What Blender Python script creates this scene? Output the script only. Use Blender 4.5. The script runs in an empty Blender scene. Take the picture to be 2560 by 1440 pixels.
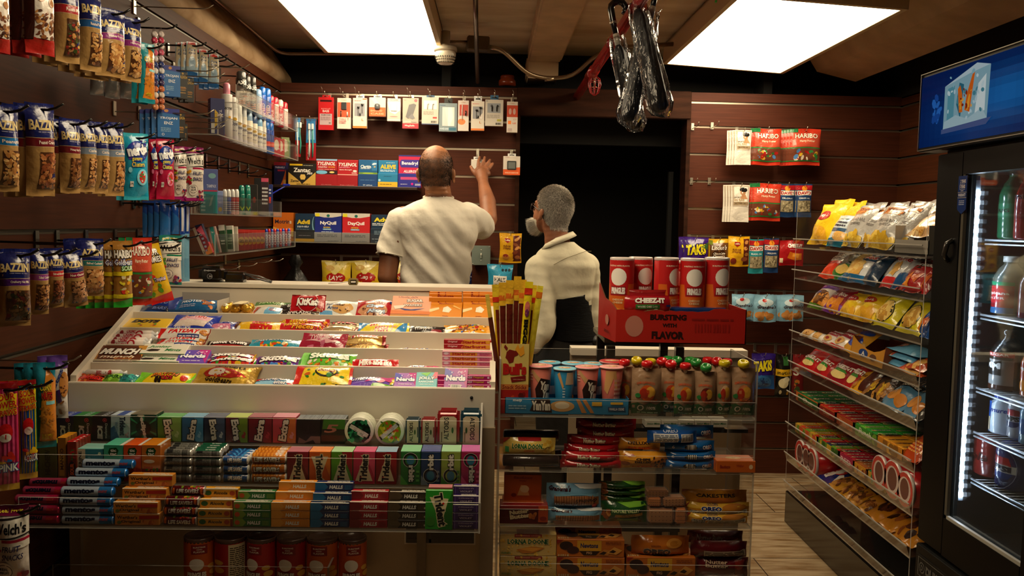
import bpy, bmesh, math, random
import numpy as np
from mathutils import Vector, Matrix, Euler, noise
PI=math.pi; R=math.radians
S=bpy.context.scene; COL=S.collection
# ---------------------------------------------------------------- camera
F=2200.0; CH=1.418
cd=bpy.data.cameras.new('camera'); cam=bpy.data.objects.new('camera',cd); COL.objects.link(cam)
cd.sensor_width=36; cd.lens=36*F/2560; cd.clip_start=.05; cd.clip_end=60
CM=Matrix.Rotation(-R(1.4),3,'Z')@Matrix.Rotation(R(90-4.16),3,'X')@Matrix.Rotation(R(1.15),3,'Z')
cam.matrix_world=Matrix.Translation((0,0,CH))@CM.to_4x4(); S.camera=cam
# ---------------------------------------------------------------- exposure, world
vs=S.view_settings; vs.view_transform='Standard'; vs.look='None'; vs.gamma=1; vs.use_curve_mapping=False; vs.exposure=0.0
S.cycles.use_denoising=True; S.cycles.max_bounces=7; S.cycles.diffuse_bounces=4; S.cycles.glossy_bounces=3
S.cycles.transmission_bounces=3; S.cycles.transparent_max_bounces=14; S.cycles.sample_clamp_indirect=4
S.cycles.caustics_reflective=False; S.cycles.caustics_refractive=False
W=bpy.data.worlds.new('world'); S.world=W; W.use_nodes=True
W.node_tree.nodes['Background'].inputs[0].default_value=(1,.84,.66,1); W.node_tree.nodes['Background'].inputs[1].default_value=.012
PANEL=12.5   # strength of the ceiling light panels
# ---------------------------------------------------------------- colour and materials
def C(s):
    if not isinstance(s,str): return s
    if len(s)==3: s=s[0]*2+s[1]*2+s[2]*2
    v=[int(s[i:i+2],16)/255 for i in (0,2,4)]
    return tuple(c/12.92 if c<=.04045 else ((c+.055)/1.055)**2.4 for c in v)
def newmat(n):
    m=bpy.data.materials.new(n); m.use_nodes=True; nt=m.node_tree; nt.nodes.clear()
    o=nt.nodes.new('ShaderNodeOutputMaterial'); return m,nt,o
def N(nt,t,**k):
    n=nt.nodes.new('ShaderNode'+t)
    for a,b in k.items():
        if a[0]=='_': n.inputs[a[1:].replace('_',' ')].default_value=b
        else: setattr(n,a,b)
    return n
def pmat(name,col=None,rough=.5,metal=0,bump=0,bscale=60,var=0,vscale=8,coat=0,spec=.5,stretch=(1,1,1),var2=None,bdist=.004):
    """principled; colour from the mesh attribute Col (the pigment printed on the thing) or a fixed colour, with noise variation"""
    m,nt,o=newmat(name); p=N(nt,'BsdfPrincipled'); nt.links.new(p.outputs[0],o.inputs[0])
    p.inputs['Roughness'].default_value=rough; p.inputs['Metallic'].default_value=metal
    p.inputs['Coat Weight'].default_value=coat; p.inputs['Coat Roughness'].default_value=.12; p.inputs['Specular IOR Level'].default_value=spec
    tc=N(nt,'TexCoord'); mp=N(nt,'Mapping'); mp.inputs['Scale'].default_value=stretch; nt.links.new(tc.outputs['Object'],mp.inputs[0])
    if col is None:
        a=N(nt,'Attribute',attribute_name='Col'); src=a.outputs['Color']
    else:
        a=N(nt,'RGB'); a.outputs[0].default_value=(*C(col),1); src=a.outputs[0]
    if var:
        nz=N(nt,'TexNoise'); nz.inputs['Scale'].default_value=vscale; nz.inputs['Detail'].default_value=5
        nt.links.new(mp.outputs[0],nz.inputs[0]); mx=N(nt,'MixRGB',blend_type='MULTIPLY'); mx.inputs[0].default_value=1
        rp=N(nt,'ValToRGB'); rp.color_ramp.elements[0].position=.3; rp.color_ramp.elements[1].position=.7
        lo=1-var; rp.color_ramp.elements[0].color=(*( C(var2) if var2 else (lo,lo,lo)),1); rp.color_ramp.elements[1].color=(1,1,1,1)
        nt.links.new(nz.outputs[0],rp.inputs[0]); nt.links.new(src,mx.inputs[1]); nt.links.new(rp.outputs[0],mx.inputs[2]); src=mx.outputs[0]
    nt.links.new(src,p.inputs['Base Color'])
    if bump:
        nb=N(nt,'TexNoise'); nb.inputs['Scale'].default_value=bscale; nb.inputs['Detail'].default_value=3
        nt.links.new(mp.outputs[0],nb.inputs[0]); b=N(nt,'Bump'); b.inputs['Strength'].default_value=bump; b.inputs['Distance'].default_value=bdist
        nt.links.new(nb.outputs[0],b.inputs['Height']); nt.links.new(b.outputs[0],p.inputs['Normal'])
    return m
M={}
M['film']=pmat('plastic_film',rough=.24,bump=.8,bscale=30,coat=.5,bdist=.006)
M['foil']=pmat('metal_foil_wrap',rough=.28,metal=.55,bump=.7,bscale=45)
M['carton']=pmat('printed_carton',rough=.42,bump=.08,bscale=25,coat=.12)
M['gloss']=pmat('glossy_plastic',rough=.2,coat=.3)
M['matte']=pmat('matte_surface',rough=.75,bump=.15,bscale=120)
M['metal']=pmat('bare_metal',rough=.28,metal=.95,bump=.05)
M['skin']=pmat('skin',rough=.52,bump=.25,bscale=220,var=.22,vscale=25,bdist=.002)
M['cloth']=pmat('cotton_cloth',rough=.9,bump=.35,bscale=14,var=.05,vscale=5,spec=.15,bdist=.02)
M['hair']=pmat('hair',rough=.6,spec=.3)
def clear(name,tint,gl=.06,haze=0,hc=(.7,.66,.6),fr=.4):
    m,nt,o=newmat(name); t=N(nt,'BsdfTransparent'); t.inputs[0].default_value=(*tint,1); g=N(nt,'BsdfGlossy'); g.inputs['Roughness'].default_value=gl
    lw=N(nt,'LayerWeight'); lw.inputs[0].default_value=.22; mx=N(nt,'MixShader'); ml=N(nt,'Math',operation='MULTIPLY'); ml.inputs[1].default_value=fr; nt.links.new(lw.outputs['Fresnel'],ml.inputs[0]); nt.links.new(ml.outputs[0],mx.inputs[0])
    nt.links.new(t.outputs[0],mx.inputs[1]); nt.links.new(g.outputs[0],mx.inputs[2]); out=mx.outputs[0]
    if haze:
        d=N(nt,'BsdfDiffuse'); d.inputs[0].default_value=(*hc,1); m2=N(nt,'MixShader'); m2.inputs[0].default_value=haze
        nt.links.new(out,m2.inputs[1]); nt.links.new(d.outputs[0],m2.inputs[2]); out=m2.outputs[0]
    nt.links.new(out,o.inputs[0]); return m
M['acryl']=clear('clear_acrylic',(.97,.97,.965),.05,.012)
M['edge']=clear('acrylic_edge',(.75,.75,.74),.1,.5,(.62,.58,.52))
M['wrap']=clear('clear_film',(.95,.95,.95),.12,.05,(.9,.9,.9))
M['glass']=clear('cooler_glass',(.9,.93,.95),.03,.012,(.6,.75,.9))
def emit(name,col,st):
    m,nt,o=newmat(name); e=N(nt,'Emission'); e.inputs[0].default_value=(*C(col),1); e.inputs[1].default_value=st; nt.links.new(e.outputs[0],o.inputs[0]); return m
M['panel']=emit('light_panel_diffuser','ffe8c0',PANEL)
# ---------------------------------------------------------------- pixels to places
def ray(px,py): return CM@Vector(((px-1280)/F,-(py-720)/F,-1))
def P(px,py,x=None,y=None,z=None):
    d=ray(px,py); t=x/d.x if x is not None else y/d.y if y is not None else (z-CH)/d.z
    return Vector((0,0,CH))+d*t
def proj(v):
    q=CM.transposed()@(Vector(v)-Vector((0,0,CH))); return 1280-F*q.x/q.z,720+F*q.y/q.z
def box_at(x0,y0,x1,y1,Y):
    """world centre x, bottom z, width, height of a picture box standing at depth Y"""
    a=P(x0,(y0+y1)/2,y=Y); b=P(x1,(y0+y1)/2,y=Y); t=P((x0+x1)/2,y0,y=Y); l=P((x0+x1)/2,y1,y=Y)
    return (a.x+b.x)/2,l.z,b.x-a.x,t.z-l.z
# ---------------------------------------------------------------- mesh building
class MB:
    def __init__(s): s.v=[];s.f=[];s.c=[];s.m=[];s.sm=[]
    def add(s,v,f,col='888',mi=0,smooth=False):
        o=len(s.v); s.v+= [tuple(q) for q in v]; col=C(col) if isinstance(col,str) else col
        many=isinstance(col,list)
        for i,q in enumerate(f):
            s.f.append([o+k for k in q]); s.c.append(C(col[i]) if many else col); s.m.append(mi); s.sm.append(smooth)
        return s
    def box(s,x0,x1,y0,y1,z0,z1,col='888',mi=0,bev=0):
        if not bev:
            v=[(x,y,z) for z in (z0,z1) for y in (y0,y1) for x in (x0,x1)]
            return s.add(v,[(0,2,3,1),(4,5,7,6),(0,1,5,4),(2,6,7,3),(0,4,6,2),(1,3,7,5)],col,mi)
        bm=bmesh.new(); bmesh.ops.create_cube(bm,size=1,matrix=Matrix.Translation(((x0+x1)/2,(y0+y1)/2,(z0+z1)/2))@Matrix.Diagonal((x1-x0,y1-y0,z1-z0,1)))
        bmesh.ops.bevel(bm,geom=bm.edges[:],offset=min(bev,.45*min(x1-x0,y1-y0,z1-z0)),segments=1 if bev<.003 else 3,affect='EDGES'); return s.bm(bm,col,mi)
    def bm(s,bm,col='888',mi=0,smooth=False,free=True):
        bm.verts.index_update(); s.add([v.co[:] for v in bm.verts],[[v.index for v in f.verts] for f in bm.faces],col,mi,smooth)
        if free: bm.free()
        return s
    def tube(s,pts,r,col='888',n=8,mi=0,cap=True):
        pts=[Vector(p) for p in pts]; rr=r if isinstance(r,(list,tuple)) else [r]*len(pts); V=[];Fc=[]
        for i,p in enumerate(pts):
            d=(pts[min(i+1,len(pts)-1)]-pts[max(i-1,0)]).normalized(); a=d.orthogonal().normalized() if i==0 else (a-d*a.dot(d)).normalized(); b=d.cross(a)
            V+=[p+(a*math.cos(2*PI*k/n)+b*math.sin(2*PI*k/n))*rr[i] for k in range(n)]
        for i in range(len(pts)-1):
            for k in range(n): Fc.append((i*n+k,i*n+(k+1)%n,(i+1)*n+(k+1)%n,(i+1)*n+k))
        if cap: Fc+= [tuple(range(n))[::-1],tuple((len(pts)-1)*n+k for k in range(n))]
        return s.add(V,Fc,col,mi,True)
    def lathe(s,prof,cols,n=20,mi=0,c=(0,0,0),smooth=True):
        V=[];Fc=[];cc=[]
        for r,z in prof: V+=[(c[0]+r*math.cos(2*PI*k/n),c[1]+r*math.sin(2*PI*k/n),c[2]+z) for k in range(n)]
        for i in range(len(prof)-1):
            for k in range(n): Fc.append((i*n+k,i*n+(k+1)%n,(i+1)*n+(k+1)%n,(i+1)*n+k)); cc.append(cols[i] if isinstance(cols,list) else cols)
        Fc+=[tuple(range(n))[::-1],tuple((len(prof)-1)*n+k for k in range(n))]; cc+=[cc[0],cc[-1]]
        return s.add(V,Fc,cc,mi,smooth)
    def xf(s,mat,start=0):
        for i in range(start,len(s.v)): s.v[i]=tuple(mat@Vector(s.v[i]))
        return s
    def mesh(s,name,mats):
        me=bpy.data.meshes.new(name); me.from_pydata(s.v,[],s.f)
        n=len(me.loops); at=me.color_attributes.new('Col','FLOAT_COLOR','CORNER'); lens=[len(f) for f in s.f]
        cols=np.repeat(np.array([(*c,1) for c in s.c],dtype=np.float32).reshape(-1,4),lens,axis=0)
        if len(cols)==n: at.data.foreach_set('color',cols.ravel())
        me.polygons.foreach_set('material_index',s.m); me.polygons.foreach_set('use_smooth',s.sm)
        for m in (mats if isinstance(mats,(list,tuple)) else [mats]): me.materials.append(M[m] if isinstance(m,str) else m)
        me.update(); return me
# ---------------------------------------------------------------- objects
NOBJ=[0]
def link(name,me,loc=(0,0,0),rot=(0,0,0),parent=None,mat=None):
    o=bpy.data.objects.new(name,me); COL.objects.link(o)
    if mat is not None: o.matrix_local=mat
    else: o.location=loc; o.rotation_euler=rot
    if parent: o.parent=parent
    return o
def tag(o,label=None,cat=None,group=None,kind=None):
    if label: o['label']=label
    if cat: o['category']=cat
    if group: o['group']=group
    if kind: o['kind']=kind
    return o
def struct(name,me,label=None): return tag(link(name,me),label or name.replace('_',' '),kind='structure')
def cp(o,loc=None,rot=None,label=None,group=None,mat=None):
    c=o.copy(); COL.objects.link(c)
    for ch in o.children:
        d=ch.copy(); COL.objects.link(d); d.parent=c
        for g in ch.children:
            e=g.copy(); COL.objects.link(e); e.parent=d
    if mat is not None: c.matrix_world=mat
    if loc is not None: c.location=loc
    if rot is not None: c.rotation_euler=rot
    if label: c['label']=label
    if group: c['group']=group
    return c
ORD=['','second','third','fourth','fifth','sixth','seventh','eighth','ninth']
# ---------------------------------------------------------------- printed art (vector shapes laid on a surface as thin ink layers)
_tc={}
def text_geo(s,off,shear):
    k=(s,off,shear)
    if k not in _tc:
        cu=bpy.data.curves.new('txt','FONT'); cu.body=s; cu.resolution_u=1 if len(s)>8 else 2; cu.offset=off; cu.shear=shear
        o=bpy.data.objects.new('txt',cu); me=o.to_mesh(); v=[(q.co.x,q.co.y) for q in me.vertices]; f=[tuple(p.vertices) for p in me.polygons]
        o.to_mesh_clear(); bpy.data.objects.remove(o); bpy.data.curves.remove(cu); _tc[k]=(v,f)
    return _tc[k]
def art_geo(art,w,h,us=None,vs=None,seed=0):
    bm=bmesh.new(); cols=[]; L=0; over=False; rg=random.Random(seed)
    def put(v,f,ci,z):
        vv=[bm.verts.new((a,b,z)) for a,b in v]
        for q in f:
            try: fc=bm.faces.new([vv[i] for i in q]); fc.material_index=ci; fc.normal_update()
            except ValueError: pass
    def col(c):
        c=C(c); cols.append(c); return len(cols)-1
    def ell(cx,cy,rx,ry,ci,z,n=18,rot=0,half=0):
        v=[]; ca,sa=math.cos(rot),math.sin(rot)
        for i in range(n):
            t=2*PI*i/n; x,y=rx*math.cos(t),ry*math.sin(t); v.append((cx+x*ca-y*sa,cy+x*sa+y*ca))
        put(v,[tuple(range(n))],ci,z)
    for e in (art or '').split(';'):
        t=e.split()
        if not t: continue
        L+=1; z=L*.00012; k=t[0]
        if k=='r':
            a,b,c,d=[float(q) for q in t[1:5]]; put([(a*w,b*h),(c*w,b*h),(c*w,d*h),(a*w,d*h)],[(0,1,2,3)],col(t[5]),z)
        elif k=='e':
            a,b,c,d=[float(q) for q in t[1:5]]; ell(a*w,b*h,c*w,d*h,col(t[5]),z,rot=R(float(t[6])) if len(t)>6 else 0)
        elif k=='o':   # ring: cx cy r(of width) thickness colour
            a,b,c,d=[float(q) for q in t[1:5]]; n=24; v=[]
            for i in range(n): v+= [(a*w+(c*w+s*d*w)*math.cos(2*PI*i/n),b*h+(c*w+s*d*w)*math.sin(2*PI*i/n)) for s in (-.5,.5)]
            put(v,[(2*i,2*i+1,(2*i+3)%(2*n),(2*i+2)%(2*n)) for i in range(n)],col(t[5]),z)
        elif k=='p':
            q=[float(x) for x in t[2:]]; v=[(q[i]*w,q[i+1]*h) for i in range(0,len(q),2)]; put(v,[tuple(range(len(v)))],col(t[1]),z)
        elif k=='n':   # heap of small rounded bits: n x0 y0 x1 y1 size c1 c2 [count]
            a,b,c,d,sz=[float(x) for x in t[1:6]]; cc=[col(x) for x in t[6].split(',')]; n=int(t[7]) if len(t)>7 else 40
            for i in range(n):
                s=sz*w*rg.uniform(.6,1.2); ell(rg.uniform(a*w+s*.6,c*w-s*.6),rg.uniform(b*h+s*.5,d*h-s*.5),s,s*rg.uniform(.45,.8),rg.choice(cc),z+i*.000012,n=7,rot=rg.uniform(0,3))
            L+=2
        elif k=='s':   # vertical bars x0 y0 x1 y1 count colour  (barcodes, pleats)
            a,b,c,d=[float(x) for x in t[1:5]]; n=int(t[5]); ci=col(t[6])
            for i in range(n):
                x=a+(c-a)*(i+.2*rg.random())/n; ww=(c-a)/n*rg.uniform(.3,.7); put([(x*w,b*h),((x+ww)*w,b*h),((x+ww)*w,d*h),(x*w,d*h)],[(0,1,2,3)],ci,z)
        elif k=='l':   # lines of small print: x0 y0 x1 y1 count colour
            a,b,c,d=[float(x) for x in t[1:5]]; n=int(t[5]); ci=col(t[6])
            for i in range(n):
                y=b+(d-b)*i/n; hh=(d-b)/n*.5; x=a
                while x<c:
                    x2=min(c,x+(c-a)*rg.uniform(.1,.35)); put([(x*w,y*h),(x2*w,y*h),(x2*w,(y+hh)*h),(x*w,(y+hh)*h)],[(0,1,2,3)],ci,z); x=x2+(c-a)*.04
        elif k=='t':   # text: t WORDS cx cy w h colour [o=outline] [r=deg] [s=shear] [b=bold] [l=leading/arc]
            s=t[1].replace('_',' ').replace('~',';'); cx,cy,tw,th=[float(x) for x in t[2:6]]; op=dict(x.split('=') for x in t[7:])
            rot=R(float(op.get('r',0))); sh=float(op.get('s',0)); b=float(op.get('b',.025))
            v,f=text_geo(s,b,sh)
            if not v: continue
            xs=[q[0] for q in v]; ys=[q[1] for q in v]; x0,x1,y0,y1=min(xs),max(xs),min(ys),max(ys)
            W_,H_=tw*w,th*h
            if abs(math.sin(rot))>.7: W_,H_=H_,W_
            sx,sy=W_/(x1-x0),H_/(y1-y0); mx,my=(x0+x1)/2,(y0+y1)/2; ca,sa=math.cos(rot),math.sin(rot)
            arc=float(op.get('a',0))
            def tf(q):
                x,y=(q[0]-mx)*sx,(q[1]-my)*sy; y+=arc*H_*(1-(2*x/W_)**2); return cx*w+x*ca-y*sa,cy*h+x*sa+y*ca
            if 'o' in op:
                vo,fo=text_geo(s,b+float(op.get('q',.07)),sh); put([tf(q) for q in vo],fo,col(op['o']),z); L+=1; z+=.00014
            put([tf(q) for q in v],f,col(t[6]),z)
    bmesh.ops.recalc_face_normals(bm,faces=bm.faces[:]) if False else None
    g=lambda: bm.verts[:]+bm.edges[:]+bm.faces[:]
    if bm.verts:
        xs=[v.co.x for v in bm.verts]; ys=[v.co.y for v in bm.verts]
        for lo,co,no in ((min(xs)<-1e-6,(0,0,0),(-1,0,0)),(max(xs)>w+1e-6,(w,0,0),(1,0,0)),(min(ys)<-1e-6,(0,0,0),(0,-1,0)),(max(ys)>h+1e-6,(0,h,0),(0,1,0))):
            if lo: bmesh.ops.bisect_plane(bm,geom=g(),plane_co=co,plane_no=no,clear_outer=True,dist=1e-7)
        for u in us or []: bmesh.ops.bisect_plane(bm,geom=g(),plane_co=(u*w,0,0),plane_no=(1,0,0),dist=1e-7)
        for u in vs or []: bmesh.ops.bisect_plane(bm,geom=g(),plane_co=(0,u*h,0),plane_no=(0,1,0),dist=1e-7)
    bm.verts.index_update(); V=[v.co[:] for v in bm.verts]; Fc=[[v.index for v in (f.verts if f.normal.z>=0 else reversed(f.verts))] for f in bm.faces]
    cc=[cols[f.material_index] for f in bm.faces]; bm.free(); return V,Fc,cc
def face_art(mb,art,w,h,o,ua,va,off=.0003,mi=0):
    if not art: return
    V,Fc,cc=art_geo(art,w,h); o,ua,va=Vector(o),Vector(ua),Vector(va); n=ua.cross(va)
    mb.add([o+ua*a+va*b+n*(off+z) for a,b,z in V],Fc,cc,mi)
def surf_art(mb,art,w,h,fn,us,vs,off=.0008,mi=0,seed=0):
    """fn(u,v)->(point,normal)"""
    if not art: return
    V,Fc,cc=art_geo(art,w,h,us,vs,seed); out=[]
    for a,b,z in V:
        p,n=fn(a/w,b/h); out.append(p+n*(off+z))
    mb.add(out,Fc,cc,mi,True)
# ---------------------------------------------------------------- product shapes (front faces -Y, origin bottom centre)
def carton(w,d,h,col,front='',top='',side='',back='',bev=.0012,mat='carton',name='carton'):
    mb=MB(); mb.box(-w/2,w/2,-d/2,d/2,0,h,col,bev=bev)
    face_art(mb,front,w,h,(-w/2,-d/2,0),(1,0,0),(0,0,1)); face_art(mb,top,w,d,(-w/2,-d/2,h),(1,0,0),(0,1,0))
    if side: face_art(mb,side,d,h,(-w/2,d/2,0),(0,-1,0),(0,0,1)); face_art(mb,side,d,h,(w/2,-d/2,0),(0,1,0),(0,0,1))
    return mb.mesh(name,mat)
def bag(w,h,t,col,art='',seal='tb',seed=1,mat='film',sealcol=None,crinkle=1,nu=9,nv=11,name='bag',backcol=None,fill=.5,waist=.05):
    rg=random.Random(seed*7+3); ph=[rg.uniform(0,6.3) for _ in range(8)]; se=.055
    if seal=='lr': nu,nv=nv+1,max(5,nu-3)
    G=[[None]*(nv+1) for _ in range(nu+1)]; B=[[None]*(nv+1) for _ in range(nu+1)]
    us=[i/nu for i in range(nu+1)]; vs=[j/nv for j in range(nv+1)]
    if seal=='tb': vs=[0,se]+[se+(1-2*se)*j/(nv-2) for j in range(1,nv-2)]+[1-se,1]
    if seal=='lr': us=[0,se]+[se+(1-2*se)*j/(nu-2) for j in range(1,nu-2)]+[1-se,1]
    m=min(w,h)
    for i,u in enumerate(us):
        for j,v in enumerate(vs):
            a,b=(u,v) if seal!='lr' else (v,u)
            bb=min(1,max(0,(b-se)/(1-2*se))) if seal in('tb','lr') else b
            pr=(max(0,math.sin(PI*a))**.55)*(max(0,math.sin(PI*bb))**fill)
            wv=crinkle*m*.015*(math.sin(9*u+ph[0]+4*v)+math.sin(13*v+ph[1]-5*u)+.7*math.sin(17*u-11*v+ph[2]))
            y=t/2*pr; q=min(1,pr*1.5+.15)
            x=(u-.5)*w; z=v*h
            if seal=='lr': z=h/2+(z-h/2)*(1-waist*math.sin(PI*bb)); x+=crinkle*m*.015*math.sin(7*v+ph[3])
            else: x*=(1-waist*math.sin(PI*bb)); z+=crinkle*m*.012*math.sin(6*u+ph[4])
            flap=crinkle*m*.03*(math.sin(8*a+ph[5])*(1-min(1,bb/.12 if bb<.5 else (1-bb)/.12)))
            G[i][j]=Vector((x,-y-wv*q*.8+flap,z)); B[i][j]=Vector((x,y*.8-wv*q*.2+flap+.0006,z))
    mb=MB(); ix=lambda i,j:i*(nv+1)+j
    fq=[(ix(i,j),ix(i+1,j),ix(i+1,j+1),ix(i,j+1)) for i in range(nu) for j in range(nv)]
    fv=[G[i][j] for i in range(nu+1) for j in range(nv+1)]; bv=[B[i][j] for i in range(nu+1) for j in range(nv+1)]
    def cc(i,j):
        e=(j in(0,nv-1)) if seal=='tb' else (i in (0,nu-1)) if seal=='lr' else False
        return sealcol if (e and sealcol) else col
    mb.add(fv,fq,[cc(i,j) for i in range(nu) for j in range(nv)],0,True)
    mb.add(bv,[q[::-1] for q in fq],[backcol or cc(i,j) for i in range(nu) for j in range(nv)],0,True)
    per=[ix(i,0) for i in range(nu+1)]+[ix(nu,j) for j in range(1,nv+1)]+[ix(i,nv) for i in range(nu-1,-1,-1)]+[ix(0,j) for j in range(nv-1,0,-1)]
    o2=len(fv); mb.add(fv+bv,[(per[k],o2+per[k],o2+per[(k+1)%len(per)],per[(k+1)%len(per)]) for k in range(len(per))],col)
    import bisect as bs
    def fn(u,v):
        i=min(nu-1,max(0,bs.bisect_right(us,u)-1)); j=min(nv-1,max(0,bs.bisect_right(vs,v)-1))
        fu=(u-us[i])/(us[i+1]-us[i]); fv_=(v-vs[j])/(vs[j+1]-vs[j])
        a=G[i][j].lerp(G[i+1][j],fu); b=G[i][j+1].lerp(G[i+1][j+1],fu); du=G[i+1][j]-G[i][j]; dv=G[i][j+1]-G[i][j]
        n=du.cross(dv); return a.lerp(b,fv_),(n.normalized() if n.length>1e-12 else Vector((0,-1,0)))
    surf_art(mb,art,w,h,fn,us[1:-1],vs[1:-1],.0009,seed=seed)
    return mb.mesh(name,mat)
def rollpack(L,r,col,art='',mat='film',cap='ccc',n=16,name='roll',span=200,twist=False,sq=0):
    """horizontal roll along x resting on z=0"""
    mb=MB(); pr=[(-L/2,.35*r),(-L/2+.0015,.8*r),(-L/2+.004,r),(L/2-.004,r),(L/2-.0015,.8*r),(L/2,.35*r)]
    if twist: pr=[(-L/2,.75*r),(-L/2+.008,.35*r),(-L/2+.016,.95*r)]+[(L/2-.016,.95*r),(L/2-.008,.35*r),(L/2,.75*r)]
    V=[];Fc=[];cc=[]
    for x,q in pr: V+=[(x,-q*math.cos(2*PI*k/n),r+q*math.sin(2*PI*k/n)) for k in range(n)]
    m=len(pr)
    for i in range(m-1):
        for k in range(n): Fc.append((i*n+k,i*n+(k+1)%n,(i+1)*n+(k+1)%n,(i+1)*n+k)); cc.append(col if i==m//2-1 else cap)
    Fc+=[tuple(range(n))[::-1],tuple((m-1)*n+k for k in range(n))]; cc+=[cap,cap]; mb.add(V,Fc,cc,0,True)
    sp=R(span); L2=L-.01 if not twist else L-.036
    def fn(u,v):
        a=(v-.5)*sp+.15; nn=Vector((0,-math.cos(a),math.sin(a))); return Vector(((u-.5)*L2,0,r))+nn*r*1.003,nn
    surf_art(mb,art,L2,r*sp,fn,None,[i/10 for i in range(1,10)],.0003); return mb.mesh(name,mat)
def canister(r0,r1,h,col,art='',mat='carton',span=170,rot=0,top='ccc',name='can',n=24,extra=None):
    mb=MB(); mb.lathe([(r0*.96,0),(r0,.002),(r1,h-.002),(r1*.96,h)],[top,col,top],n)
    if extra: extra(mb)
    sp=R(span); w=(r0+r1)/2*sp
    def fn(u,v):
        a=(u-.5)*sp+rot; rr=r0+(r1-r0)*v; nn=Vector((math.sin(a),-math.cos(a),0)); return Vector((0,0,v*h))+nn*rr,nn
    surf_art(mb,art,w,h,fn,[i/12 for i in range(1,12)],None,.0007); return mb.mesh(name,mat)
def rows(o,step,n,desc,group,start=1,jit=0):
    """n-1 copies of o marching along step, each with its own label"""
    b=o.matrix_world.copy() if o.parent else Matrix.LocRotScale(o.location,o.rotation_euler,o.scale); out=[]
    for k in range(start,n):
        c=cp(o); c.location=Vector(o.location)+Vector(step)*k+Vector((random.uniform(-jit,jit),0,0)); c['label']='%s, %s behind its front one'%(desc,['','first','second','third','fourth','fifth','sixth'][k]); out.append(c)
        if group: c['group']=group
    if group: o['group']=group
    return out
random.seed(5)
# ================================================================ ROOM
M['ceil']=pmat('painted_plywood','e0d2ba',.75,var=.35,vscale=2.2,bump=.3,bscale=30,stretch=(1,3,1),var2='d8ccb8')
M['beam']=pmat('painted_beam','d8bc98',.7,var=.3,vscale=6,bump=.3,bscale=25)
M['plaster']=pmat('old_plaster','b89c78',.85,var=.4,vscale=5,bump=.8,bscale=9,var2='b8a488')
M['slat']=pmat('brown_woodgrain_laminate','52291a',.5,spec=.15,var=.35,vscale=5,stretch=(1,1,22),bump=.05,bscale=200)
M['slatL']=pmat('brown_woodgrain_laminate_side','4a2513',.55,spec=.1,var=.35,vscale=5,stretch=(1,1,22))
M['wood']=pmat('dark_stained_wood','3a2014',.65,spec=.08,var=.6,vscale=3,stretch=(1,1,9),bump=.2,bscale=40)
M['black']=pmat('black_paint_and_darkness','060504',.85)  # flat black paint; beyond the doorway it stands for darkness
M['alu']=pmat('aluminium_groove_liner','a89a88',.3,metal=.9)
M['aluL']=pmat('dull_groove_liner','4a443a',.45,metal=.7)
M['white']=pmat('white_laminate','e2d8c6',.38,var=.1,vscale=4,coat=.15)
def floor_mat():
    m,nt,o=newmat('wood_look_floor_tiles'); p=N(nt,'BsdfPrincipled'); nt.links.new(p.outputs[0],o.inputs[0]); p.inputs['Roughness'].default_value=.35
    tc=N(nt,'TexCoord'); mp=N(nt,'Mapping'); mp.inputs['Rotation'].default_value=(0,0,R(-1)); nt.links.new(tc.outputs['Object'],mp.inputs[0])
    b=N(nt,'TexBrick',offset=.5); b.inputs['Scale'].default_value=1; b.inputs['Brick Width'].default_value=.61; b.inputs['Row Height'].default_value=.305
    b.inputs['Mortar Size'].default_value=.0025; b.inputs['Color1'].default_value=(*C('b09a7a'),1); b.inputs['Color2'].default_value=(*C('a28d70'),1); b.inputs['Mortar'].default_value=(*C('33281d'),1)
    nt.links.new(mp.outputs[0],b.inputs[0]); m2=N(nt,'Mapping'); m2.inputs['Scale'].default_value=(2,14,1); nt.links.new(tc.outputs['Object'],m2.inputs[0])
    nz=N(nt,'TexNoise'); nz.inputs['Scale'].default_value=2.5; nz.inputs['Detail'].default_value=6; nt.links.new(m2.outputs[0],nz.inputs[0])
    rp=N(nt,'ValToRGB'); rp.color_ramp.elements[0].position=.35; rp.color_ramp.elements[0].color=(*C('b9a284'),1); rp.color_ramp.elements[1].position=.6; rp.color_ramp.elements[1].color=(1,1,1,1)
    nt.links.new(nz.outputs[0],rp.inputs[0]); mx=N(nt,'MixRGB',blend_type='MULTIPLY'); mx.inputs[0].default_value=1
    nt.links.new(b.outputs[0],mx.inputs[1]); nt.links.new(rp.outputs[0],mx.inputs[2]); nt.links.new(mx.outputs[0],p.inputs['Base Color']); return m
M['floor']=floor_mat()
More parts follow.
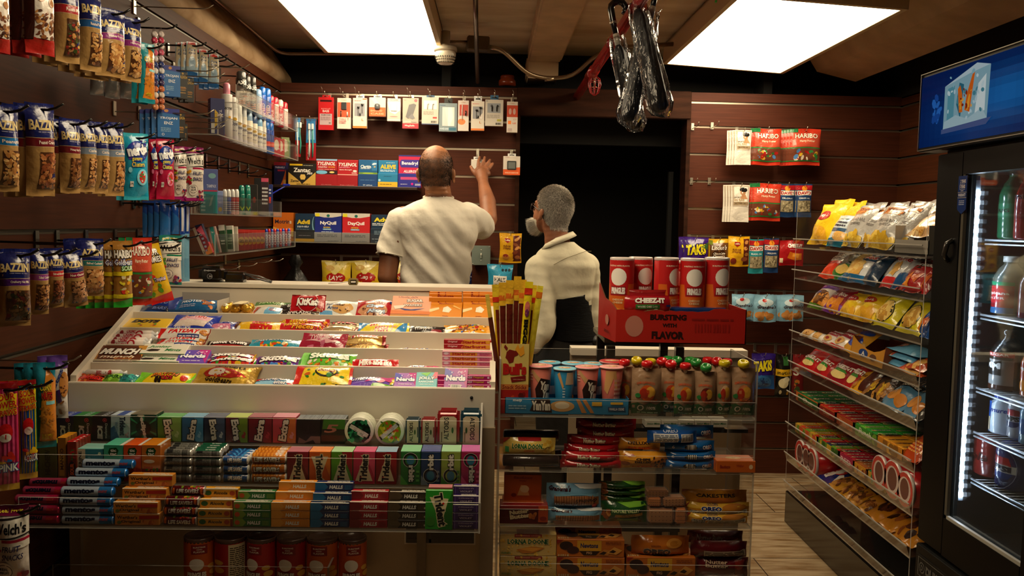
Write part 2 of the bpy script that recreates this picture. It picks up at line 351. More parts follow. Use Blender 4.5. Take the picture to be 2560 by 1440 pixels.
def plate_mat(name,col,metal=.85):
    """diamond tread plate: raised short bars in a criss-cross grid, done as bump"""
    m,nt,o=newmat(name); p=N(nt,'BsdfPrincipled'); nt.links.new(p.outputs[0],o.inputs[0]); p.inputs['Roughness'].default_value=.34; p.inputs['Metallic'].default_value=metal; p.inputs['Base Color'].default_value=(*C(col),1)
    tc=N(nt,'TexCoord'); outs=[]
    for a,ox in ((45,0),(-45,.0175)):
        mp=N(nt,'Mapping'); mp.vector_type='POINT'; mp.inputs['Location'].default_value=(ox,0,ox); nt.links.new(tc.outputs['Object'],mp.inputs[0])
        sp=N(nt,'SeparateXYZ'); nt.links.new(mp.outputs[0],sp.inputs[0]); v=[]
        for ax,q in ((0,1),(2,1 if a>0 else -1)):
            t=N(nt,'Math',operation='MULTIPLY'); t.inputs[1].default_value=q; nt.links.new(sp.outputs[ax],t.inputs[0]); v.append(t)
        def comb(op,s):
            t=N(nt,'Math',operation=op); nt.links.new(v[0].outputs[0],t.inputs[0]); nt.links.new(v[1].outputs[0],t.inputs[1])
            w=N(nt,'Math',operation='PINGPONG'); w.inputs[1].default_value=.0245; nt.links.new(t.outputs[0],w.inputs[0])
            l=N(nt,'Math',operation='LESS_THAN'); l.inputs[1].default_value=s; nt.links.new(w.outputs[0],l.inputs[0]); return l
        A=comb('ADD',.003); B=comb('SUBTRACT',.0125); mu=N(nt,'Math',operation='MULTIPLY'); nt.links.new(A.outputs[0],mu.inputs[0]); nt.links.new(B.outputs[0],mu.inputs[1]); outs.append(mu)
    ad=N(nt,'Math',operation='MAXIMUM'); nt.links.new(outs[0].outputs[0],ad.inputs[0]); nt.links.new(outs[1].outputs[0],ad.inputs[1])
    b=N(nt,'Bump'); b.inputs['Strength'].default_value=.9; b.inputs['Distance'].default_value=.002; nt.links.new(ad.outputs[0],b.inputs['Height']); nt.links.new(b.outputs[0],p.inputs['Normal']); return m
M['plate']=plate_mat('steel_tread_plate','a89478',.3)
D=5.0; XL=-1.19; XR=2.31
GZ=[2.124]+[1.988-.1535*k for k in range(13)]
struct('floor',MB().box(-1.5,2.6,-2,7,-.05,0,'aaa').mesh('floor','floor'))
def slatwall(name,a,b,fixed,axis,mat):
    """planks between grooves with aluminium liners; axis 'x' faces -Y, 'y' faces +X (sgn 1) or -X"""
    mb=MB(); zs=[2.178]+GZ+[.0]
    for i in range(len(zs)-1):
        t,u=zs[i]-.007,zs[i+1]+.006
        if i==0: t=zs[0]
        if u<.02: u=0
        if t-u<.01: continue
        if axis=='x': mb.box(a,b,fixed,fixed+.02,u,t,'888',0); 
        else: mb.box(min(fixed,fixed-.02*axis),max(fixed,fixed-.02*axis),a,b,u,t,'888',0)
        if i<len(zs)-2:
            z=zs[i+1]
            if axis=='x': mb.box(a,b,fixed-.001,fixed+.03,z-.0075,z-.0025,'888',1); mb.box(a,b,fixed+.012,fixed+.03,z-.007,z+.007,'888',1)
            else:
                q=sorted((fixed+.001*axis,fixed-.03*axis)); mb.box(q[0],q[1],a,b,z-.0075,z-.0025,'888',1); q=sorted((fixed-.012*axis,fixed-.03*axis)); mb.box(q[0],q[1],a,b,z-.007,z+.007,'888',1)
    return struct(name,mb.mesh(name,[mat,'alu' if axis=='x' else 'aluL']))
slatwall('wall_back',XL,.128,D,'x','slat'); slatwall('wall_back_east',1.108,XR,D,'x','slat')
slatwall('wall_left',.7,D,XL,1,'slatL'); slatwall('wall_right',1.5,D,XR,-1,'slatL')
# plain structure behind the slat boards, upper walls, ceiling
struct('wall_left_backing',MB().box(XL-.2,XL-.03,.7,D+.3,0,2.178).mesh('w','black'))
struct('wall_back_backing',MB().box(XL-.2,.128,D+.03,D+.1,0,2.17).box(1.108,XR+.2,D+.03,D+.1,0,2.17).mesh('w','black'))
struct('wall_left_upper',MB().box(-1.5,-1.36,-1,5.3,2.178,2.43).mesh('w','plaster'))
mbl=MB(); rg=random.Random(4)   # rough plaster shoulder above the slat boards
n=60; V=[];Fc=[]
for i in range(n+1):
    y=.7+4.5*i/n; e=noise.noise((y*5,0,1))*.02+noise.noise((y*17,3,1))*.01
    V+=[(XL-.01,y,2.18+e*.5),(XL+.015+e,y,2.2+e*.4),(XL+.01+e*.6,y,2.235),(-1.30,y,2.41),(-1.36,y,2.43)]
for i in range(n):
    for k in range(4): Fc.append((i*5+k,i*5+k+1,(i+1)*5+k+1,(i+1)*5+k))
struct('trim_1',mbl.add(V,Fc,'888',0,True).mesh('t','plaster'),'rough plaster shoulder under the ceiling')
struct('wall_back_upper',MB().box(-1.6,2.8,5.3,5.35,1.9,2.9).mesh('w','black')); struct('wall_back_ledge',MB().box(XL-.2,2.6,D+.02,5.3,2.1,2.17).mesh('w','black'))
struct('wall_right_upper',MB().box(XR,XR+.1,-1,5.3,2.17,2.9).mesh('w','black')); struct('wall_right_backing',MB().box(XR+.03,XR+.1,1.5,D+.1,0,2.17).mesh('w','black'))
struct('ceiling',MB().box(-1.5,1.72,-2,5.29,2.42,2.46).mesh('c','ceil')); struct('ceiling_upper',MB().box(-1.5,2.6,-2,5.35,2.8,2.84).mesh('c','black'))
struct('beam_1',MB().box(.185,.375,-2,5.02,2.33,2.42,'888',bev=.01).mesh('b','beam'),'painted ceiling joist cover'); 
struct('beam_2',MB().box(.18,.36,5.02,5.25,2.24,2.36,'888',bev=.01).mesh('b','beam'),'painted block at joist end')
# sloping bulkhead over the cooler side
b2=MB(); V=[(1.72,-1,2.42),(1.72,4.95,2.42),(1.80,-1,2.30),(1.80,4.95,2.30),(2.02,-1,2.25),(2.02,4.95,2.25),(2.04,-1,2.45),(2.04,4.95,2.45)]
b2.add(V,[(0,1,3,2),(2,3,5,4),(4,5,7,6),(1,7,5,3),(0,2,4,6)],'888'); struct('beam_3',b2.mesh('b','beam'),'boxed bulkhead beam near cooler')
# doorway
struct('trim_2',MB().box(.128,1.108,D-.03,D+.05,2.025,2.178,'888',bev=.004).mesh('t','wood'),'dark wooden header over doorway')
struct('trim_3',MB().box(.128,.15,D-.02,D+.12,0,2.03).mesh('t','wood'),'doorway jamb beside accessory wall'); struct('trim_4',MB().box(1.088,1.11,D-.02,D+.12,0,2.03).mesh('t','wood'),'doorway jamb beside snack wall')
struct('wall_beyond_doorway',MB().box(-.3,1.6,6.4,6.45,0,2.4).box(-.3,-.25,5.1,6.4,0,2.4).box(1.55,1.6,5.1,6.4,0,2.4).box(-.3,1.6,5.1,6.4,2.1,2.12).mesh('w','black'))  # walls near black, putting the dark of the room beyond into their colour
struct('trim_5',MB().box(1.06,1.086,D+.3,D+.34,0,1.75).mesh('t','black'),'dark inner door frame')
# ---------------------------------------------------------------- ceiling lamps
def panel_lamp(x0,x1,y0,y1,z,tilt,label):
    cx,cy=(x0+x1)/2,(y0+y1)/2; w,l=x1-x0,y1-y0; e=tag(link('ceiling_light',None,(cx,cy,z),(0,tilt,0)),label,'ceiling light','flat ceiling light boxes')
    f=MB(); t=.022
    for a in ((-w/2,-w/2+t,-l/2,l/2),(w/2-t,w/2,-l/2,l/2),(-w/2+t,w/2-t,-l/2,-l/2+t),(-w/2+t,w/2-t,l/2-t,l/2)): f.box(*a,0,.105,'cbb896')
    f.box(-w/2,w/2,-l/2,l/2,.095,.105,'cbb896'); link('housing',f.mesh('housing','matte'),parent=e)
    link('diffuser',MB().box(-w/2+t,w/2-t,-l/2+t,l/2-t,.004,.012).mesh('diffuser','panel'),parent=e); return e
panel_lamp(-.90,-.27,3.5,4.76,2.3,0,'glowing flat ceiling light over the candy counter')
lamp2=panel_lamp(.915,1.58,3.4,4.86,2.285,R(3.2),'glowing flat ceiling light tilted beside the bulkhead beam')
link('status_lamp',MB().box(-.34,-.333,-.42,-.41,.05,.058,'2f6').mesh('status_lamp','gloss'),parent=lamp2)
panel_lamp(-.5,.11,1.5,2.6,2.3,0,'flat ceiling light of the front row, near the entrance')
# ---------------------------------------------------------------- conduit, boxes, detector, sprinkler
def pipe(name,pts,r,col,label,cat,mat='metal',extra=None,n=10):
    # smooth the path
    p=[Vector(q) for q in pts]; out=[p[0]]
    for i in range(1,len(p)-1):
        a=p[i].lerp(p[i-1],min(.45,.06/(p[i]-p[i-1]).length)); b=p[i].lerp(p[i+1],min(.45,.06/(p[i+1]-p[i]).length))
        out+=[a.lerp(p[i],t).lerp(p[i].lerp(b,t),t) for t in (0,.25,.5,.75,1)]
    out.append(p[-1]); mb=MB().tube(out,r,col,n)
    if extra: extra(mb)
    return tag(link(name,mb.mesh(name,mat)),label,cat)
c1=P(1210,115,y=4.5); 
pipe('electrical_conduit',[(-1.25,2.6,2.395),(-1.26,4.4,2.395),P(700,135,y=4.78),P(1110,133,y=4.85),P(1112,104,y=4.5)+Vector((-.02,0,0)),P(1185,106,y=4.5)],.009,'8d7b63','thin metal conduit along the plaster edge to the junction box','conduit')
pipe('electrical_conduit',[P(1188,-60,y=3.3),P(1190,60,y=4.05),P(1194,205,y=4.94)],.011,'6f655a','straight metal conduit crossing behind the junction box','conduit')
pipe('electrical_conduit',[P(1222,117,y=4.5),P(1256,124,y=4.5),P(1318,185,y=4.6),P(1370,197,y=4.65),P(1432,192,y=4.65),P(1490,137,y=4.6),P(1540,118,y=4.6),P(1690,110,y=4.6)],.011,'9b8a72','curved metal conduit dipping under the ceiling joist','conduit',
 extra=lambda mb: mb.tube([P(1362,197,y=4.65),P(1384,197,y=4.65)],.014,'a9987f',10))
jb=MB(); q=P(1195,110,y=4.5); jb.box(-.055,.055,-.03,.03,-.035,.035,'6a5d4c',bev=.004); jb.lathe([(.008,-.0365),(.008,-.035)],'ccb',8)
tag(link('junction_box',jb.mesh('junction_box','metal'),q,(0,0,R(8))),'grey metal junction box where ceiling conduits meet','junction box')
q=P(1114,132,y=4.45); e=tag(link('smoke_detector',None,q+Vector((0,0,.005))),'white smoke detector with slotted dome beside the ceiling light','smoke detector')
link('dome',MB().lathe([(.03,-.062),(.042,-.052),(.05,-.03),(.052,-.01),(.052,.0)],'cfc4b0',28).mesh('dome','gloss'),parent=e)
sl=MB()
for k in range(28):
    a=2*PI*k/28
    for z,r in ((-.0545,.0405),(-.042,.0463),(-.03,.051)): sl.box(r*math.cos(a)-.0016,r*math.cos(a)+.0016,r*math.sin(a)-.003,r*math.sin(a)+.003,z-.003,z+.004,'1a1613')
link('vent_slots',sl.mesh('vent_slots','matte'),parent=e); link('base',MB().lathe([(.056,0),(.058,.01),(.056,.022),(.022,.026),(.022,.1)],'b9ad98',28).mesh('base','gloss'),parent=e)
RP=lambda y: Vector((P(1440,245,y=5.03)+ (P(1600,2,y=2.95)-P(1440,245,y=5.03))*((5.03-y)/2.08)))
def sp(mb): mb.tube([RP(4.36),RP(4.18)],.027,'8e1416',12); mb.tube([RP(3.6),RP(3.57)],.024,'8e1416',12)
pp=tag(link('sprinkler_pipe',MB().tube([RP(5.03),RP(.6)],.022,'b01c1e',14).mesh('p','gloss')),'red sprinkler pipe running under the ceiling','pipe')
mb=MB(); sp(mb); link('coupling',mb.mesh('coupling','gloss'),parent=pp)
q=P(1487,192,y=4.25); e=tag(link('fire_sprinkler',None,q),'sprinkler head in red wire cage under the red pipe','sprinkler')
cg=MB()
for k in range(4):
    a=PI*k/4
    cg.tube([Vector((math.cos(a)*x*s,math.sin(a)*x*s,z)) for s,x,z in ((1,.012,.0),(1,.026,-.01),(1,.03,-.04),(1,.02,-.075),(1,.004,-.088),(-1,.004,-.088),(-1,.02,-.075),(-1,.03,-.04),(-1,.026,-.01),(-1,.012,0))],.0018,'a01a1c',5)
for z,r in ((-.022,.029),(-.055,.0275)): cg.tube([(r*math.cos(t*PI/8),r*math.sin(t*PI/8),z) for t in range(17)],.0015,'a01a1c',5)
link('wire_cage',cg.mesh('cage','gloss'),parent=e)
link('nozzle',MB().lathe([(.009,.012),(.009,-.008),(.005,-.01),(.004,-.02),(.003,-.045),(.011,-.047),(.012,-.05),(.003,-.052)],'b9aa90',12).mesh('nozzle','metal'),parent=e)
tag(link('orange_jar',MB().lathe([(.03,0),(.05,.004),(.05,.03),(.04,.042),(.042,.05),(.04,.06)],'8a3514',20).mesh('j','gloss'),P(1268,216,y=5.14)+Vector((0,0,0))),'small orange jar on the ledge above the accessory wall','jar')
# ================================================================ FURNITURE
def acryl_box(mb,x0,x1,y0,y1,z0,z1,thin):
    """clear sheet with frosted cut edges; thin = axis of the thickness"""
    v=[(x,y,z) for z in (z0,z1) for y in (y0,y1) for x in (x0,x1)]
    F6=[(0,2,3,1),(4,5,7,6),(0,1,5,4),(2,6,7,3),(0,4,6,2),(1,3,7,5)]; big={'x':(4,5),'y':(2,3),'z':(0,1)}[thin]
    mb.add(v,[F6[i] for i in big],'fff',0); mb.add(v,[F6[i] for i in range(6) if i not in big],'fff',1)
AM=['acryl','edge']
# ---- candy counter
CX0,CX1=-1.135,.018
TY=[2.38,2.48,2.58,2.68,2.78]; TZ=[.968,1.0055,1.043,1.0805,1.118]
e=tag(link('candy_counter',None,((CX0+CX1)/2,2.7,0)),'white laminate checkout counter with five sloping candy trays','counter'); CE=e
def cpart(name,mb,mat): o=link(name,mb.mesh(name,mat),(-(CX0+CX1)/2,-2.7,0),parent=e); return o
cpart('front_board',MB().box(CX0,CX1,2.375,2.39,.86,.968,'fff',bev=.001),'white')
mb=MB()
def side(x0,x1):
    yz=[(2.39,.60),(2.39,.985),(2.80,1.139),(2.96,1.195),(3.1,1.195),(3.1,.60)]
    V=[(x,y,z) for x in (x0,x1) for y,z in yz]; n=6; mb.add(V,[tuple(range(n)),tuple(range(2*n-1,n-1,-1))]+[(i,i+n,(i+1)%n+n,(i+1)%n) for i in range(n)],'fff')
side(CX0,CX0+.016); cpart('side_board',mb,'white'); mb=MB(); side(CX1-.016,CX1); cpart('side_board',mb,'white')
for i in range(5):
    y,z=TY[i],TZ[i]; mb=MB().box(CX0+.016 if i else CX0,CX1-.016 if i else CX1,y-.004,y+.004,z-.055,z+.002,'fff',bev=.001); cpart('divider',mb,'white')
mb=MB()
for i in range(5): mb.box(CX0+.016,CX1-.016,TY[i]+.004,(TY+[2.95])[i+1],TZ[i]-.024,TZ[i]-.02,'fff')
cpart('tray_floor',mb,'white')
mb=MB().box(CX0,CX1,2.95,2.965,1.08,1.185,'fff').box(CX0-.01,CX1+.006,2.945,3.10,1.187,1.203,'fff',bev=.002); cpart('back_board',mb,'white')
cpart('cabinet_body',MB().box(CX0,CX1,2.40,3.1,.02,.60,'fff').box(CX0,CX1,3.08,3.1,.60,1.187),'wood')
M['trimw']=pmat('worn_beige_trim','8d7a62',.5,var=.2,vscale=9)
for q in ((CX1-.035,CX1+.002,2.365,2.40,0,.862),(-.19,-.165,2.37,2.40,0,.85),(CX0,CX0+.03,2.37,2.40,0,.85)): cpart('trim_strip',MB().box(*q,'fff'),'trimw')
cpart('kick_plate',MB().box(CX0+.03,-.19,2.385,2.39,.02,.86).box(-.165,CX1-.035,2.385,2.39,.02,.86),'plate')
mb=MB().lathe([(.0045,0),(.0045,.001)],'111',12); q=P(1179,994,y=2.374)
o=link('screw_hole_cap',mb.mesh('s','matte'),(q.x-(CX0+CX1)/2,q.y-2.7-.0005,q.z),(R(90),0,0),parent=e)
# framed photo on the kick plate
q=P(1100,1335,y=2.38); mb=MB().box(-.098,.098,-.002,0,-.03,.03,'c9bda8').box(-.094,.094,-.0025,-.002,-.026,.026,'17120f').box(-.03,-.024,-.003,-.0025,-.026,.026,'332a22').box(-.09,.09,-.003,-.0025,-.026,-.015,'2c231a')
tag(link('photo_print',mb.mesh('photo','gloss'),(q.x,2.383,q.z)),'dark photo print with white border on the tread plate','picture')
# ---- three stepped acrylic gum trays on the counter front
G1Y,G2Y,G3Y=2.30,2.215,2.13
G1Z=P(1205,1117,y=G1Y).z; G2Z=P(1203,1217,y=G2Y).z; G3Z=P(1200,1326,y=G3Y).z
def lipz(py,y,px=1205): return P(px,py,y=y).z
e=tag(link('gum_rack',None,(-.6,2.3,.6)),'clear acrylic three-step rack of gum and mints on the counter front','display rack')
XG0,XG1=-1.14,-.02
for y,z,lt,yb in ((G1Y,G1Z,lipz(1053,G1Y),2.373),(G2Y,G2Z,lipz(1150,G2Y),2.31),(G3Y,G3Z,lipz(1256,G3Y),2.25)):
    mb=MB(); acryl_box(mb,XG0,XG1,y,yb,z-.005,z,'z'); acryl_box(mb,XG0,XG1,y-.004,y,z-.005,lt,'y')
    link('shelf',mb.mesh('shelf',AM),(.6,-2.3,-.6),parent=e)
mb=MB()
yz=[(G3Y-.006,G3Z-.006),(2.373,G3Z-.006),(2.373,.93),(2.345,.93),(G1Y-.006,lipz(1060,G1Y)),(G2Y-.006,lipz(1150,G2Y)),(G3Y-.006,lipz(1256,G3Y))]
for x in (XG1,XG1+.005):
    pass
n=len(yz); V=[(x,y,z) for x in (XG1,XG1+.005) for y,z in yz]; mb.add(V,[tuple(range(n)),tuple(range(2*n-1,n-1,-1))],'fff',0).add(V,[(i,i+n,(i+1)%n+n,(i+1)%n) for i in range(n)],'fff',1)
link('side_panel',mb.mesh('side',AM),(.6,-2.3,-.6),parent=e)
# low shelf for the short cans
zc=P(680,1338,y=2.3).z-.142
mb=MB(); acryl_box(mb,-1.1,-.40,2.21,2.37,zc-.006,zc-.001,'z'); acryl_box(mb,-1.1,-.40,2.205,2.209,zc-.006,lipz(1416,2.21,700),'y'); acryl_box(mb,-.405,-.40,2.205,2.37,zc-.006,lipz(1416,2.21,700),'x')
tag(link('acrylic_shelf',mb.mesh('low',AM)),'low clear acrylic shelf for the short chip cans','shelf')
# ---- acrylic cookie rack beside the counter
RX0,RX1,RY,RYB=.034,.757,2.45,2.73
RZ=[P(1560,y,y=RY).z for y in (1040,1177,1313)]; RZ+=[RZ[2]-(RZ[0]-RZ[2])/2,RZ[2]-(RZ[0]-RZ[2])]
e=tag(link('cookie_rack',None,(.4,2.6,0)),'tall clear acrylic rack of cookie packs beside the counter','display rack')
def rpart(n,mb): link(n,mb.mesh(n,AM),(-.4,-2.6,0),parent=e)
for x in (RX0-.005,RX1): mb=MB(); acryl_box(mb,x,x+.005,RY,RYB,.02,P(1250,897,y=RY).z,'x'); rpart('side_panel',mb)
for i,z in enumerate(RZ):
    mb=MB(); acryl_box(mb,RX0,RX1,RY,RYB,z-.006,z,'z'); acryl_box(mb,RX0,RX1,RY-.004,RY,z-.006,z+.044,'y'); rpart('shelf',mb)
mb=MB(); acryl_box(mb,RX0,RX1,RYB-.004,RYB,RZ[0],RZ[0]+.15,'y'); rpart('back_panel',mb)
# ---- black steel stand behind it
e=tag(link('steel_stand',None,(.55,2.95,0)),'black steel stand carrying the chip can carton behind the cookie rack','stand')
SZ=P(1700,845,y=2.82).z-.002
for x in (.395,.62):
    for y in (2.84,3.1): link('leg',MB().box(x-.0135-.55,x+.0135-.55,y-.0135-2.95,y+.0135-2.95,0,SZ-.03,'15120f').mesh('leg','gloss'),parent=e)
for z in (SZ-.03,.84,.68,.42): link('shelf_board',MB().box(.37-.55 if z==SZ-.03 else .38-.55,.70-.55 if z==SZ-.03 else .635-.55,-.14,.17,z+(.014 if z==SZ-.03 else 0),z+.028,'171310').mesh('s','gloss'),parent=e)
# ---- half wall clad in tread plate with pale ledge, behind
struct('wall_low_divider',MB().box(P(1490,880,y=3.46).x-.1,P(1862,880,y=3.46).x,3.46,3.5,.0,P(1560,890,y=3.44).z).mesh('w','plate'),'low wall clad in steel tread plate')
struct('trim_6',MB().box(P(1490,880,y=3.46).x-.1,P(1866,880,y=3.46).x,3.44,3.52,P(1560,890,y=3.44).z,P(1560,872,y=3.44).z,'fff').mesh('t','white'),'pale ledge on the low tread plate wall')
# ---- back wall shelves
def shelf(n,x0,x1,y0,y1,z,lip,mat,label):
    mb=MB()
    if mat=='dark': mb.box(x0,x1,y0,y1,z-.015,z,'2a1a12',bev=.002); o=link(n,mb.mesh(n,'carton'))
    else:
        acryl_box(mb,x0,x1,y0,y1,z-.005,z,'z'); acryl_box(mb,x0,x1,y0-.004,y0,z-.005,z+lip,'y'); acryl_box(mb,x0-.004,x0,y0,y1,z-.005,z+lip,'x'); acryl_box(mb,x1,x1+.004,y0,y1,z-.005,z+lip,'x'); o=link(n,mb.mesh(n,AM))
    return tag(o,label,'shelf')
BY=4.78
BZ1=P(870,466,y=BY).z; BZ2=P(870,606,y=BY).z
shelf('wall_shelf',XL+.01,-.40,BY-.06,D,BZ1,0,'dark','dark brown wall shelf holding the upper row of medicine cartons')
shelf('wall_shelf',XL+.01,-.40,BY-.04,D,BZ2,.05,'a','clear acrylic wall shelf holding the lower row of medicine cartons')
# ---- left wall acrylic shelves (long bins)
LF=-1.03   # front edge distance from wall
def lbin(p0,p1,zlip,label):
    """front bottom edge from pixel p0 to p1 on the plane x=LF"""
    a=P(*p0,x=LF); b=P(*p1,x=LF); z=(a.z+b.z)/2; mb=MB()
    acryl_box(mb,XL,LF,a.y,b.y,z-.005,z,'z'); acryl_box(mb,LF,LF+.004,a.y,b.y,z-.005,z+zlip,'x'); acryl_box(mb,XL,LF,a.y-.004,a.y,z-.005,z+zlip,'y'); acryl_box(mb,XL,LF,b.y,b.y+.004,z-.005,z+zlip,'y')
    tag(link('acrylic_bin',mb.mesh('bin',AM)),label,'shelf'); return a.y,b.y,z
LB=[lbin((590,262),(742,322),.07,'topmost clear bin of deodorants on the side wall'),lbin((544,336),(744,399),.075,'clear bin of white deodorants on the side wall'),
    lbin((478,532),(702,541),.07,'clear bin of tampon and shaver boxes on the side wall'),lbin((537,636),(737,615),.075,'lowest clear bin of cigarette papers on the side wall')]
# ---- snack display along the cooler side
# ================================================================ BACK WALL GOODS
def hook(x,z,yt,label,y=D,col='c8bfae',r=.0022,chrome=True,zg=None):
    """slat hook: plate clipped in the groove, arm out to yt, upturned tip"""
    zg=zg or min([g for g in GZ if g>z-.004] or [GZ[0]]); mb=MB(); w=.0085
    mb.box(x-w,x+w,y-.006,y-.002,min(z,zg-.03)-.008,zg+.002,col,bev=.0008)
    mb.tube([(x,y-.004,z),(x,yt+.01,z+.001),(x,yt-.004,z+.006),(x,yt-.014,z+.02)],r,col,6)
    return tag(link('display_hook',mb.mesh('hook','metal' if chrome else 'gloss')),label,'hook')
def hang(kind,me,x,ztop,h,y,desc,cat,n=1,dy=.016,group=None,rz=0,hk=True,hl=None,drop=.012,place='',hx=None,dx=0):
    o=tag(link(kind,me,(x,y,ztop-h),(0,0,rz)),(desc+' '+place).strip() if n<2 else (desc+' '+place).strip(' ,')+', foremost',cat,group or (cat+' on one hook: '+desc[:40] if n>1 else None))
    for k in range(1,n):
        cp(o,loc=(x+dx*k,y+dy*k,ztop-h),label='%s, %s behind the foremost'%((desc+' '+place).strip(' ,'),['','first','second','third','fourth','fifth'][k]))
    if hk: hook(hx if hx is not None else x,ztop-drop,y-.02,'wall hook holding the '+(hl or desc))
    return o
def card_tab(mb,w,h,col,tw=.03,th=.02,slot='111'):
    mb.box(-tw/2,tw/2,-.001,.001,h-.002,h+th,col,bev=.0005); mb.box(-tw*.3,tw*.3,-.0014,-.0009,h+th*.35,h+th*.6,slot)
def accessory(px,desc,col,art,tab='ddd',d=.03,mat='carton',obj=None,hk=True,ytop=232,yy=None):
    x0,y0,x1,y1=px; Y=yy or 4.9; cx,zb,w,h=box_at(x0,y0,x1,y1,Y); mb=MB(); mb.box(-w/2,w/2,-d/2,d/2,0,h,col,bev=.0012)
    face_art(mb,art,w,h,(-w/2,-d/2,0),(1,0,0),(0,0,1)); th=max(.012,P(x0,ytop,y=Y).z-zb-h-.012)
    if tab: card_tab(mb,w,h,tab,min(.045,w*.6),min(th,.03))
    o=tag(link('accessory_pack',mb.mesh('acc',mat),(cx,Y,zb)),desc,'phone accessory','phone accessories on the back wall')
    if obj:
        m2=MB(); obj(m2,w,h,d); link(obj.__name__,m2.mesh('i','gloss'),parent=o)
    if hk: hook(cx,zb+h+min(th,.03)*.5,Y-.045,'chrome hook holding the '+desc)
    return o
def wall_charger(m,w,h,d): m.box(-w*.2,w*.2,-d/2-.006,-d/2,h*.62,h*.86,'3a3a3c',bev=.002).tube([(-w*.22,-d/2-.003,h*.4),(-w*.22,-d/2-.003,h*.58)],.003,'222').tube([(w*.25,-d/2-.003,h*.4),(w*.25,-d/2-.003,h*.55)],.004,'bbb')
def earphones(m,w,h,d,c='161616'):
    y=-d/2-.004
    for s,z in ((-.12,.68),(.16,.77)):
        m.tube([(s*w+.006,y,h*z),(s*w-.004,y-.004,h*z+.002)],[.006,.004],c,10).tube([(s*w,y,h*z),(s*w+.001,y,h*(z-.28))],.0014,c,6)
    m.tube([(w*.02,y,h*.42),(w*.02,y,h*.5)],.004,c,8)
def white_earbuds(m,w,h,d):
    y=-d/2-.003
    for s in (-.17,.13): m.tube([(s*w,y,h*.55),(s*w,y,h*.74),(s*w+.006,y,h*.77)],[.002,.0035,.005],'eee8dd',8)
def black_earbuds(m,w,h,d):
    y=-d/2-.003
    for s in (-.12,.14): m.tube([(s*w,y,h*.55),(s*w,y,h*.74),(s*w+(.006 if s>0 else -.006),y,h*.78)],[.003,.004,.006],'1b1b1d',8)
def earbud_case(m,w,h,d): m.lathe([(.004,0),(.013,.001),(.0155,.006),(.016,.022),(.012,.03),(.004,.032)],'5a5c60',16,c=(0,-d/2-.001,h*.36))
def charger_block(m,w,h,d): m.box(-w*.25,w*.25,-d/2-.005,-d/2,h*.44,h*.8,'efe9df',bev=.003)
def cable(m,w,h,d): m.tube([(-w*.1,-d/2-.003,h*.35),(-w*.12,-d/2-.003,h*.6),(-w*.1,-d/2-.003,h*.85)],.002,'e8e2d8',6).tube([(w*.22,-d/2-.004,h*.5),(w*.22,-d/2-.004,h*.66)],.004,'2c2421',8)
def watch_case(m,w,h,d): m.box(-w*.27,w*.27,-d/2-.005,-d/2,h*.28,h*.75,'3c3f3e',bev=.008).box(-w*.2,w*.2,-d/2-.0055,-d/2-.0045,h*.34,h*.68,'6d716e')
accessory((797,244,835,326),'red bass earphone pack on the accessory rail','b81f24','r .12 .86 .88 .92 3a1416;r .1 .16 .9 .5 b9a3a6;t BASS .5 .58 .42 .07 e9c9c6;t BASS+BOOST .5 .65 .6 .04 d88;t ELMCOEI .5 .46 .6 .035 333;l .15 .3 .8 .42 4 8a6d70;s .7 .2 .85 .24 5 444',tab='c0262b',mat='gloss')
accessory((844,246,878,323),'white charger set pack with orange centre','d9cfc3','r .03 .38 .97 .86 c8502a;t C-FAST .5 .93 .4 .03 b86;t TYPE-C .4 .31 .5 .05 a55;t CHARGER .4 .25 .55 .05 a44;t COMBO .38 .19 .5 .05 a44;t T .8 .31 .1 .07 d63',obj=wall_charger,tab=None)
accessory((883,246,918,321),'slim pale earphone pack with orange base stripe, second from charger set','d8cfc2','r .12 .4 .85 .82 8f9096;r 0 0 1 .07 df7a2c;t L .7 .28 .14 .08 c9772f;r .7 .95 .98 .985 d9642a;l .1 .9 .6 .94 1 c77',obj=earphones)
accessory((924,245,965,292),'small square earbud case pack with orange lower half','d6ccbf','r 0 0 1 .48 d9591f;t EARBUD .45 .3 .7 .1 f2a67a;t CASE .5 .14 .8 .1 f0a27a;p e8dccd .05 1 .3 1 .7 .6 .4 .6',obj=earbud_case,d=.04)
accessory((969,247,1002,304),'white pack of a plug charger with coral window','d5cbc2','r 0 .1 1 .84 e0b3a8;p efe6df 0 .84 1 .84 1 .5 .6 .3 .2 .4;t WALL_CHARGER .5 .93 .6 .05 b88;e .5 .2 .3 .02 c77',obj=charger_block,tab=None,d=.035)
accessory((1007,246,1047,322),'grey wireless charging stand carton with red base','b9ab9c','r 0 0 1 .17 b72a3a;t MagSafe .45 .09 .6 .07 e8d9d0;t 10000 .3 .23 .45 .05 e4d6c8;t XO .15 .93 .15 .04 8a7d70;e .82 .92 .1 .05 d2606a;p 6b6a6c .4 .78 .7 .82 .85 .78 .62 .4 .35 .32 .2 .38;p 7d7c7e .35 .36 .62 .3 .78 .34 .6 .5;l .55 .2 .9 .24 1 877',tab=None,d=.03)
accessory((1055,244,1097,312),'white box showing white wired earbuds','c9c0b4','r .12 .56 .9 .88 e6e4e2;l .1 .36 .7 .5 4 9a9186;r .66 .22 .9 .28 b33;s .55 .06 .88 .14 12 2b2b2b;r 0 0 1 .03 24507a',obj=white_earbuds,tab='2a5a80')
accessory((1098,259,1143,330),'blue grey power bank carton on a clip','7f9199','r .18 .2 .85 .86 e3e1dd;p cfd2d2 .18 .2 .5 .2 .3 .86 .18 .86;p f4f2ee .5 .2 .6 .2 .8 .5 .7 .86 .5 .86;t POWER_BANK .3 .1 .5 .07 cfe2ee;r .55 .04 .95 .15 2d6b85;t Romoss .2 .93 .3 .04 2d5b85',tab='1a1a1a',d=.035)
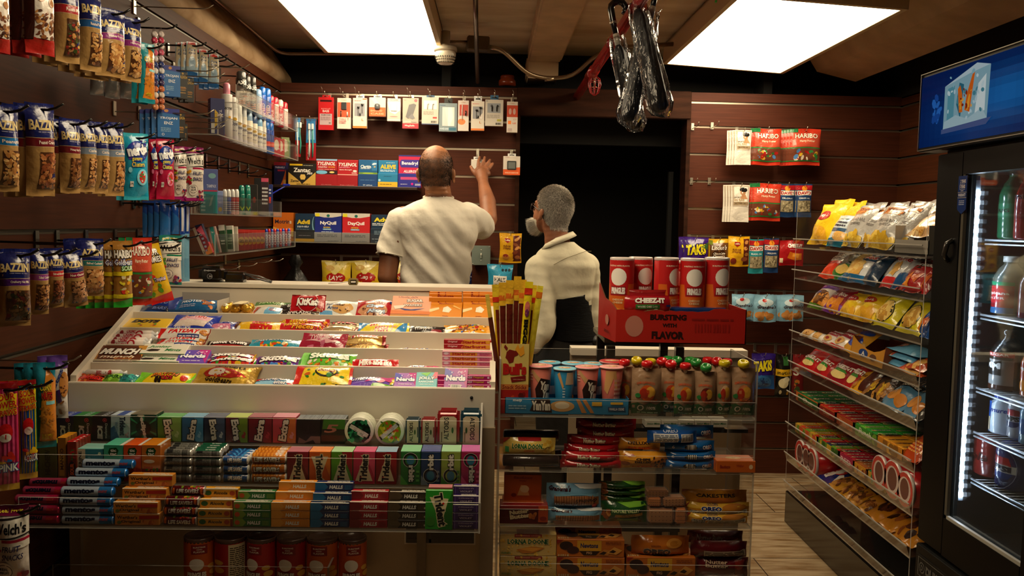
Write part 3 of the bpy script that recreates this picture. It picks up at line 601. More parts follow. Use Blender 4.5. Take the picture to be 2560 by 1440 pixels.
accessory((1145,252,1172,328),'narrow cable pack with an orange oval below the window','cdbfb8','r .15 .5 .95 .86 b4402e;r 0 0 1 .45 d4ccc2;e .35 .3 .35 .1 f07f3a;t C-FAST .5 .93 .4 .03 b86',obj=cable,tab=None)
accessory((1178,254,1211,327),'slim pale earphone pack with orange base stripe, nearer the doorway','d8cfc2','r .12 .4 .85 .82 8f9096;r 0 0 1 .07 df7a2c;t L .7 .28 .14 .08 c9772f;l .1 .9 .6 .94 1 c77;p e8e0d8 .5 .4 .85 .4 .85 .6',obj=earphones)
accessory((1213,250,1258,316),'white box showing black wired earbuds','c6beb2','r .12 .5 .85 .86 8e9298;l .1 .3 .8 .44 4 9a9186;r .66 .18 .9 .26 a7a02e;s .58 .05 .9 .13 12 2b2b2b;t BK .1 .94 .1 .03 357',obj=black_earbuds,tab='2a5a80')
accessory((1267,255,1294,332),'narrow orange and white cable pack beside the doorway','dcd1c6','r 0 .5 1 .88 c0401c;r .12 .27 .4 .38 ff8a3c;t CT .75 .42 .3 .05 c98;t LE .7 .3 .3 .05 d63;e .3 .68 .13 .1 c9a095;e .68 .68 .13 .1 c9a095;t C-FAST .5 .94 .4 .03 b86;l .1 .05 .5 .15 3 b99',tab=None)
accessory((1258,391,1300,438),'square white and orange wireless earphone pack below the rail','dacfc4','p dd5a20 0 0 1 0 1 .42 .75 .4 .25 .3 0 .3;t WIRELESS_EARPHONE .5 .12 .8 .07 f6cdb0;t C-FAST .25 .93 .25 .04 b77',obj=watch_case,ytop=378)
held=accessory((1178,399,1207,428),'white charger pack gripped by the reaching man','ddd6cc','',ytop=386,yy=4.84); 
# extra empty hooks visible above the rail are the wire loops
for k,(px,py) in enumerate(((806,222),(852,224),(889,223),(1020,225),(1072,227),(1124,230),(1162,230),(1200,228),(1238,229),(1284,231))):
    q=P(px,py,y=4.86); tag(link('wire_loop',MB().tube([(q.x,4.98,q.z-.03),(q.x,4.86,q.z-.022),(q.x,4.85,q.z),(q.x-.006,4.85,q.z+.012)],.0012,'b0a797',5).mesh('loop','metal')),'thin wire price loop, %s along the accessory rail'%(['first','second','third','fourth','fifth','sixth','seventh','eighth','ninth','tenth'][k]),'wire hook','wire price loops on the accessory rail')
# ---- medicine cartons
def med(px,desc,col,front,d=.11,Y=BY-.02,top='',z=None,rz=0,kind='medicine_carton',panel=None):
    x0,y0,x1,y1=px; cx,zb,w,h=box_at(x0,y0,x1,y1,Y); zb=z if z is not None else zb
    if panel:   # dispenser: low open tray in front of a taller printed back card
        hp=h*panel[0]; mb=MB(); mb.box(-w/2,w/2,-.01,.07,0,h,col,bev=.001); face_art(mb,front,w,h,(-w/2,-.01,0),(1,0,0),(0,0,1)); me=mb.mesh('m','carton'); o=tag(link(kind,me,(cx,Y+.02,zb)),desc,'medicine carton','medicine cartons on the back wall')
        m2=MB().box(-w/2-.001,w/2+.001,-.022,-.0105,0,hp,panel[1],bev=.001); face_art(m2,panel[2],w,hp,(-w/2,-.022,0),(1,0,0),(0,0,1)); link('tray_front',m2.mesh('t','carton'),parent=o)
    else: o=tag(link(kind,carton(w,d,h,col,front,top=top),(cx,Y+d/2-.01,zb),(0,0,rz)),desc,'medicine carton','medicine cartons on the back wall')
    return o
z1,z2=BZ1+.0005,BZ2+.0005
med((686,405,716,462),'dark blue cold remedy carton with orange flare at the shelf corner','1a1c48','r 0 .86 1 1 7a1420;t THERAFLU .5 .77 .8 .08 c9c3dc s=.2;r .3 .6 .9 .68 8a2038;p d9692a .55 0 1 0 1 .7 .75 .25;e .9 .15 .12 .1 e8b04a',z=z1,Y=BY+.03)
med((722,408,790,462),'black and gold heartburn carton with gold hexagon','17120f','p c9a24a 0 0 .6 0 0 .6;p c9a24a 1 0 .45 0 1 .62;p 17120f .35 .3 .65 .3 .5 .05;t Zantac .5 .7 .62 .2 f2ede2;t 360 .78 .55 .2 .1 f2ede2 s=.2;t Zantac .24 .2 .32 .12 17120f;r .05 .9 .52 .98 d8b21c;p d9b45c .42 .38 .46 .5 .6 .5 .64 .38 .6 .26 .46 .26;l .3 .04 .8 .1 1 5a4515;l .55 .9 .9 .96 1 998',z=z1,Y=BY-.01)
T1='r 0 .94 1 1 8fb6d8;t TYLENOL .48 .83 .86 .13 f4efe8 s=.25;t COLD+FLU .3 .7 .44 .05 f4efe8;t SEVERE .73 .7 .32 .05 e8a02c;l .1 .6 .9 .65 1 d99;r 0 .43 1 .58 2a0a10;e .25 .505 .28 .07 6fb7dc;e .75 .51 .12 .035 e9cf7a'
med((790,396,842,463),'red cold relief dispenser with pale blue capsule picture','a81620',T1,z=z1,panel=(.42,'9a121c','t 24_caplets .5 .1 .5 .08 c88'))
med((843,397,894,463),'red pain relief dispenser with small white tablet','a81620','t TYLENOL .5 .82 .9 .13 f4efe8 s=.25;t Extra_Strength .4 .62 .6 .05 f4efe8;l .08 .7 .6 .74 1 e9b;e .85 .58 .1 .035 f4e9e0;l .7 .48 .95 .54 2 fcc;r 0 .42 1 .45 c9b7a8',z=z1,panel=(.42,'9a121c','t Pain_reliever .5 .1 .7 .08 c88'))
med((896,399,943,466),'blue allergy dispenser with green hill band','15598c','t Claritin .38 .75 .55 .12 f2f5f4;r .7 .6 .98 .95 2a73a6;e .85 .86 .1 .03 f2f5f4;e .78 .84 .07 .025 f2f5f4;t 24 .85 .75 .1 .06 e7c14a;r 0 .47 1 .53 6a8f2c;e .5 .5 .3 .03 9ab83a;l .1 .66 .6 .7 1 bcd',z=z1,panel=(.46,'123f78','l .1 .5 .85 .6 1 4a76a8;t 25_tablets .5 .12 .5 .1 cde'))
med((945,400,994,467),'blue pain relief dispenser with yellow base','1b76a6','t ALEVE .5 .76 .8 .16 f0bd2a b=.05;l .1 .58 .85 .66 2 cfe3ee;l .4 .9 .85 .93 1 bde',z=z1,panel=(.5,'1f7aa8','r 0 0 1 .38 e2b22c;e .08 .5 .06 .09 a9d0e4;l .3 .78 .7 .84 1 0e3d5a;l .1 .18 .7 .26 1 5a4a10'))
med((996,387,1052,468),'magenta and violet allergy dispenser','c01a4a','p 3a2a8c .05 .7 .12 .62 .9 .62 .97 .7 .97 .78 .9 .86 .12 .86 .05 .78;t Benadryl .5 .74 .72 .13 f5eef2;t ALLERGY .52 .5 .6 .08 f5eef2 s=.15;r 0 .96 1 1 2a2a78',z=z1,panel=(.43,'26288a','r .1 .55 1 .75 c0447a;e .62 .25 .05 .08 e08;l .1 .2 .4 .3 1 aac;l .75 .15 1 .3 2 dde'))
med((684,535,735,606),'orange pain relief carton by the corner of the lower shelf','d9701c','t Motrin .45 .68 .72 .14 3a2a3c;e .8 .35 .3 .12 f0a530;e .9 .25 .3 .1 f6d06a;p f2b64a 0 .2 .6 .35 0 .5;t IB .85 .66 .1 .1 f5e9d0',z=z2,Y=BY+.03)
med((737,535,786,605),'navy liquid capsule dispenser with pale blue swirl','17334e','t Advil .42 .7 .66 .16 e3c52c b=.05;t LIQUI-GELS .4 .53 .6 .07 e9eef0 s=.2;e 1.02 .62 .16 .3 7fb0c4;e 1.08 .66 .17 .3 17334e;l .05 .4 .7 .46 2 7a93a6',z=z2,panel=(.42,'1d2226','l .2 .5 .8 .58 1 889;r 0 0 1 .25 b8912a'))
NQ='p %s 0 1 0 .92 .3 .8 .7 .8 1 .92 1 1;p d8d2c8 0 1 0 .9 .35 .84 .65 .84 1 .9 1 1;e .5 .9 .06 .05 1c6e62;t %s .5 .64 .6 .15 f5f2ee b=.04;t SEVERE .45 .5 .26 .045 e3c52c;r .3 .41 .62 .46 4fa6cf;r .02 .87 .18 .98 e8dc2c'
med((786,533,853,606),'deep blue night cold medicine carton behind grey leaflet','1b2a86',NQ%('1b2a86','NyQuil')+';t COLD+FLU .46 .435 .26 .03 fff;l .25 .34 .7 .38 1 bcd',z=z2,panel=(.33,'8a8c8e','l .1 .55 .85 .85 2 5a5f66;l .5 .1 .9 .2 1 5a5f66'))
med((855,533,924,606),'bright red day cold medicine carton behind grey leaflet','c8222a',NQ%('c8222a','DayQuil')+';t COLD+FLU .46 .435 .26 .03 fff',z=z2,panel=(.33,'8f8d8c','l .1 .55 .85 .85 2 5a5f66;l .5 .1 .9 .2 1 5a5f66'))
med((927,536,985,607),'navy tablet dispenser with yellow lettering beside the man','17334e','t Advil .5 .82 .76 .15 e9dc2c b=.05;l .05 .62 .8 .72 2 e9eef0',z=z2,panel=(.5,'162c40','l .15 .6 .8 .9 3 7a93a6;l .05 .25 .7 .34 1 9ab;l .2 .05 .8 .14 1 789'))
# ---- toothbrush cards
def toothbrush(px,desc,rz=0):
    x0,y0,x1,y1=px; Y=4.88; cx,zb,w,h=box_at(x0,y0,x1,y1,Y); mb=MB(); mb.box(-w/2,w/2,0,.002,0,h,'9c1a22')
    face_art(mb,'p 2a78b0 0 .42 1 .42 .95 1 .05 1;p 7fb4d4 .15 .5 .85 .5 .8 .85 .2 .85;r 0 .95 1 1 1f5f94;t Colgate .25 .2 .16 .36 f0e8e0 r=90;p 9c1a22 0 0 1 0 1 .4 0 .4;t Colgate .25 .2 .16 .36 f0e8e0 r=90',w,h,(-w/2,0,0),(1,0,0),(0,0,1))
    o=tag(link('toothbrush_pack',mb.mesh('card','gloss'),(cx,Y,zb),(0,0,rz)),desc,'toothbrush pack'); 
    for i,x in enumerate((-.008,.010)):
        m=MB().tube([(x,-.006,h*.08),(x+.002,-.008,h*.35),(x-.001,-.006,h*.6),(x,-.006,h*.8)],[.004,.005,.003,.003],['d8e4e0','3f9a8a'][i],8); m.box(x-.006,x+.006,-.014,-.005,h*.74,h*.88,'dfe8ea',bev=.002); link('toothbrush',m.mesh('brush','gloss'),parent=o)
    q=h*.5; hook(cx,zb+h-.01,Y-.03,'chrome hook holding the '+desc)
toothbrush((765,297,790,401),'twin toothbrush card with blue top and red base'); toothbrush((738,294,752,392),'twin toothbrush card seen edge on by the clear bin',R(35))
# ---- chips and bags low on the back wall
LAY='r 0 0 1 .5 e3b81e;e .5 .5 .34 .16 a8201c;e .5 .51 .3 .13 b8241e;t LAY\'S .5 .5 .5 .14 f6efe0 s=.2;p f0dc8a .1 .96 .4 .6 .5 .6 .9 .96;e .3 .78 .16 .08 d9b060;r .7 .05 .95 .12 c9a020'
def pxbag(px,Y,desc,col,art,cat='snack bag',kind='snack_bag',t=.05,n=1,seed=1,hk=True,place='',**k):
    x0,y0,x1,y1=px; cx,zb,w,h=box_at(x0,y0,x1,y1,Y); kk={a:k.pop(a) for a in ('sealcol','fill','waist','crinkle','mat','backcol') if a in k}
    return hang(kind,bag(w,h,t,col,art,seed=seed,**kk),cx,zb+h,h,Y,desc,cat,n=n,place=place,hk=hk,**k)
LAYC='ead04a'
pxbag((804,652,878,735),4.84,'yellow potato chip bag with red oval,','e6c63a',LAY,place='nearer the black refuse bag',seed=3,sealcol='e9d876',hl='yellow chip bag nearer the refuse bag')
pxbag((878,652,954,735),4.84,'yellow potato chip bag with red oval,','e6c63a',LAY.replace("LAY'S","Lays"),place='next to the man in the tee',seed=8,sealcol='e9d876',hl='yellow chip bag next to the man')
pxbag((958,654,1034,735),4.86,'yellow potato chip bag mostly hidden behind the man','e6c63a',LAY,seed=5,sealcol='e9d876')
pxbag((1248,583,1304,657),4.86,'yellow fudge cookie bag hanging at the doorway edge','e2a918','p e2a918 0 0 1 0 1 1 0 1;r .62 .06 .98 .92 5a2418;e .8 .8 .14 .05 c98a4a 30;e .75 .62 .14 .05 8a4a2a -30;e .82 .5 .13 .05 c98a4a 30;e .72 .36 .13 .06 7a3a22 20;e .82 .2 .12 .06 9a5a30;p a31c22 .22 .74 .36 .66 .5 .74 .48 .82 .24 .82;t Keebler .36 .765 .26 .055 f3e6c8 s=.2;t FUDGE .34 .56 .34 .06 6a1c18;t STRIPES .34 .48 .36 .06 6a1c18;e .3 .2 .16 .1 c9863a;e .28 .24 .12 .05 8a3020',seed=4,t=.035,waist=.08)
pxbag((1217,661,1283,735),4.86,'sky blue kettle chip bag with white label at the doorway','2f8fb4','r .22 .1 .78 .62 ece8e0;t HAL\'S .5 .5 .46 .14 1e2a30;l .3 .2 .7 .36 3 334;e .6 .82 .05 .045 17303a;e .73 .82 .05 .045 17303a;e .86 .82 .05 .045 17303a',seed=6,t=.05,waist=.12)
pxbag((1160,664,1180,735),4.9,'dark blue snack bag peeking out behind the man','1a1c40','n 0 0 1 1 .1 28406a,c9c9d8 14',seed=6,t=.04)
# black refuse bag in the corner
q=P(735,735,y=4.6); mb=MB(); V=[];Fc=[]; n=22; prof=[(.02,.24),(.035,.2),(.02,.17),(.05,.12),(.09,.06),(.13,.0),(.15,-.06),(.15,-.35)]
for i,(r,z) in enumerate(prof):
    for k in range(n):
        a=2*PI*k/n; rr=r*(1+.14*math.sin(5*a+i*.8)+.1*math.sin(9*a-i)); V.append((rr*math.cos(a)+.03*max(0,-z+.2),rr*.5*math.sin(a),z))
for i in range(len(prof)-1):
    for k in range(n): Fc.append((i*n+(k+1)%n,i*n+k,(i+1)*n+k,(i+1)*n+(k+1)%n))
M['bin']=pmat('thin_black_polythene','070707',.35,bump=1,bscale=30,coat=.05)
tag(link('refuse_bag',mb.add(V,Fc,'111',0,True).mesh('bag','bin'),(q.x-.02,4.72,P(735,735,y=4.72).z-.03)),'crumpled black refuse bag hanging in the wall corner','bag')
# light switch box
q=P(1201,638,y=4.96); o=tag(link('switch_box',MB().box(-.05,.05,-.03,.03,-.052,.052,'5f6a64',bev=.006).box(-.053,.053,-.034,-.03,-.055,.055,'6a766f',bev=.006).mesh('sw','carton'),q+Vector((.004,0,0))),'grey metal light switch box on the back wall','switch')
link('toggle',MB().box(-.005,.005,-.038,-.034,-.014,.014,'8c958e').box(-.003,.003,-.048,-.036,.0,.012,'d9d3c4',bev=.001).mesh('tg','gloss'),parent=o)
for dx,dz in ((0,.03),(0,-.03),(-.045,.047),(.045,.047),(-.045,-.047),(.045,-.047)): link('screw',MB().lathe([(.003,0),(.003,.0015)],'c9c4b8',8).mesh('sc','metal'),(dx,-.0345,dz),(R(90),0,0),parent=o)
# ================================================================ EAST BACK WALL (right of doorway)
def bag_pair(*a,**k): return pxbag(*a,**k)
DU='p b9aa98 .1 .42 .9 .42 .95 .98 .05 .98;p e6ded2 .16 .5 .9 .5 .9 .95 .16 .95;e .66 .86 .2 .07 1c1816;e .64 .79 .15 .07 b98862;e .7 .86 .17 .055 1c1816;p b98862 .5 .62 .9 .62 .78 .74 .6 .74;r .15 .46 .95 .54 9a8566;t SPORT .35 .66 .38 .04 5a4a3a;t DU_RAG .45 .59 .55 .06 a08048;t TIE_DOWN_CAP .5 .5 .6 .035 3a2a1a'
for (a,b,pl) in (((1836,325,1878,412),(1818,330,1836,410),'on the upper hook'),((1826,462,1873,555),(1806,466,1826,553),'on the middle hook')):
    pxbag(a,4.86,'clear bag of a white durag,','ddd6ca',DU,cat='durag pack',kind='durag_pack',t=.012,seed=2,n=4,dy=.014,dx=-.011,place=pl,mat='film',crinkle=.6,hl='white durag packs '+pl)
HB='r 0 .9 .25 1 1e6e3c;p c8503a .05 .88 .95 .88 .95 .5 .05 .5;t HARIBO .52 .8 .74 .13 f2ead8 o=8c1418;t Harry_Potter .55 .65 .5 .07 f6e6c8;r 0 .46 1 .49 2e7a3a;r 0 .12 1 .46 6b3a28;n .05 .14 .95 .44 .08 c9a02c,d8c8b0,a8201c,4a7ab0,2e7a3a 16;r 0 .1 1 .13 2e7a3a'
for a,pl,n,sd in (((1882,322,1952,413),'beside the upper durags',2,3),((1974,322,2050,413),'alone on the upper rail',4,5),((1880,459,1951,552),'beside the middle durags',2,7)):
    pxbag(a,4.85,'red gummy candy bag with white lettering,','c23420',HB,cat='candy bag',kind='candy_bag',t=.03,seed=sd,n=n,dy=.022,dx=-.01,place=pl,waist=.02,hl='red gummy bags '+pl)
DV=lambda c,w:'r 0 .82 1 .96 a81a20;e .5 .86 .18 .08 e8902a;r .04 .66 .96 .8 e8e2d6;t DAVID .5 .725 .84 .1 a8201c b=.05;r .04 .5 .96 .65 %s;t %s .5 .57 .7 .05 dfe6e8;r .08 .16 .92 .5 8f8468;n .1 .17 .9 .49 .09 b8ab8a,6a5f48,9a8e70 60'%(c,w)
pxbag((1948,460,1986,543),4.86,'blue and red sunflower seed bag,','1e3c68',DV('1e3c68','ORIGINAL'),place='on the middle rail',kind='seed_bag',t=.025,seed=9,sealcol='1e3c68',n=2,dx=-.008)
pxbag((1990,460,2029,543),4.86,'blue sunflower seed bag nearest the chip display','1e3c68',DV('1e3c68','ORIGINAL'),kind='seed_bag',t=.025,seed=10,n=3,dx=-.008)
pxbag((1871,598,1908,684),4.86,'teal sunflower seed bag','2a8c94',DV('2a8c94','RANCH'),kind='seed_bag',t=.025,seed=11,hl='teal seed bag')
pxbag((1909,596,1946,682),4.87,'navy sunflower seed bag between the teal one and the red cracker bag','1e3c68',DV('1e3c68','ORIGINAL'),kind='seed_bag',t=.025,seed=12,hl='navy seed bag')
pxbag((1706,593,1770,670),4.84,'purple rolled tortilla chip bag with yellow lettering above the cans,','3a1a78','t TAKIS .52 .6 .82 .34 e8d81e r=5 s=.2 b=.06 o=1a0c3c;p 3a6a3a .7 .7 1 .6 1 .85',t=.05,seed=13,n=2,dx=-.02)
pxbag((1770,597,1822,670),4.86,'yellow chocolate pretzel bag beside the purple one','d9a820','r .06 .1 .94 .86 6a4422;e .5 .45 .36 .2 3c2212;t Linden\'s .5 .7 .76 .16 f0e8d8 s=.3 o=3c2212;t Chocolate .5 .5 .6 .08 f0e8d8 s=.2;t Chippers .5 .4 .6 .08 f0e8d8 s=.2;n .08 .12 .92 .3 .1 c9a06a,8a5a30 20;r .02 .8 .2 .95 7a8a2a',t=.04,seed=14)
pxbag((1820,591,1873,666),4.85,'yellow fudge cookie bag among the snacks above the cans','e2a918','r .7 .06 .98 .92 5a2418;e .85 .8 .1 .06 c98a4a 30;e .8 .6 .1 .06 c98a4a -30;e .85 .4 .1 .06 b97a3a;e .75 .25 .16 .08 8a4a2a;p a31c22 .25 .74 .4 .66 .55 .74 .52 .82 .28 .82;t Keebler .4 .765 .26 .055 f3e6c8;t FUDGE .38 .56 .38 .06 6a1c18;t STRIPES .38 .48 .4 .06 6a1c18;e .25 .18 .14 .1 8a3020',seed=15,t=.035,sealcol='d9a010',waist=.02)
pxbag((1948,601,2009,664),4.86,'red cheese cracker bag beside the seed bags','a8181e','t CHEEZ-IT .62 .78 .6 .16 f4eee4 b=.06;p d9741e .3 .3 .6 .2 .9 .25 .9 .5 .6 .48 .4 .55;p e89a3a .5 .35 .75 .3 .8 .48 .55 .5;r .02 .12 .14 .3 d8c8a0;l .4 .62 .7 .66 1 e9b',t=.035,seed=16,waist=.02)
GR='e .5 .72 .34 .14 cfe4ee;t Grandma\'s .55 .56 .86 .13 3a1c1c s=.3;n .1 .08 .9 .38 .16 c98a4a,b87434 8;e .45 .8 .1 .06 b8302a;e .25 .25 .2 .13 c98a4a;e .7 .2 .18 .12 c98a4a'
for a,pl,sd,n in (((1829,735,1882,799),'nearest the cans',1,1),((1884,737,1941,805),'mid row',2,3),((1950,738,2009,803),'nearest the chip display',3,3)):
    pxbag(a,4.86,'pale blue cookie bag with brown cookies,','86b6cf',GR,place=pl,kind='cookie_bag',cat='cookie bag',t=.03,seed=20+sd,n=n,dx=-.014,waist=.02,crinkle=1.4,hl='pale blue cookie bags '+pl)
pxbag((1880,884,1937,972),4.82,'purple and blue rolled chip bag on the low rail','2c1a6a','r 0 0 1 .4 2a5ea0;t TAKIS .45 .66 .8 .3 d8c81e r=5 s=.2 b=.06 o=1a0c3c;n .2 .1 .8 .35 .2 3a78b8,1a3c78 8',t=.05,seed=26,n=2)
pxbag((1938,886,1980,992),4.84,'black popcorn bag with yellow band on the low rail','14140f','r 0 .5 1 .66 d8a820;t smartfood .5 .58 .86 .09 1a1a10;e .45 .34 .3 .12 e8dcae;e .6 .42 .2 .07 f2e8c0;e .3 .12 .08 .05 e8dcae;r .4 .75 .7 .95 2a5a2a;e .75 .1 .07 .06 d8a820',t=.05,seed=27)
pxbag((1978,886,2010,990),4.86,'dark red snack bag behind the chip display side','7a1418','t S .3 .6 .4 .2 e8e0d0;n .1 .1 .9 .4 .2 c9702a,3a5a2a 8',t=.04,seed=28)
for k,(px,py) in enumerate(((1734,320),(1783,318),(1731,457),(1776,457))):
    q=P(px,py,y=4.97); hook(q.x,q.z,4.86,'empty chrome hook, %s of the %s rail by the doorway'%(['first','second'][k%2],['upper','middle'][k//2]),zg=q.z+.028)
# ================================================================ CANDY IN THE TRAYS
TF=[z-.02 for z in TZ]
def lay(r,px,desc,cat,mk,H=.075,t=.02,dy=.014,rz=0,kind=None,group=None,tmin=8):
    """a pack lying back in tray r, filling the picture box px; mk(w,H)->mesh"""
    x0,y0,x1,y1=px; y=TY[r]+dy; xm=(x0+x1)/2; a=P(x0,y1,y=y); b=P(x1,y1,y=y); w=b.x-a.x; z=max(TF[r]+t*.5,P(xm,y1,y=y).z-.006); cx=(a.x+b.x)/2
    best=tmin
    for d in range(88,tmin,-1):
        q=R(d)
        if proj((cx,y+H*math.sin(q),z+H*math.cos(q)+t*.35*math.sin(q)))[1]<=y0: best=d; break
    o=tag(link(kind or 'candy_pack',mk(w,H),(cx,y,z),(-R(best),0,R(rz))),desc,cat,group); return o
def bar(col,art,t=.02,seal='lr',seed=1,mat='film',**k): return lambda w,H: bag(w,H,t,col,art,seal=seal,seed=seed,mat=mat,**k)
def bx(col,art,d=.018,top='',**k): return lambda w,H: carton(w,d,H,col,art,top=top,**k)
def rl(col,art,r=.011,**k):
    def f(w,H): m=rollpack(w,r,col,art,span=160,**k); return m
    return f
def stackrolls(r,px,n,desc,cat,mk,step,rad=.011,kind='candy_roll'):
    """rolls piled on each other in a tray; px is the lowest one's picture box, step = (dx,dpy,dy) per roll up"""
    x0,y0,x1,y1=px
    for k in range(n):
        y=TY[r]+.018+step[2]*k; yy=y1+step[1]*k; a=P(x0+step[0]*k,yy,y=y); b=P(x1+step[0]*k,yy,y=y); z=max(TF[r],a.z-.003)
        tag(link(kind,mk(b.x-a.x,rad*2),((a.x+b.x)/2,y,z)),'%s, %s of its pile'%(desc,'bottom one' if k==0 else 'topmost' if k==n-1 else ORD[k]+' from the bottom' if k else ''),cat,'pile: '+desc[:50])
CB='candy'
# row 0 (front)
lay(0,(204,919,316,936),'white strawberry cream roll behind the sour gummies','candy roll',rl('e6dcd4','t CREME .38 .5 .16 .4 a8202c r=180;e .72 .5 .06 .3 b83a3a;n .1 .3 .9 .7 .02 d8a8a8,8a3a3a 10',.010,twist=True),dy=.05,H=.02,kind='candy_roll')
lay(0,(175,928,255,943),'orange gummy packet lying behind an alike one','candy',bar('b8501c','n 0 .1 1 .9 .07 d8732a,a83a1c,e8a03a 26;t LIFE_SAVERS .5 .5 .8 .4 c81e1e s=.2',.018,seed=3),H=.035,dy=.034)
lay(0,(170,936,254,953),'orange red gummy packet at the tray corner','candy',bar('b83a1c','n 0 .1 1 .9 .07 d8732a,a82a1c,e8a03a 26;t GUMMIES .5 .5 .8 .5 d8241e o=6a1010 s=.2',.02,seed=4),H=.04)
lay(0,(252,930,303,953),'lime green sour gummy packet end','candy',bar('6a9a2a','n 0 .1 1 .9 .12 8ac83a,4a8a3a,a8d85a 20;t SOURS .5 .45 .8 .3 1e4a1e',.022,seed=5),H=.045)
lay(0,(288,931,336,953),'teal sour gummy packet end','candy',bar('2a8a80','n 0 .1 1 .9 .12 3ab0a0,2a7a8a 20;t SOURS .35 .45 .5 .25 1e4a4a',.022,seed=6),H=.045)
lay(0,(335,928,475,957),'yellow sour candy bag with lime corners','candy',bar('e0c01c','p 7ac82a 0 0 .12 0 .3 1 0 1;p 7ac82a 1 0 .9 0 .95 .7 1 1;t SOUR .6 .78 .26 .26 2a7a2a s=.2;t PATCH .5 .55 .46 .3 d8701c o=1a1208 s=.15;t KIDS .55 .3 .22 .18 c8202c o=1a1208;e .85 .4 .06 .22 c8281e;e .38 .25 .03 .2 1a1208;e .44 .2 .03 .16 1a1208',.028,seed=7),H=.06)
lay(0,(474,912,632,960),'gold gummy bear bag with black lettering','candy',bar('c9a23a','p b02820 .12 .55 .3 .8 .6 .62 .85 .35 .6 .2 .2 .3;e .35 .5 .14 .2 d8d0c4;n .3 .25 .8 .6 .04 c8a02a,a8201c,e8d8b8,d8702a 18;t HARIBO .52 .83 .5 .2 1a1410 r=-6;t Goldbears .42 .16 .46 .16 2a1a10 s=.2 r=-8;r .88 0 1 1 a8822a',.035,seed=8,mat='foil'),H=.095,rz=-4)
lay(0,(624,944,742,962),'light blue chewy candy bites packet','candy',bar('8abfe0','r 0 .6 .5 .95 c8242c;t AIRHEADS .48 .62 .66 .34 f2f0ee o=1a3a7a s=.25;t bites .62 .25 .25 .24 f2f0ee o=1a3a7a s=.2;e .85 .3 .1 .2 c8404a',.022,seed=9),H=.05)
lay(0,(739,949,862,964),'yellow candy packet under the red cornered one','candy',bar('d8b81e','n .1 .1 .9 .9 .05 2a6a2a,1a1208,c8301e 16',.02,seed=10,sealcol='c8281e'),H=.04)
lay(0,(733,914,877,956),'crumpled yellow candy bag with red end seals','candy',bar('e2c41e','p c8281e 0 0 .1 0 .16 1 0 1;n .15 .15 .9 .8 .05 2a7a2a,c85a1e,f0e0a0 12;e .55 .5 .2 .28 1a1a10;e .55 .5 .17 .22 e8d01e;t Skittles .55 .55 .3 .2 8a2a10 s=.2 o=f2e0a0;e .6 .3 .05 .12 2a7a2a',.034,seed=11,sealcol='c8281e'),H=.085,dy=.02,rz=3)
lay(0,(861,940,981,966),'violet and pink gummy packet with lime tip','candy',bar('6a4ab0','p c83a8a .4 .3 1 .5 1 1 .7 1;t SWEETARTS .42 .6 .6 .3 e8e4f4 o=2a1a6a s=.2;e .72 .45 .1 .2 e8a0b8;p 6aa82a .5 0 1 0 1 .25 .6 .2;p d8c81e .92 .3 1 .3 1 .9 .95 .9',.026,seed=12),H=.065)
ND='p 5a5ac0 0 .4 .4 .8 0 1;p c02a8a 1 0 1 1 .6 1;n 0 .6 1 1 .04 f0d8f0,e8b0e0 12;t Nerds .5 .52 .84 .28 f6f4fa o=1a2a8a b=.05;l .2 .14 .8 .24 1 e8d0ec'
lay(0,(984,933,1040,968),'small pastel pink and violet candy box','candy box',bx('a870c0',ND),H=.06,kind='candy_box')
lay(0,(1038,931,1092,968),'small pale turquoise candy box beside the pastel pink one','candy box',bx('7ac4cc','p e87a8a .7 .5 1 .6 1 1 .85 1;p 8ad06a .2 .9 .5 .7 .7 1;t JOLLY .5 .56 .76 .26 f4f4f4 o=1a6a7a b=.05;t RANCHER .5 .34 .7 .12 e8f4f4;l .2 .14 .8 .22 1 d0ecec'),H=.06,kind='candy_box')
stackrolls(0,(1094,955,1116,967),3,'magenta chew bar end beside the tilted candy box','candy bar',lambda w,H: carton(w,.02,.0115,'c02a7a'),(0,-11,.006),kind='candy_bar')
stackrolls(0,(1150,955,1227,967),3,'magenta fruit chew bar with yellow lettering','candy bar',lambda w,H: carton(w,.02,.0115,'b02070','t HI-CHEW .25 .5 .3 .6 f0e8f0;t Tropical .6 .5 .35 .6 e0c82a s=.2;e .92 .5 .04 .25 f0d8e8'),(0,-11.3,.006),kind='candy_bar')
lay(0,(1109,921,1167,970),'small violet candy box standing tilted at the tray end','candy box',bx('a84aa8',ND+';r .3 0 .75 .2 e8e4e0;s .34 .02 .72 .18 14 222'),H=.062,kind='candy_box',dy=.006,rz=-4)
# row 1
lay(1,(225,866,348,906),'brown peanut bar box with large white lettering','candy box',bx('5a2a14','p a8702a 0 0 .12 0 .06 1 0 1;p c08a3a .8 1 1 1 1 .3;t MUNCH .5 .62 .8 .36 f0ece4 o=1a0c06 s=.3 b=.06;t munch .5 .3 .7 .18 e8d8c0 s=.3;r 0 0 1 .12 c8b8a0;l .05 .02 .95 .1 2 3a2a1a;n .1 .12 .9 .24 .04 b87a3a,8a4a2a 16',.02),H=.08,kind='candy_box')
JM='p 241410 .12 .35 .22 .5 .42 .46 .38 .3 .2 .26;t Junior .38 .7 .5 .26 1e7a3c s=.3;t Mints .7 .42 .36 .24 1e7a3c s=.3;r 0 0 1 .05 1e5a2c'
for px,ds,dy in (((347,861,462,887),'cream coloured mint box with green lettering, upper of two',.046),((330,886,447,907),'cream coloured mint box with green lettering, lower of two',.012)):
    lay(1,px,ds,'candy box',bx('dcd8c8',JM,.018,top='l .2 .3 .8 .6 1 1e5a2c'),H=.055,kind='candy_box',dy=dy)
lay(1,(438,876,513,909),'violet and pink candy box behind the red fruit bags','candy box',bx('6a4ab8',ND),H=.065,kind='candy_box')
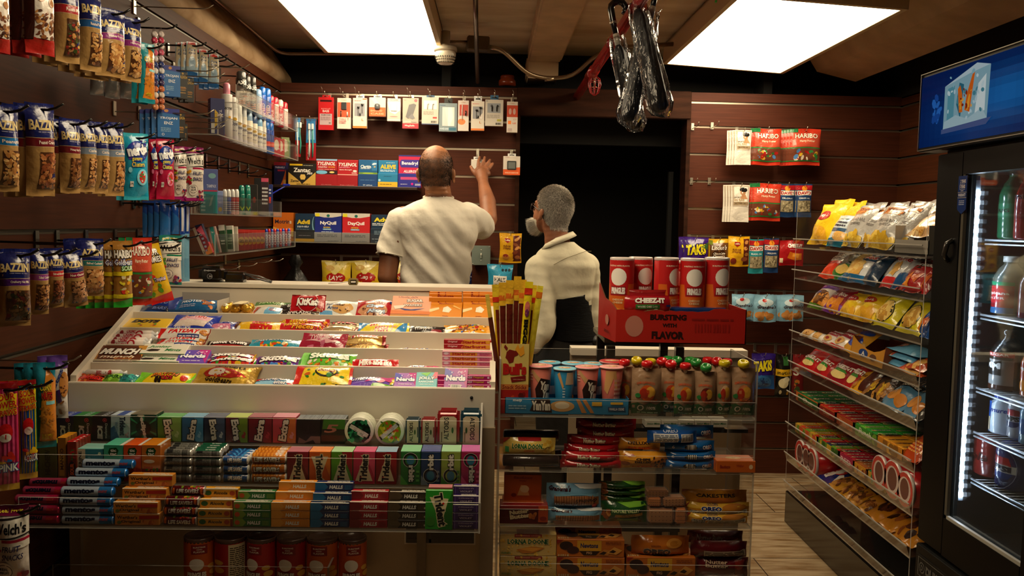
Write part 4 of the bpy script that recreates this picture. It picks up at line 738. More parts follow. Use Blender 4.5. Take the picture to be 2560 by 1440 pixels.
SK=lambda c,b:'n 0 .02 1 .35 .05 d8a81e,3a8a2a,c8301e,%s 20;t Skittles .5 .58 .82 .46 f6f4f0 o=2a0a10 b=.05 s=.1;p %s .95 0 1 0 1 1 .97 1'%(b,c)
lay(1,(512,881,632,900),'red fruit candy bag lying under its folded twin','candy',bar('a8141e',SK('c8a01e','6a2a8a'),.024,seed=14),H=.05,dy=.034)
lay(1,(510,889,636,914),'red fruit candy bag at the front of tray two','candy',bar('b0161e',SK('2a8a2a','6a2a8a'),.026,seed=15),H=.055)
lay(1,(634,886,747,916),'purple fruit candy bag with white lettering','candy',bar('5a1e7a',SK('3a8a2a','4a8ad8'),.026,seed=16),H=.06)
lay(1,(746,879,884,917),'lime green fruit candy bag, crinkled','candy',bar('6ab83a','n 0 .02 1 .4 .05 d8a81e,e8e0d0,c8301e,e88a2a 24;t Skittles .52 .62 .72 .42 eef6e4 o=1e6a2a b=.05;p 8ad86a 0 0 .1 0 .16 1 0 1',.034,seed=17),H=.075,rz=-2)
lay(1,(879,893,995,919),'bright red chewy candy packet with serrated end','candy',bar('c0181e','t Mike_and_Ike .5 .45 .72 .5 f4ece4 s=.15 b=.05;p e83a2a 0 .8 .4 1 .2 1',.024,seed=18),H=.045,rz=2)
lay(1,(997,913,1110,921),'pink rope candy packet almost hidden behind the tray lip','candy',bar('b82a5a','t Nerds .4 .6 .3 .7 f0ecf4 o=1a2a8a;r .75 0 1 1 d84a8a',.018,seed=19),H=.03,dy=.02)
stackrolls(1,(1106,908,1230,921),4,'pink fruit chew stick with red lettering on gold','candy stick',lambda w,H: carton(w,.02,.0125,'d88aa0','r .16 .05 .7 .95 d8a02c;t Starburst .43 .5 .48 .7 a81a1e b=.04;e .08 .5 .05 .3 e8d8e0;l .75 .2 .95 .8 2 c04a7a;p f0c8d4 0 .8 1 .8 1 1 0 1'),(0,-12,.007),kind='candy_stick')
# row 2
CS='t CREME .4 .72 .28 .34 a01a2c;t SAVERS .36 .3 .3 .34 a01a2c;e .66 .45 .12 .36 a8242c;e .66 .45 .07 .2 e8d8d0;e .12 .5 .06 .3 8a2a30;r .2 .9 .8 1 c88a90'
for px,dy,ds in (((283,824,394,841),.066,'rearmost'),((272,832,394,850),.05,'third'),((266,842,378,858),.034,'second'),((261,847,374,864),.014,'front')):
    lay(2,px,'white strawberry cream candy roll with red lettering, %s of four'%ds if ds!='front' else 'white strawberry cream candy roll with red lettering, front of four',
        'candy roll',rl('e0d4cc',CS,.0125,twist=True),H=.02,dy=dy,kind='candy_roll',t=.0)
PD='p c8241e 0 0 .06 0 .12 1 0 1;t PAYDAY .5 .64 .62 .5 c8201e s=.15 o=f4f0ea b=.06;r .4 .08 .82 .3 1a3a7a;l .42 .12 .8 .26 1 dde;n .8 .3 .98 .95 .05 c98a3a,a8642a 16;p 7a2a14 .97 0 1 0 1 1 .98 1'
for px,dy,ds in (((392,819,520,842),.05,'topmost'),((398,838,512,857),.03,'middle'),((386,848,505,864),.012,'bottom')):
    lay(2,px,'white caramel nut bar with red lettering, %s of three'%ds,'candy bar',bar('e2dcd4',PD,.02,seed=len(ds),sealcol='d8c8b8'),H=.042,dy=dy,kind='candy_bar')
lay(2,(512,848,620,868),'dark peanut chew bar with white lettering','candy bar',bar('2a1410','r 0 0 1 .3 a01a1e;t Peanut_Chews .5 .62 .86 .4 f2eeea b=.04;l .4 .08 .7 .2 1 fcc',.018,seed=22),H=.042,kind='candy_bar')
lay(2,(619,845,753,871),'teal blue gummy candy packet','candy',bar('1e8aa8','t JOLLY_RANCHER .42 .72 .7 .3 e8f0f0 o=1a4a7a s=.15;n .15 .1 .75 .5 .05 c8401e,e0a01e,3a9a3a,e8d0a0 20',.024,seed=23),H=.055)
lay(2,(753,852,852,872),'dark pink foil chew packet lying underneath','candy',bar('8a1c34','n .1 .1 .9 .8 .08 b8607a,e0c8c8 12',.022,seed=24),H=.045)
lay(2,(746,830,862,866),'dark pink foil chew packet lying on top','candy',bar('981e38','p d8a0a8 .1 .4 .5 .5 .8 .3 .6 .2;n .1 .1 .9 .8 .08 b8607a,e0c8c8 10;t TWIZZLERS .5 .6 .6 .3 d8b8b8 s=.2',.026,seed=25),H=.065,dy=.02,rz=-5)
for px,dy,ds in (((858,835,962,859),.034,'upper'),((862,856,968,874),.012,'lower')):
    lay(2,px,'gold and red caramel cookie bar, %s of two in the middle tray'%ds,'candy bar',bar('c08a3c','p e8c078 0 .1 1 .0 1 .3 0 .4;t TWIX .5 .72 .7 .4 b01a20 b=.08 o=f0e0c8 s=.2;p 8a1a1c .93 0 1 0 1 1 .9 1',.026,seed=len(ds)+3,mat='foil'),H=.05,dy=dy,kind='candy_bar')
lay(2,(970,868,1110,879),'flat red and white bar almost hidden behind the tray lip','candy bar',bar('a81a26','n .1 .1 .9 .9 .04 e8e4e4,4a6ab8 20',.014,seed=27),H=.03,kind='candy_bar')
stackrolls(2,(1110,866,1231,879),3,'red fruit chew stick with yellow lettering','candy stick',lambda w,H: carton(w,.02,.0135,'a0141e','p e0a82c .35 .1 .95 0 .95 .9 .4 1;t Starburst .62 .5 .5 .66 a0141e b=.05;t Original .18 .5 .2 .5 e8c8c8 s=.2'),(0,-11.5,.007),kind='candy_stick')
# row 3
lay(3,(300,797,416,820),'yellow gumdrop candy box at the tray corner','candy box',bx('d8b01e','t DOTS .45 .66 .6 .36 241a10 b=.1 s=.2;n .2 .1 .8 .4 .04 a8201c,3a8a2a,e8901e 10',.018),H=.07,kind='candy_box')
lay(3,(516,801,584,826),'pink frosted toaster pastry pack behind the blue one','snack pack',bar('1e2a8a','p c87a9a .2 .0 .9 .0 .8 .6 .1 .5;n .2 .05 .85 .45 .05 e8a8c0,f0d8e0 16;t Pop-Tarts .6 .78 .5 .3 a8b0e0 s=.2',.024,seed=31),H=.055,kind='snack_pack')
lay(3,(576,801,702,828),'yellow caramel candy packet with red lettering','candy',bar('e0b01c','p 5a2a14 0 0 .06 0 .16 1 .06 1;e .13 .3 .04 .2 e8e0d0;t SUGAR .55 .72 .4 .36 c01c1c b=.08 s=-.2 r=180;t BABIES .58 .3 .44 .36 c01c1c b=.08 r=180',.026,seed=32),H=.06)
lay(3,(692,795,730,822),'orange candy packet standing behind the red ones','candy',bar('e07a1e','t REESES .5 .6 .8 .4 e8c01e o=8a3a10',.02,seed=33),H=.06,dy=.05)
RS='t REESE\'S .3 .7 .4 .3 e8c01e;t Pieces .55 .4 .5 .36 e8a01e o=6a2a10 s=.1;n .82 .2 .98 .8 .04 7a3a1e,e8a01e,e0701e 8'
lay(3,(712,794,822,822),'red peanut candy packet, upper of two crossed ones','candy',bar('b8181c',RS,.024,seed=34),H=.05,dy=.04,rz=6)
lay(3,(694,804,803,829),'red peanut candy packet, lower of two crossed ones','candy',bar('c01a1e',RS,.026,seed=35),H=.055)
lay(3,(810,802,902,818),'brown and cream caramel bar, rear of two','candy bar',bar('d8c09a','t TWIX .5 .7 .7 .5 b01a20 b=.06 o=3a1a10',.02,seed=36,mat='foil'),H=.04,dy=.05,kind='candy_bar')
lay(3,(801,813,890,832),'brown and cream caramel bar, front of two','candy bar',bar('c8a87a','p 7a2a1c .9 0 1 0 1 1 .93 1;p f0e0c0 .1 .5 .9 .4 .9 .6 .1 .8',.024,seed=37,mat='foil'),H=.045,kind='candy_bar')
lay(3,(895,803,1022,832),'sky blue and yellow pudding candy packet','candy',bar('3a8ac8','p e8d03a 0 .2 .3 1 .9 1 .7 0 .1 0;t SWEDISH .45 .68 .46 .34 c8242c o=f4e8c8 s=.1;t FISH .46 .28 .26 .3 c8242c o=f4e8c8 s=.1;p e8d03a .93 0 1 0 1 1 .97 1;n .6 .1 .9 .6 .03 d8e8f4,e8a0a0 8',.026,seed=38),H=.06,rz=4)
lay(3,(1018,812,1110,834),'black and white cookie candy packet','candy',bar('2a2424','t Whoppers .42 .5 .5 .5 c8c4c0;p 8a2a34 .6 0 .95 0 .9 .5 .66 .4;p c8c0b8 0 .8 .6 .9 .6 1 0 1',.022,seed=39),H=.05,rz=-3)
for px,dy,ds in (((1108,809,1234,824),.045,'rear'),((1103,818,1233,836),.012,'front')):
    lay(3,px,'orange candy packet with round candies printed, %s of two'%ds,'candy',bar('e09a1c','n .2 .1 .9 .7 .045 c8241e,2a5ab0,7a3a1e,3a9a3a,e8d8b8 14;t M&Ms .4 .66 .3 .36 7a3a1e',.02,seed=40+len(ds)),H=.045,dy=dy)
lay(3,(412,783,532,822),'blue frosted toaster pastry pack lying on top','snack pack',bar('1c34a0','p d8c8c0 .14 .14 .8 .14 .86 .7 .22 .66;p e8b0c0 .2 .45 .8 .45 .82 .7 .24 .66;t Pop-Tarts .5 .62 .5 .26 c8201e s=.2 o=f0f0f0;t Pop-Tarts .35 .1 .34 .14 d8d8f0',.03,seed=43),H=.095,dy=.006,kind='snack_pack',rz=-4)
# row 4 (top)
lay(4,(342,760,425,783),'dark blue protein bar lying at the back corner','candy bar',bar('122a5a','t BARS .6 .5 .4 .3 6a7ab0;r 0 0 1 .2 1e4a8a',.02,seed=45),H=.06,kind='candy_bar',dy=.02)
lay(4,(352,744,445,768),'blue protein bar leaning against the open carton','candy bar',bar('1a3a9a','t RX .6 .5 .3 .4 8a9ad8;r 0 .8 1 1 2a6ac8',.02,seed=46),H=.07,kind='candy_bar',dy=.06,rz=-8)
x0,z0,w,h=box_at(420,762,544,784,TY[4]+.012); e=tag(link('open_carton',None,(x0,TY[4]+.012,TF[4])),'blue open display carton of protein bars','carton','')
pass
hb=z0+.012-TF[4]; mb=MB().box(-w/2,w/2,0,.002,0,hb,'1a4a80'); face_art(mb,'t PURE .5 .5 .4 .5 dfe8f0 s=.1;e .8 .5 .04 .3 b8642a',w,hb,(-w/2,0,0),(1,0,0),(0,0,1)); mb.box(-w/2,-w/2+.002,0,.13,0,hb+.03,'2a3a8a').box(w/2-.002,w/2,0,.13,0,hb+.03,'c8c0b4').box(-w/2,w/2,.128,.13,0,hb+.045,'aaa39a').box(-w/2,w/2,0,.13,0,.002,'aaa39a'); link('tray',mb.mesh('tray','carton'),parent=e)
tag(link('candy_bar',bag(w*.82,.07,.03,'1a5a90','t PROTEIN .4 .6 .56 .26 dfe8f0;n .55 .2 .95 .8 .06 b8642a,d88a4a,8a4a2a 12;l .1 .2 .5 .4 2 9ac',seal='lr',seed=47),(x0,TY[4]+.022,TF[4]+hb*.75),(-R(62),0,0)),'blue protein bar inside the open carton','candy bar')
def fer(w,H):
    mb=MB(); return mb
fe=tag(link('chocolate_pack',None,(0,0,0)),'clear tray of gold foil chocolate balls','chocolates'); a=P(541,784,y=TY[4]+.02); b=P(634,784,y=TY[4]+.02); fe.location=((a.x+b.x)/2,TY[4]+.02,TF[4]+.003); w=b.x-a.x
link('tray',MB().box(-w/2,w/2,0,.1,.0,.018,'c9a468',bev=.004).mesh('t','gloss'),parent=fe)
gb=None
for i,(u,v) in enumerate(((-.3,.02),(-.05,.02),(.28,.02),(-.28,.065),(-.02,.068),(.26,.065))):
    bm=bmesh.new(); bmesh.ops.create_icosphere(bm,subdivisions=2,radius=.0155)
    for q in bm.verts: q.co*=1+.05*math.sin(q.co.x*900+q.co.z*700)
    mb=MB().bm(bm,'d8a83a'); mb.lathe([(.008,.0146),(.007,.016)],'e8dcc0',10); me=mb.mesh('ball','foil') if gb is None else gb; gb=me
    link('foil_chocolate',me,(u*w,v,.03),(R(35),0,i),parent=fe)
link('label_band',MB().box(-.008,.022,-.004,.09,.046,.048,'e8d8b0').mesh('l','carton'),parent=fe)
lay(4,(620,764,702,788),'silver blue cereal bar with red edge','candy bar',bar('c9c6c0','r .45 .1 .9 .8 6aa8d0;t KELLY .7 .5 .3 .3 a8202c;p a8302a 0 0 .14 0 .2 1 .05 1',.022,seed=48),H=.07,kind='candy_bar',rz=-6)
lay(4,(632,752,720,766),'green oat bar lying across behind the silver one','candy bar',bar('4a7a3a','t NATURE .5 .5 .7 .3 c8d8a0;r 0 0 1 .2 d8d0b8',.02,seed=49),H=.05,kind='candy_bar',dy=.09)
for k,(px,dy) in enumerate((((697,774,795,790),.012),((704,764,796,780),.03),((698,757,790,772),.05))):
    lay(4,px,'black and brown chocolate bar, %s of the pile under the red one'%['bottom','middle','top'][k],'candy bar',bar('241a18','t SNICKERS .5 .5 .6 .5 e0dcd8;p b8a890 .5 0 1 0 1 .3 .6 .3;r .1 .8 .6 1 2a3a8a',.02,seed=50+k),H=.04,dy=dy,kind='candy_bar')
lay(4,(725,735,811,774),'bright red wafer bar with white lettering lying on the dark bars','candy bar',bar('b4141c','o .5 .52 .3 .012 e8d8d0;t KitKat .48 .5 .62 .46 f2eee8 s=.2 o=5a0a10 b=.05;n .75 .02 .95 .2 .04 c98a5a 6;r 0 .95 1 1 7a1016',.022,seed=54),H=.06,dy=.03,kind='candy_bar',tmin=4)
lay(4,(796,749,887,792),'white cookie bag with chocolate chip cookie picture','cookie bag',bar('dcdcd8','e .62 .45 .3 .3 c99a5c;n .45 .2 .85 .7 .04 4a2a18 10;t Famous .35 .62 .4 .16 1a3a6a;t Amos .35 .42 .3 .16 1a3a6a;p 6aa8d8 0 0 .4 0 .35 .25 0 .3',.03,seed=55,seal='tb',waist=.02),H=.095,kind='cookie_bag')
lay(4,(886,746,981,794),'red cookie bag with pale blue lettering','cookie bag',bar('b01c26','e .45 .35 .4 .3 c9906a;n .15 .1 .85 .5 .04 5a2a18,e8b08a 14;t BIG .55 .78 .26 .14 f4e8e8;t CHEWY .55 .66 .4 .08 f4e8e8;t Chips .5 .46 .44 .18 c8dcf0 o=1a2a6a b=.05;t Ahoy! .55 .24 .46 .18 c8dcf0 o=1a2a6a b=.05;r .88 .7 .98 .82 1a3a7a',.03,seed=56,seal='tb',waist=.02),H=.1,kind='cookie_bag')
lay(4,(975,742,1075,796),'pale pink sugar wafer packet with blue splash','cookie packet',bx('e8a888','r 0 0 1 .1 c98a3a;t Uncle_Al\'s .4 .93 .5 .07 a86a6a s=.2;t SUGAR .58 .76 .4 .14 f4e4dc o=3a1a1a b=.05;t WAFERS .54 .54 .46 .1 f4e4dc o=3a1a1a;p 2a3a8a .2 .4 .5 .34 .85 .4 .6 .3 .35 .3;p f0dccc .05 .5 .35 .55 .3 .4 .1 .35;p e07a3a 0 .12 1 .12 1 .25 0 .3',.022),H=.105,kind='cookie_packet')
BA='t Bauducco .5 .86 .46 .08 8a1a1c s=.25;p f2d8a0 0 .3 .3 .5 .28 .62 0 .5;p f4e8d0 .4 .35 .6 .3 .68 .5 .55 .7 .42 .6;e .55 .5 .06 .12 f8f0e0;p f6c070 .7 .7 .95 .5 .95 .55 .75 .75;t Wafer .5 .08 .2 .06 8a3a1c'
for i,(a,b) in enumerate(((1072,1154),(1156,1236))):
    side_='beside the pink packet' if i==0 else 'at the counter end'
    for k,(y0,y1,dy,H) in enumerate(((756,797,.010,.085),(744,768,.07,.05),(735,754,.1,.04),(730,745,.125,.03))):
        z=TF[4]+.0; w=P(b,780,y=TY[4]+dy).x-P(a,780,y=TY[4]+dy).x
        if k==0: lay(4,(a,y0,b,y1),'orange wafer box lying at the front, '+side_,'wafer box',bx('e08a1c',BA,.022,name='wf'),H=H,dy=dy,kind='wafer_box')
        else:
            zt=P((a+b)/2,y0,y=TY[4]+dy).z; h=zt-TF[4]-.001; tag(link('wafer_box',carton(w,.022,h,'d8801a','t Bauducco .5 %.2f .5 %.2f 8a1a1c s=.25'%(1-.022/h if k==1 else .9,.018/h)),((P(a,780,y=TY[4]+dy).x+P(b,780,y=TY[4]+dy).x)/2,TY[4]+dy+.012,TF[4]+.001)),'orange wafer box standing upright, %s row, %s'%([0,'first','second','third'][k],side_),'wafer box')
# ---- card terminal, key tag on the ledge
q=P(532,725,y=2.98); e=tag(link('card_terminal',MB().box(-.042,.042,-.035,.035,0,.055,'0c0c0d',bev=.014).mesh('t','gloss'),(q.x,2.985,1.203)),'black card payment terminal on the counter ledge','card terminal')
mb=MB(); face_art(mb,'t Dejavoo .5 .72 .5 .14 c9c9c9;o .5 .34 .11 .012 b8b8b8;t ))) .52 .34 .13 .14 c9c9c9 r=0',.076,.05,(-.038,-.0355,.004),(1,0,0),(0,0,1)); link('printed_marks',mb.mesh('marks','gloss'),parent=e)
mb=MB().box(.03,.11,-.01,.05,.0,.035,'111113',bev=.01).tube([(.09,.02,.03),(.14,.0,.015),(.2,-.02,.003)],.003,'3a3a3c',6).tube([(.09,.03,.03),(.15,.02,.02),(.19,.03,.003)],.0025,'555',6); link('cable_dock',mb.mesh('dock','gloss'),parent=e)
q=P(884,718,y=2.97); e=tag(link('spring_clip',MB().box(-.016,.016,-.02,.0,0,.022,'8a7a4a',bev=.003).box(-.008,.012,-.0212,-.0202,.005,.017,'1a1512').box(-.006,.01,-.0216,-.0212,.008,.014,'e8e0d0').tube([(-.015,-.01,.012),(-.05,-.005,.005),(-.085,0,.003)],.0015,'b8b0a0',6).mesh('clip','gloss'),(q.x,2.972,1.203)),'small brass spring clip with wire lying on the ledge','clip')
# ================================================================ GUM AND MINTS IN THE STEPPED RACK
def line(kind,px,Y,z,desc,cat,mk,n,step,tilt=0,rz=0,short=None):
    """a line of like packs, front one filling picture columns px[0..2], standing on shelf z at depth Y; n deep"""
    x0,y0,x1,y1=px; a=P(x0,y1,y=Y); b=P(x1,y1,y=Y); zt=P((x0+x1)/2,y0,y=Y).z; w=b.x-a.x-.0012; h=zt-z; me=mk(w,h); cx=(a.x+b.x)/2
    g='line of '+(short or desc)[:60]; o=tag(link(kind,me,(cx,Y+.001,z+.0006),(-R(tilt),0,rz)),desc+(', front one' if n>1 else ''),cat,g if n>1 else None)
    for k in range(1,n): cp(o,loc=(cx,Y+.001+step*k,z+.0006),label='%s, %s behind the front one'%(desc,['','first','second','third','fourth','fifth','sixth'][k]))
    return o
def pack(col,front,d=.0135,top='',side='',mat='carton',**k): return lambda w,h: (lambda me:me)(carton(w,d,h,col,front,top=top,side=side,mat=mat,**k))
y1=G1Y+.014
DI=lambda c:'p %s 0 0 1 .3 1 1 0 1;t ICE .42 .34 .3 .56 cfc8bc s=.1 b=.07 r=-90;t Dentyne .76 .4 .18 .62 b8b2a8 r=-90;o .7 .84 .1 .03 c02a34;e .7 .84 .05 .03 c02a34'%c
for a,b,c1,c2,nm in ((141,187,'0c1230','1c3aa0','blue topped'),(187,234,'0c2a14','1c7a34','green topped'),(234,279,'0e0e10','1a1a1c','all black')):
    line('gum_pack',(a,1040,b,1106),y1,G1Z,'dark ice gum pack, '+nm,'gum',pack(c1,DI(c1).replace('p '+c1,'p '+c1),top='r 0 0 1 1 %s;t ICE .6 .5 .3 .6 c8d0e0 s=.2'%c2),4,.0138)
line('gum_pack',(279,1038,328,1110),y1,G1Z,'pale blue gum pack with navy lettering','gum',pack('a8bcc4','p 2a5a8a 0 0 .5 0 .2 .6 0 .5;p c8d4d8 .4 1 1 1 1 .5;t Trident .62 .58 .3 .74 1a2440 r=-90 b=.05;t WHITE .3 .55 .16 .4 6a8aa8 r=-90;n .7 .1 .95 .4 .06 b86a7a,c8a8b0 8',top='r 0 0 1 1 b8c8d8;r .3 0 .7 1 2a4a9a'),4,.0138)
line('gum_pack',(329,1036,394,1112),y1,G1Z,'dark green gum pack with black disc and starburst','gum',pack('0f3a28','p 2a8a5a .5 .5 0 .8 0 .9;p 2a8a5a .5 .5 0 .2 0 .3;p 2a8a5a .5 .5 1 .8 1 .9;p 2a8a5a .5 .5 1 .2 1 .3;p 2a8a5a .5 .5 .4 1 .55 1;p 2a8a5a .5 .5 .4 0 .55 0;e .5 .5 .3 .27 0a0c0b;t eclipse .5 .48 .22 .86 e0dcd0 r=-80 b=.05;e .4 .96 .14 .05 c8c0a8',top='r 0 0 1 1 8a806a;r .1 .3 .9 .7 1a1a14'),4,.0138)
EX=lambda bgc,lt:'p %s 1 0 1 1 .6 1 .4 .5 .7 0;n .5 .1 1 .6 .12 %s,%s 6;t Extra .48 .5 .34 .86 f0e8d8 r=%s o=141414 b=.05 s=.05'%(bgc,bgc,lt,'%s')
for a,b,c1,c2,c3,tp,rr,nm in ((395,455,'4a8a2a','8ab85a','b8d890','3aa84a','-82','leaf green'),(456,510,'2a6a9a','4a9ac8','8ac8e8','5aa8d8','82','sky blue'),(511,564,'1a2440','4a5a78','c8d0d8','2a3a6a','-82','navy with snowflakes'),(565,621,'6a1a20','7a9a2a','a8302a','b8d05a','-82','red and lime watermelon'),(622,681,'7a1220','8a2030','b83a4a','a03a5a','82','dark red cinnamon'),(682,741,'c8485a','d8783a','e8a0a8','e08aa8','82','pink lemonade')):
    line('gum_pack',(a,1043,b,1114),y1,G1Z,nm+' gum pack with white lettering','gum',pack(c1,EX(c2,c3)%rr,top='r 0 0 1 1 %s;r 0 .8 1 1 e8e8e0'%tp),4,.0138)
line('gum_pack',(742,1048,802,1114),y1,G1Z,'plain black gum pack with pale swoosh at its foot','gum',pack('161212','p 8a6a60 .05 0 1 0 1 .3 .6 .3 .4 .1 .1 .25;p 161212 .3 0 .8 0 .7 .15;r .48 .45 .5 .8 3a3030',top='r 0 0 1 1 3a404a;l 0 0 1 1 3 b8c0c8'),4,.0138)
line('gum_pack',(803,1048,864,1114),y1,G1Z,'black and lime gum pack with large 5','gum',pack('14140f','p 3a7a1e .05 .6 1 .6 1 1 .1 1;r 0 .1 1 .35 4a140f;t 5 .42 .62 .6 .34 b87a6a s=.2',top='r 0 0 1 1 3a444a;l 0 0 1 1 3 b8c0c8'),4,.0138)
def mint_tin(c1,c2,txt,cc,ang):
    def f(w,h):
        mb=MB(); r=w/2; t=.02; mb.lathe([(r*.93,0),(r,.002),(r,.009),(r*.97,.0095),(r*.97,.0105),(r,.011),(r,.018),(r*.95,t)],['d8dcc8','d8dcc8','e4e4d4','9ab8a8','9ab8a8','e4e4d4','dcdccc','dcdccc'],32)
        mb.xf(Matrix.Translation((0,0,r))@Matrix.Rotation(R(90),4,'X')); s=len(mb.v)
        face_art(mb,'e .5 .5 .44 .44 %s;n .1 .1 .9 .9 .09 %s 40;t ICE_BREAKERS .5 .52 .8 .16 e8e8e0 r=%d o=141414 b=.04;t %s .56 .36 .3 .09 e8e8e0 r=%d'%(c1,cc,ang,txt,ang),w*.9,w*.9,(-w*.45,-t-.0002,r-w*.45),(1,0,0),(0,0,1)); return mb.mesh('tin','gloss')
    return f
line('mint_tin',(863,1043,937,1116),y1-.004,G1Z,'round mint tin with dark green label','mint tin',mint_tin('0e3424','','MINTS','1e5a3a,2a8a5a,0a1c14',60),3,.022)
line('mint_tin',(938,1043,1012,1116),y1-.004,G1Z,'round mint tin with yellow green fruit label','mint tin',mint_tin('7a9a1e','','SOURS','b8c02a,c8502a,3a7a2a,e0d04a',-50),3,.022)
AL=lambda c,ph:'r .1 .06 .9 .94 e0d2b0;o .5 1.2 .3 .03 %s;t ALTOIDS .4 .5 .24 .76 3a3428 r=90;e .66 .5 .06 .1 4a6a3a;r .82 .3 .88 .7 %s'%(c,c)
for a,b,c1,nm in ((1013,1050,'2a4a58','slim blue'),(1052,1090,'a0242a','slim red')):
    line('mint_tin',(a,1048,b,1112),y1,G1Z,nm+' mint tin with cream label','mint tin',pack(c1,AL(c1,0),d=.012,bev=.004,mat='gloss'),3,.014)
for a,b,c1,nm,ang in ((1092,1148,'a8262c','large red rounded',90),(1150,1204,'1e4a5c','large blue rounded',-90)):
    line('mint_tin',(a,1028,b,1114),y1,G1Z,nm+' mint tin with cream label','mint tin',lambda w,h,c1=c1,ang=ang: carton(w,.018,h,c1,'p e0d2b0 .12 .05 .88 .05 .88 .8 .76 .86 .24 .86 .12 .8;t ALTOIDS %s .5 .22 .66 2a2a28 r=%d;e %s .45 .05 .09 3a6a3a;l .18 .1 .24 .7 1 8a7a5a'%(('.42' if ang>0 else '.56'),ang,('.7' if ang>0 else '.28')),bev=.009,mat='gloss'),3,.02)
# tier 2
y2=G2Y+.014
line('candy_box',(100,1110,146,1206),y2,G2Z,'dark yellow topped chewy candy box','candy box',pack('4a4a1e','t HI-CHEW .5 .5 .3 .7 2a2a14 r=90',top='r 0 0 1 1 a8b83a'),4,.016)
line('candy_box',(147,1094,170,1206),y2,G2Z,'orange yellow mango chewy candy box','candy box',pack('8a5a1e','r .2 .1 .8 .6 b88a2a;t MANGO .5 .5 .4 .5 3a1a10 r=90',top='r 0 0 1 1 d8921e'),4,.016)
line('candy_box',(150,1104,185,1210),y2-.008,G2Z,'red sour candy box with black oval logo','candy box',pack('7a2a14','e .5 .3 .36 .22 14100c;t HOT_&_SOUR .5 .3 .3 .34 d8641e r=90 b=.05;n .1 .5 .9 .95 .16 a81a1c,3a6a2a 10',top='r 0 0 1 1 c01a1c;r .6 .2 .8 .8 e0d8d0'),4,.018) if 0 else None
line('candy_box',(171,1104,196,1208),y2-.004,G2Z,'red topped sour candy box with black oval','candy box',pack('7a2a14','e .5 .3 .4 .2 14100c;t SOUR .5 .3 .4 .3 d8641e r=90 b=.05;n .1 .5 .9 .95 .2 a81a1c,3a6a2a 10',top='r 0 0 1 1 c01a1c;r .6 .2 .8 .8 e0d8d0'),5,.017)
line('mint_strip_box',(197,1122,263,1212),y2,G2Z,'teal breath strip box with cream side band','mint box',pack('2a7a8a','r 0 0 .3 1 c8bca0;t LISTERINE .1 .5 .12 .86 1c1c1c r=90;t COOLMINT .22 .4 .1 .6 1c1c1c r=90;p 1a5a6a .62 .2 .75 .35 .9 .7 .78 .7;e .85 .86 .06 .05 b8d0b0;l .4 .1 .5 .8 8 6ab0b8',top='r 0 0 1 1 6ab0a8;r 0 .8 1 1 c8d8c8'),4,.0145)
TT=lambda bgc,pl:'r 0 0 1 .36 %s;n 0 0 1 .36 .09 %s 40;r 0 .38 1 1 %s;p 14401e .22 .8 .3 .92 .66 .94 .78 .86 .7 .74 .35 .7;t tic .5 .86 .3 .08 e8e4d8;t tac .5 .76 .34 .08 e8e4d8;e .4 .56 .3 .05 e0d8c8;r .1 .36 .6 .42 a83a2a'%(pl.split(',')[0],pl,bgc)
for a,b,c1,pl,tp,nm in ((264,312,'3a9a7a','1e5a3a,2a7a4a','5ac0a0','mint green'),(313,357,'c84a1e','a8200f,c8361a','e05a1e','bright orange'),(358,405,'b86a2a','8a1a1a,3a6a1e,c8701e','d8801e','orange and green fruit')):
    line('mint_box',(a,1112,b,1212),y2,G2Z,nm+' mint box with dark green leaf logo','mint box',pack(c1,TT(c1,pl),d=.018,top='r 0 0 .82 1 %s;r .82 0 1 1 e0dcd4'%tp,mat='gloss'),4,.019)
def rollstack(x0,x1,py,Y,z,desc,cat,cols,deep,up,mk,r,jit=0,kind='candy_roll'):
    a=P(x0,py,y=Y); b=P(x1,py,y=Y); me=mk(b.x-a.x-.002); cx=(a.x+b.x)/2; k=0; g=desc
    for i in range(up):
        for j in range(deep if i==up-1 else 1):
            lab='%s, %s layer'%(desc,['bottom','second','third','fourth','fifth','sixth'][i]+('' if up>1 else ''))+(', %s back'%['','one','two','three','four'][j] if j else '')
            tag(link(kind,me,(cx+random.uniform(-jit,jit),Y+r+j*r*2.02+i*.0008,z+i*r*1.98+.0004),(0,0,0)),lab,cat,g)
GRY='r 0 .1 1 .9 8a8c86;l .05 .15 .6 .8 7 4a4c48;s .68 .2 .9 .8 12 222;r .05 .55 .3 .85 2a2a2c'
rollstack(405,478,1210,y2-.012,G2Z,'grey silver mint roll with small print','mint roll',0,4,4,lambda L: rollpack(L,.0105,'8a8c88',GRY,mat='foil',cap='c8c4bc'),.0105,.002)
rollstack(480,552,1210,y2-.012,G2Z,'silver and green breath mint roll','mint roll',0,4,4,lambda L: rollpack(L,.0105,'7a8480',GRY+';r 0 .7 1 1 1e6a4a;t breath .6 .84 .4 .16 d8e8e0',mat='foil',cap='c8c4bc'),.0105,.002)
rollstack(553,622,1210,y2-.012,G2Z,'deep blue fruit drop roll','mint roll',0,4,3,lambda L: rollpack(L,.0115,'1a4a8a','p 3a8ac8 .5 .5 .2 .9 .3 1;p 3a8ac8 .5 .5 .5 1 .62 1;p 3a8ac8 .5 .5 .8 .9 .9 .8;t LIFE_SAVERS .5 .5 .62 .26 e0e0d8 b=.05 o=0f2a5a;l .2 .15 .8 .25 1 9ac',cap='d8d4c8'),.0115,.001)
rollstack(624,716,1210,y2-.012,G2Z,'orange butter drop roll with white lettering','mint roll',0,4,3,lambda L: rollpack(L,.0128,'c06a14','s 0 .6 1 .95 9 d88a2a;t LIFE_SAVERS .46 .4 .8 .3 e8e4d8 b=.05 o=2a1408;s .7 .7 .95 .95 10 e8e0d0',cap='d8d4c8'),.0128,.001)
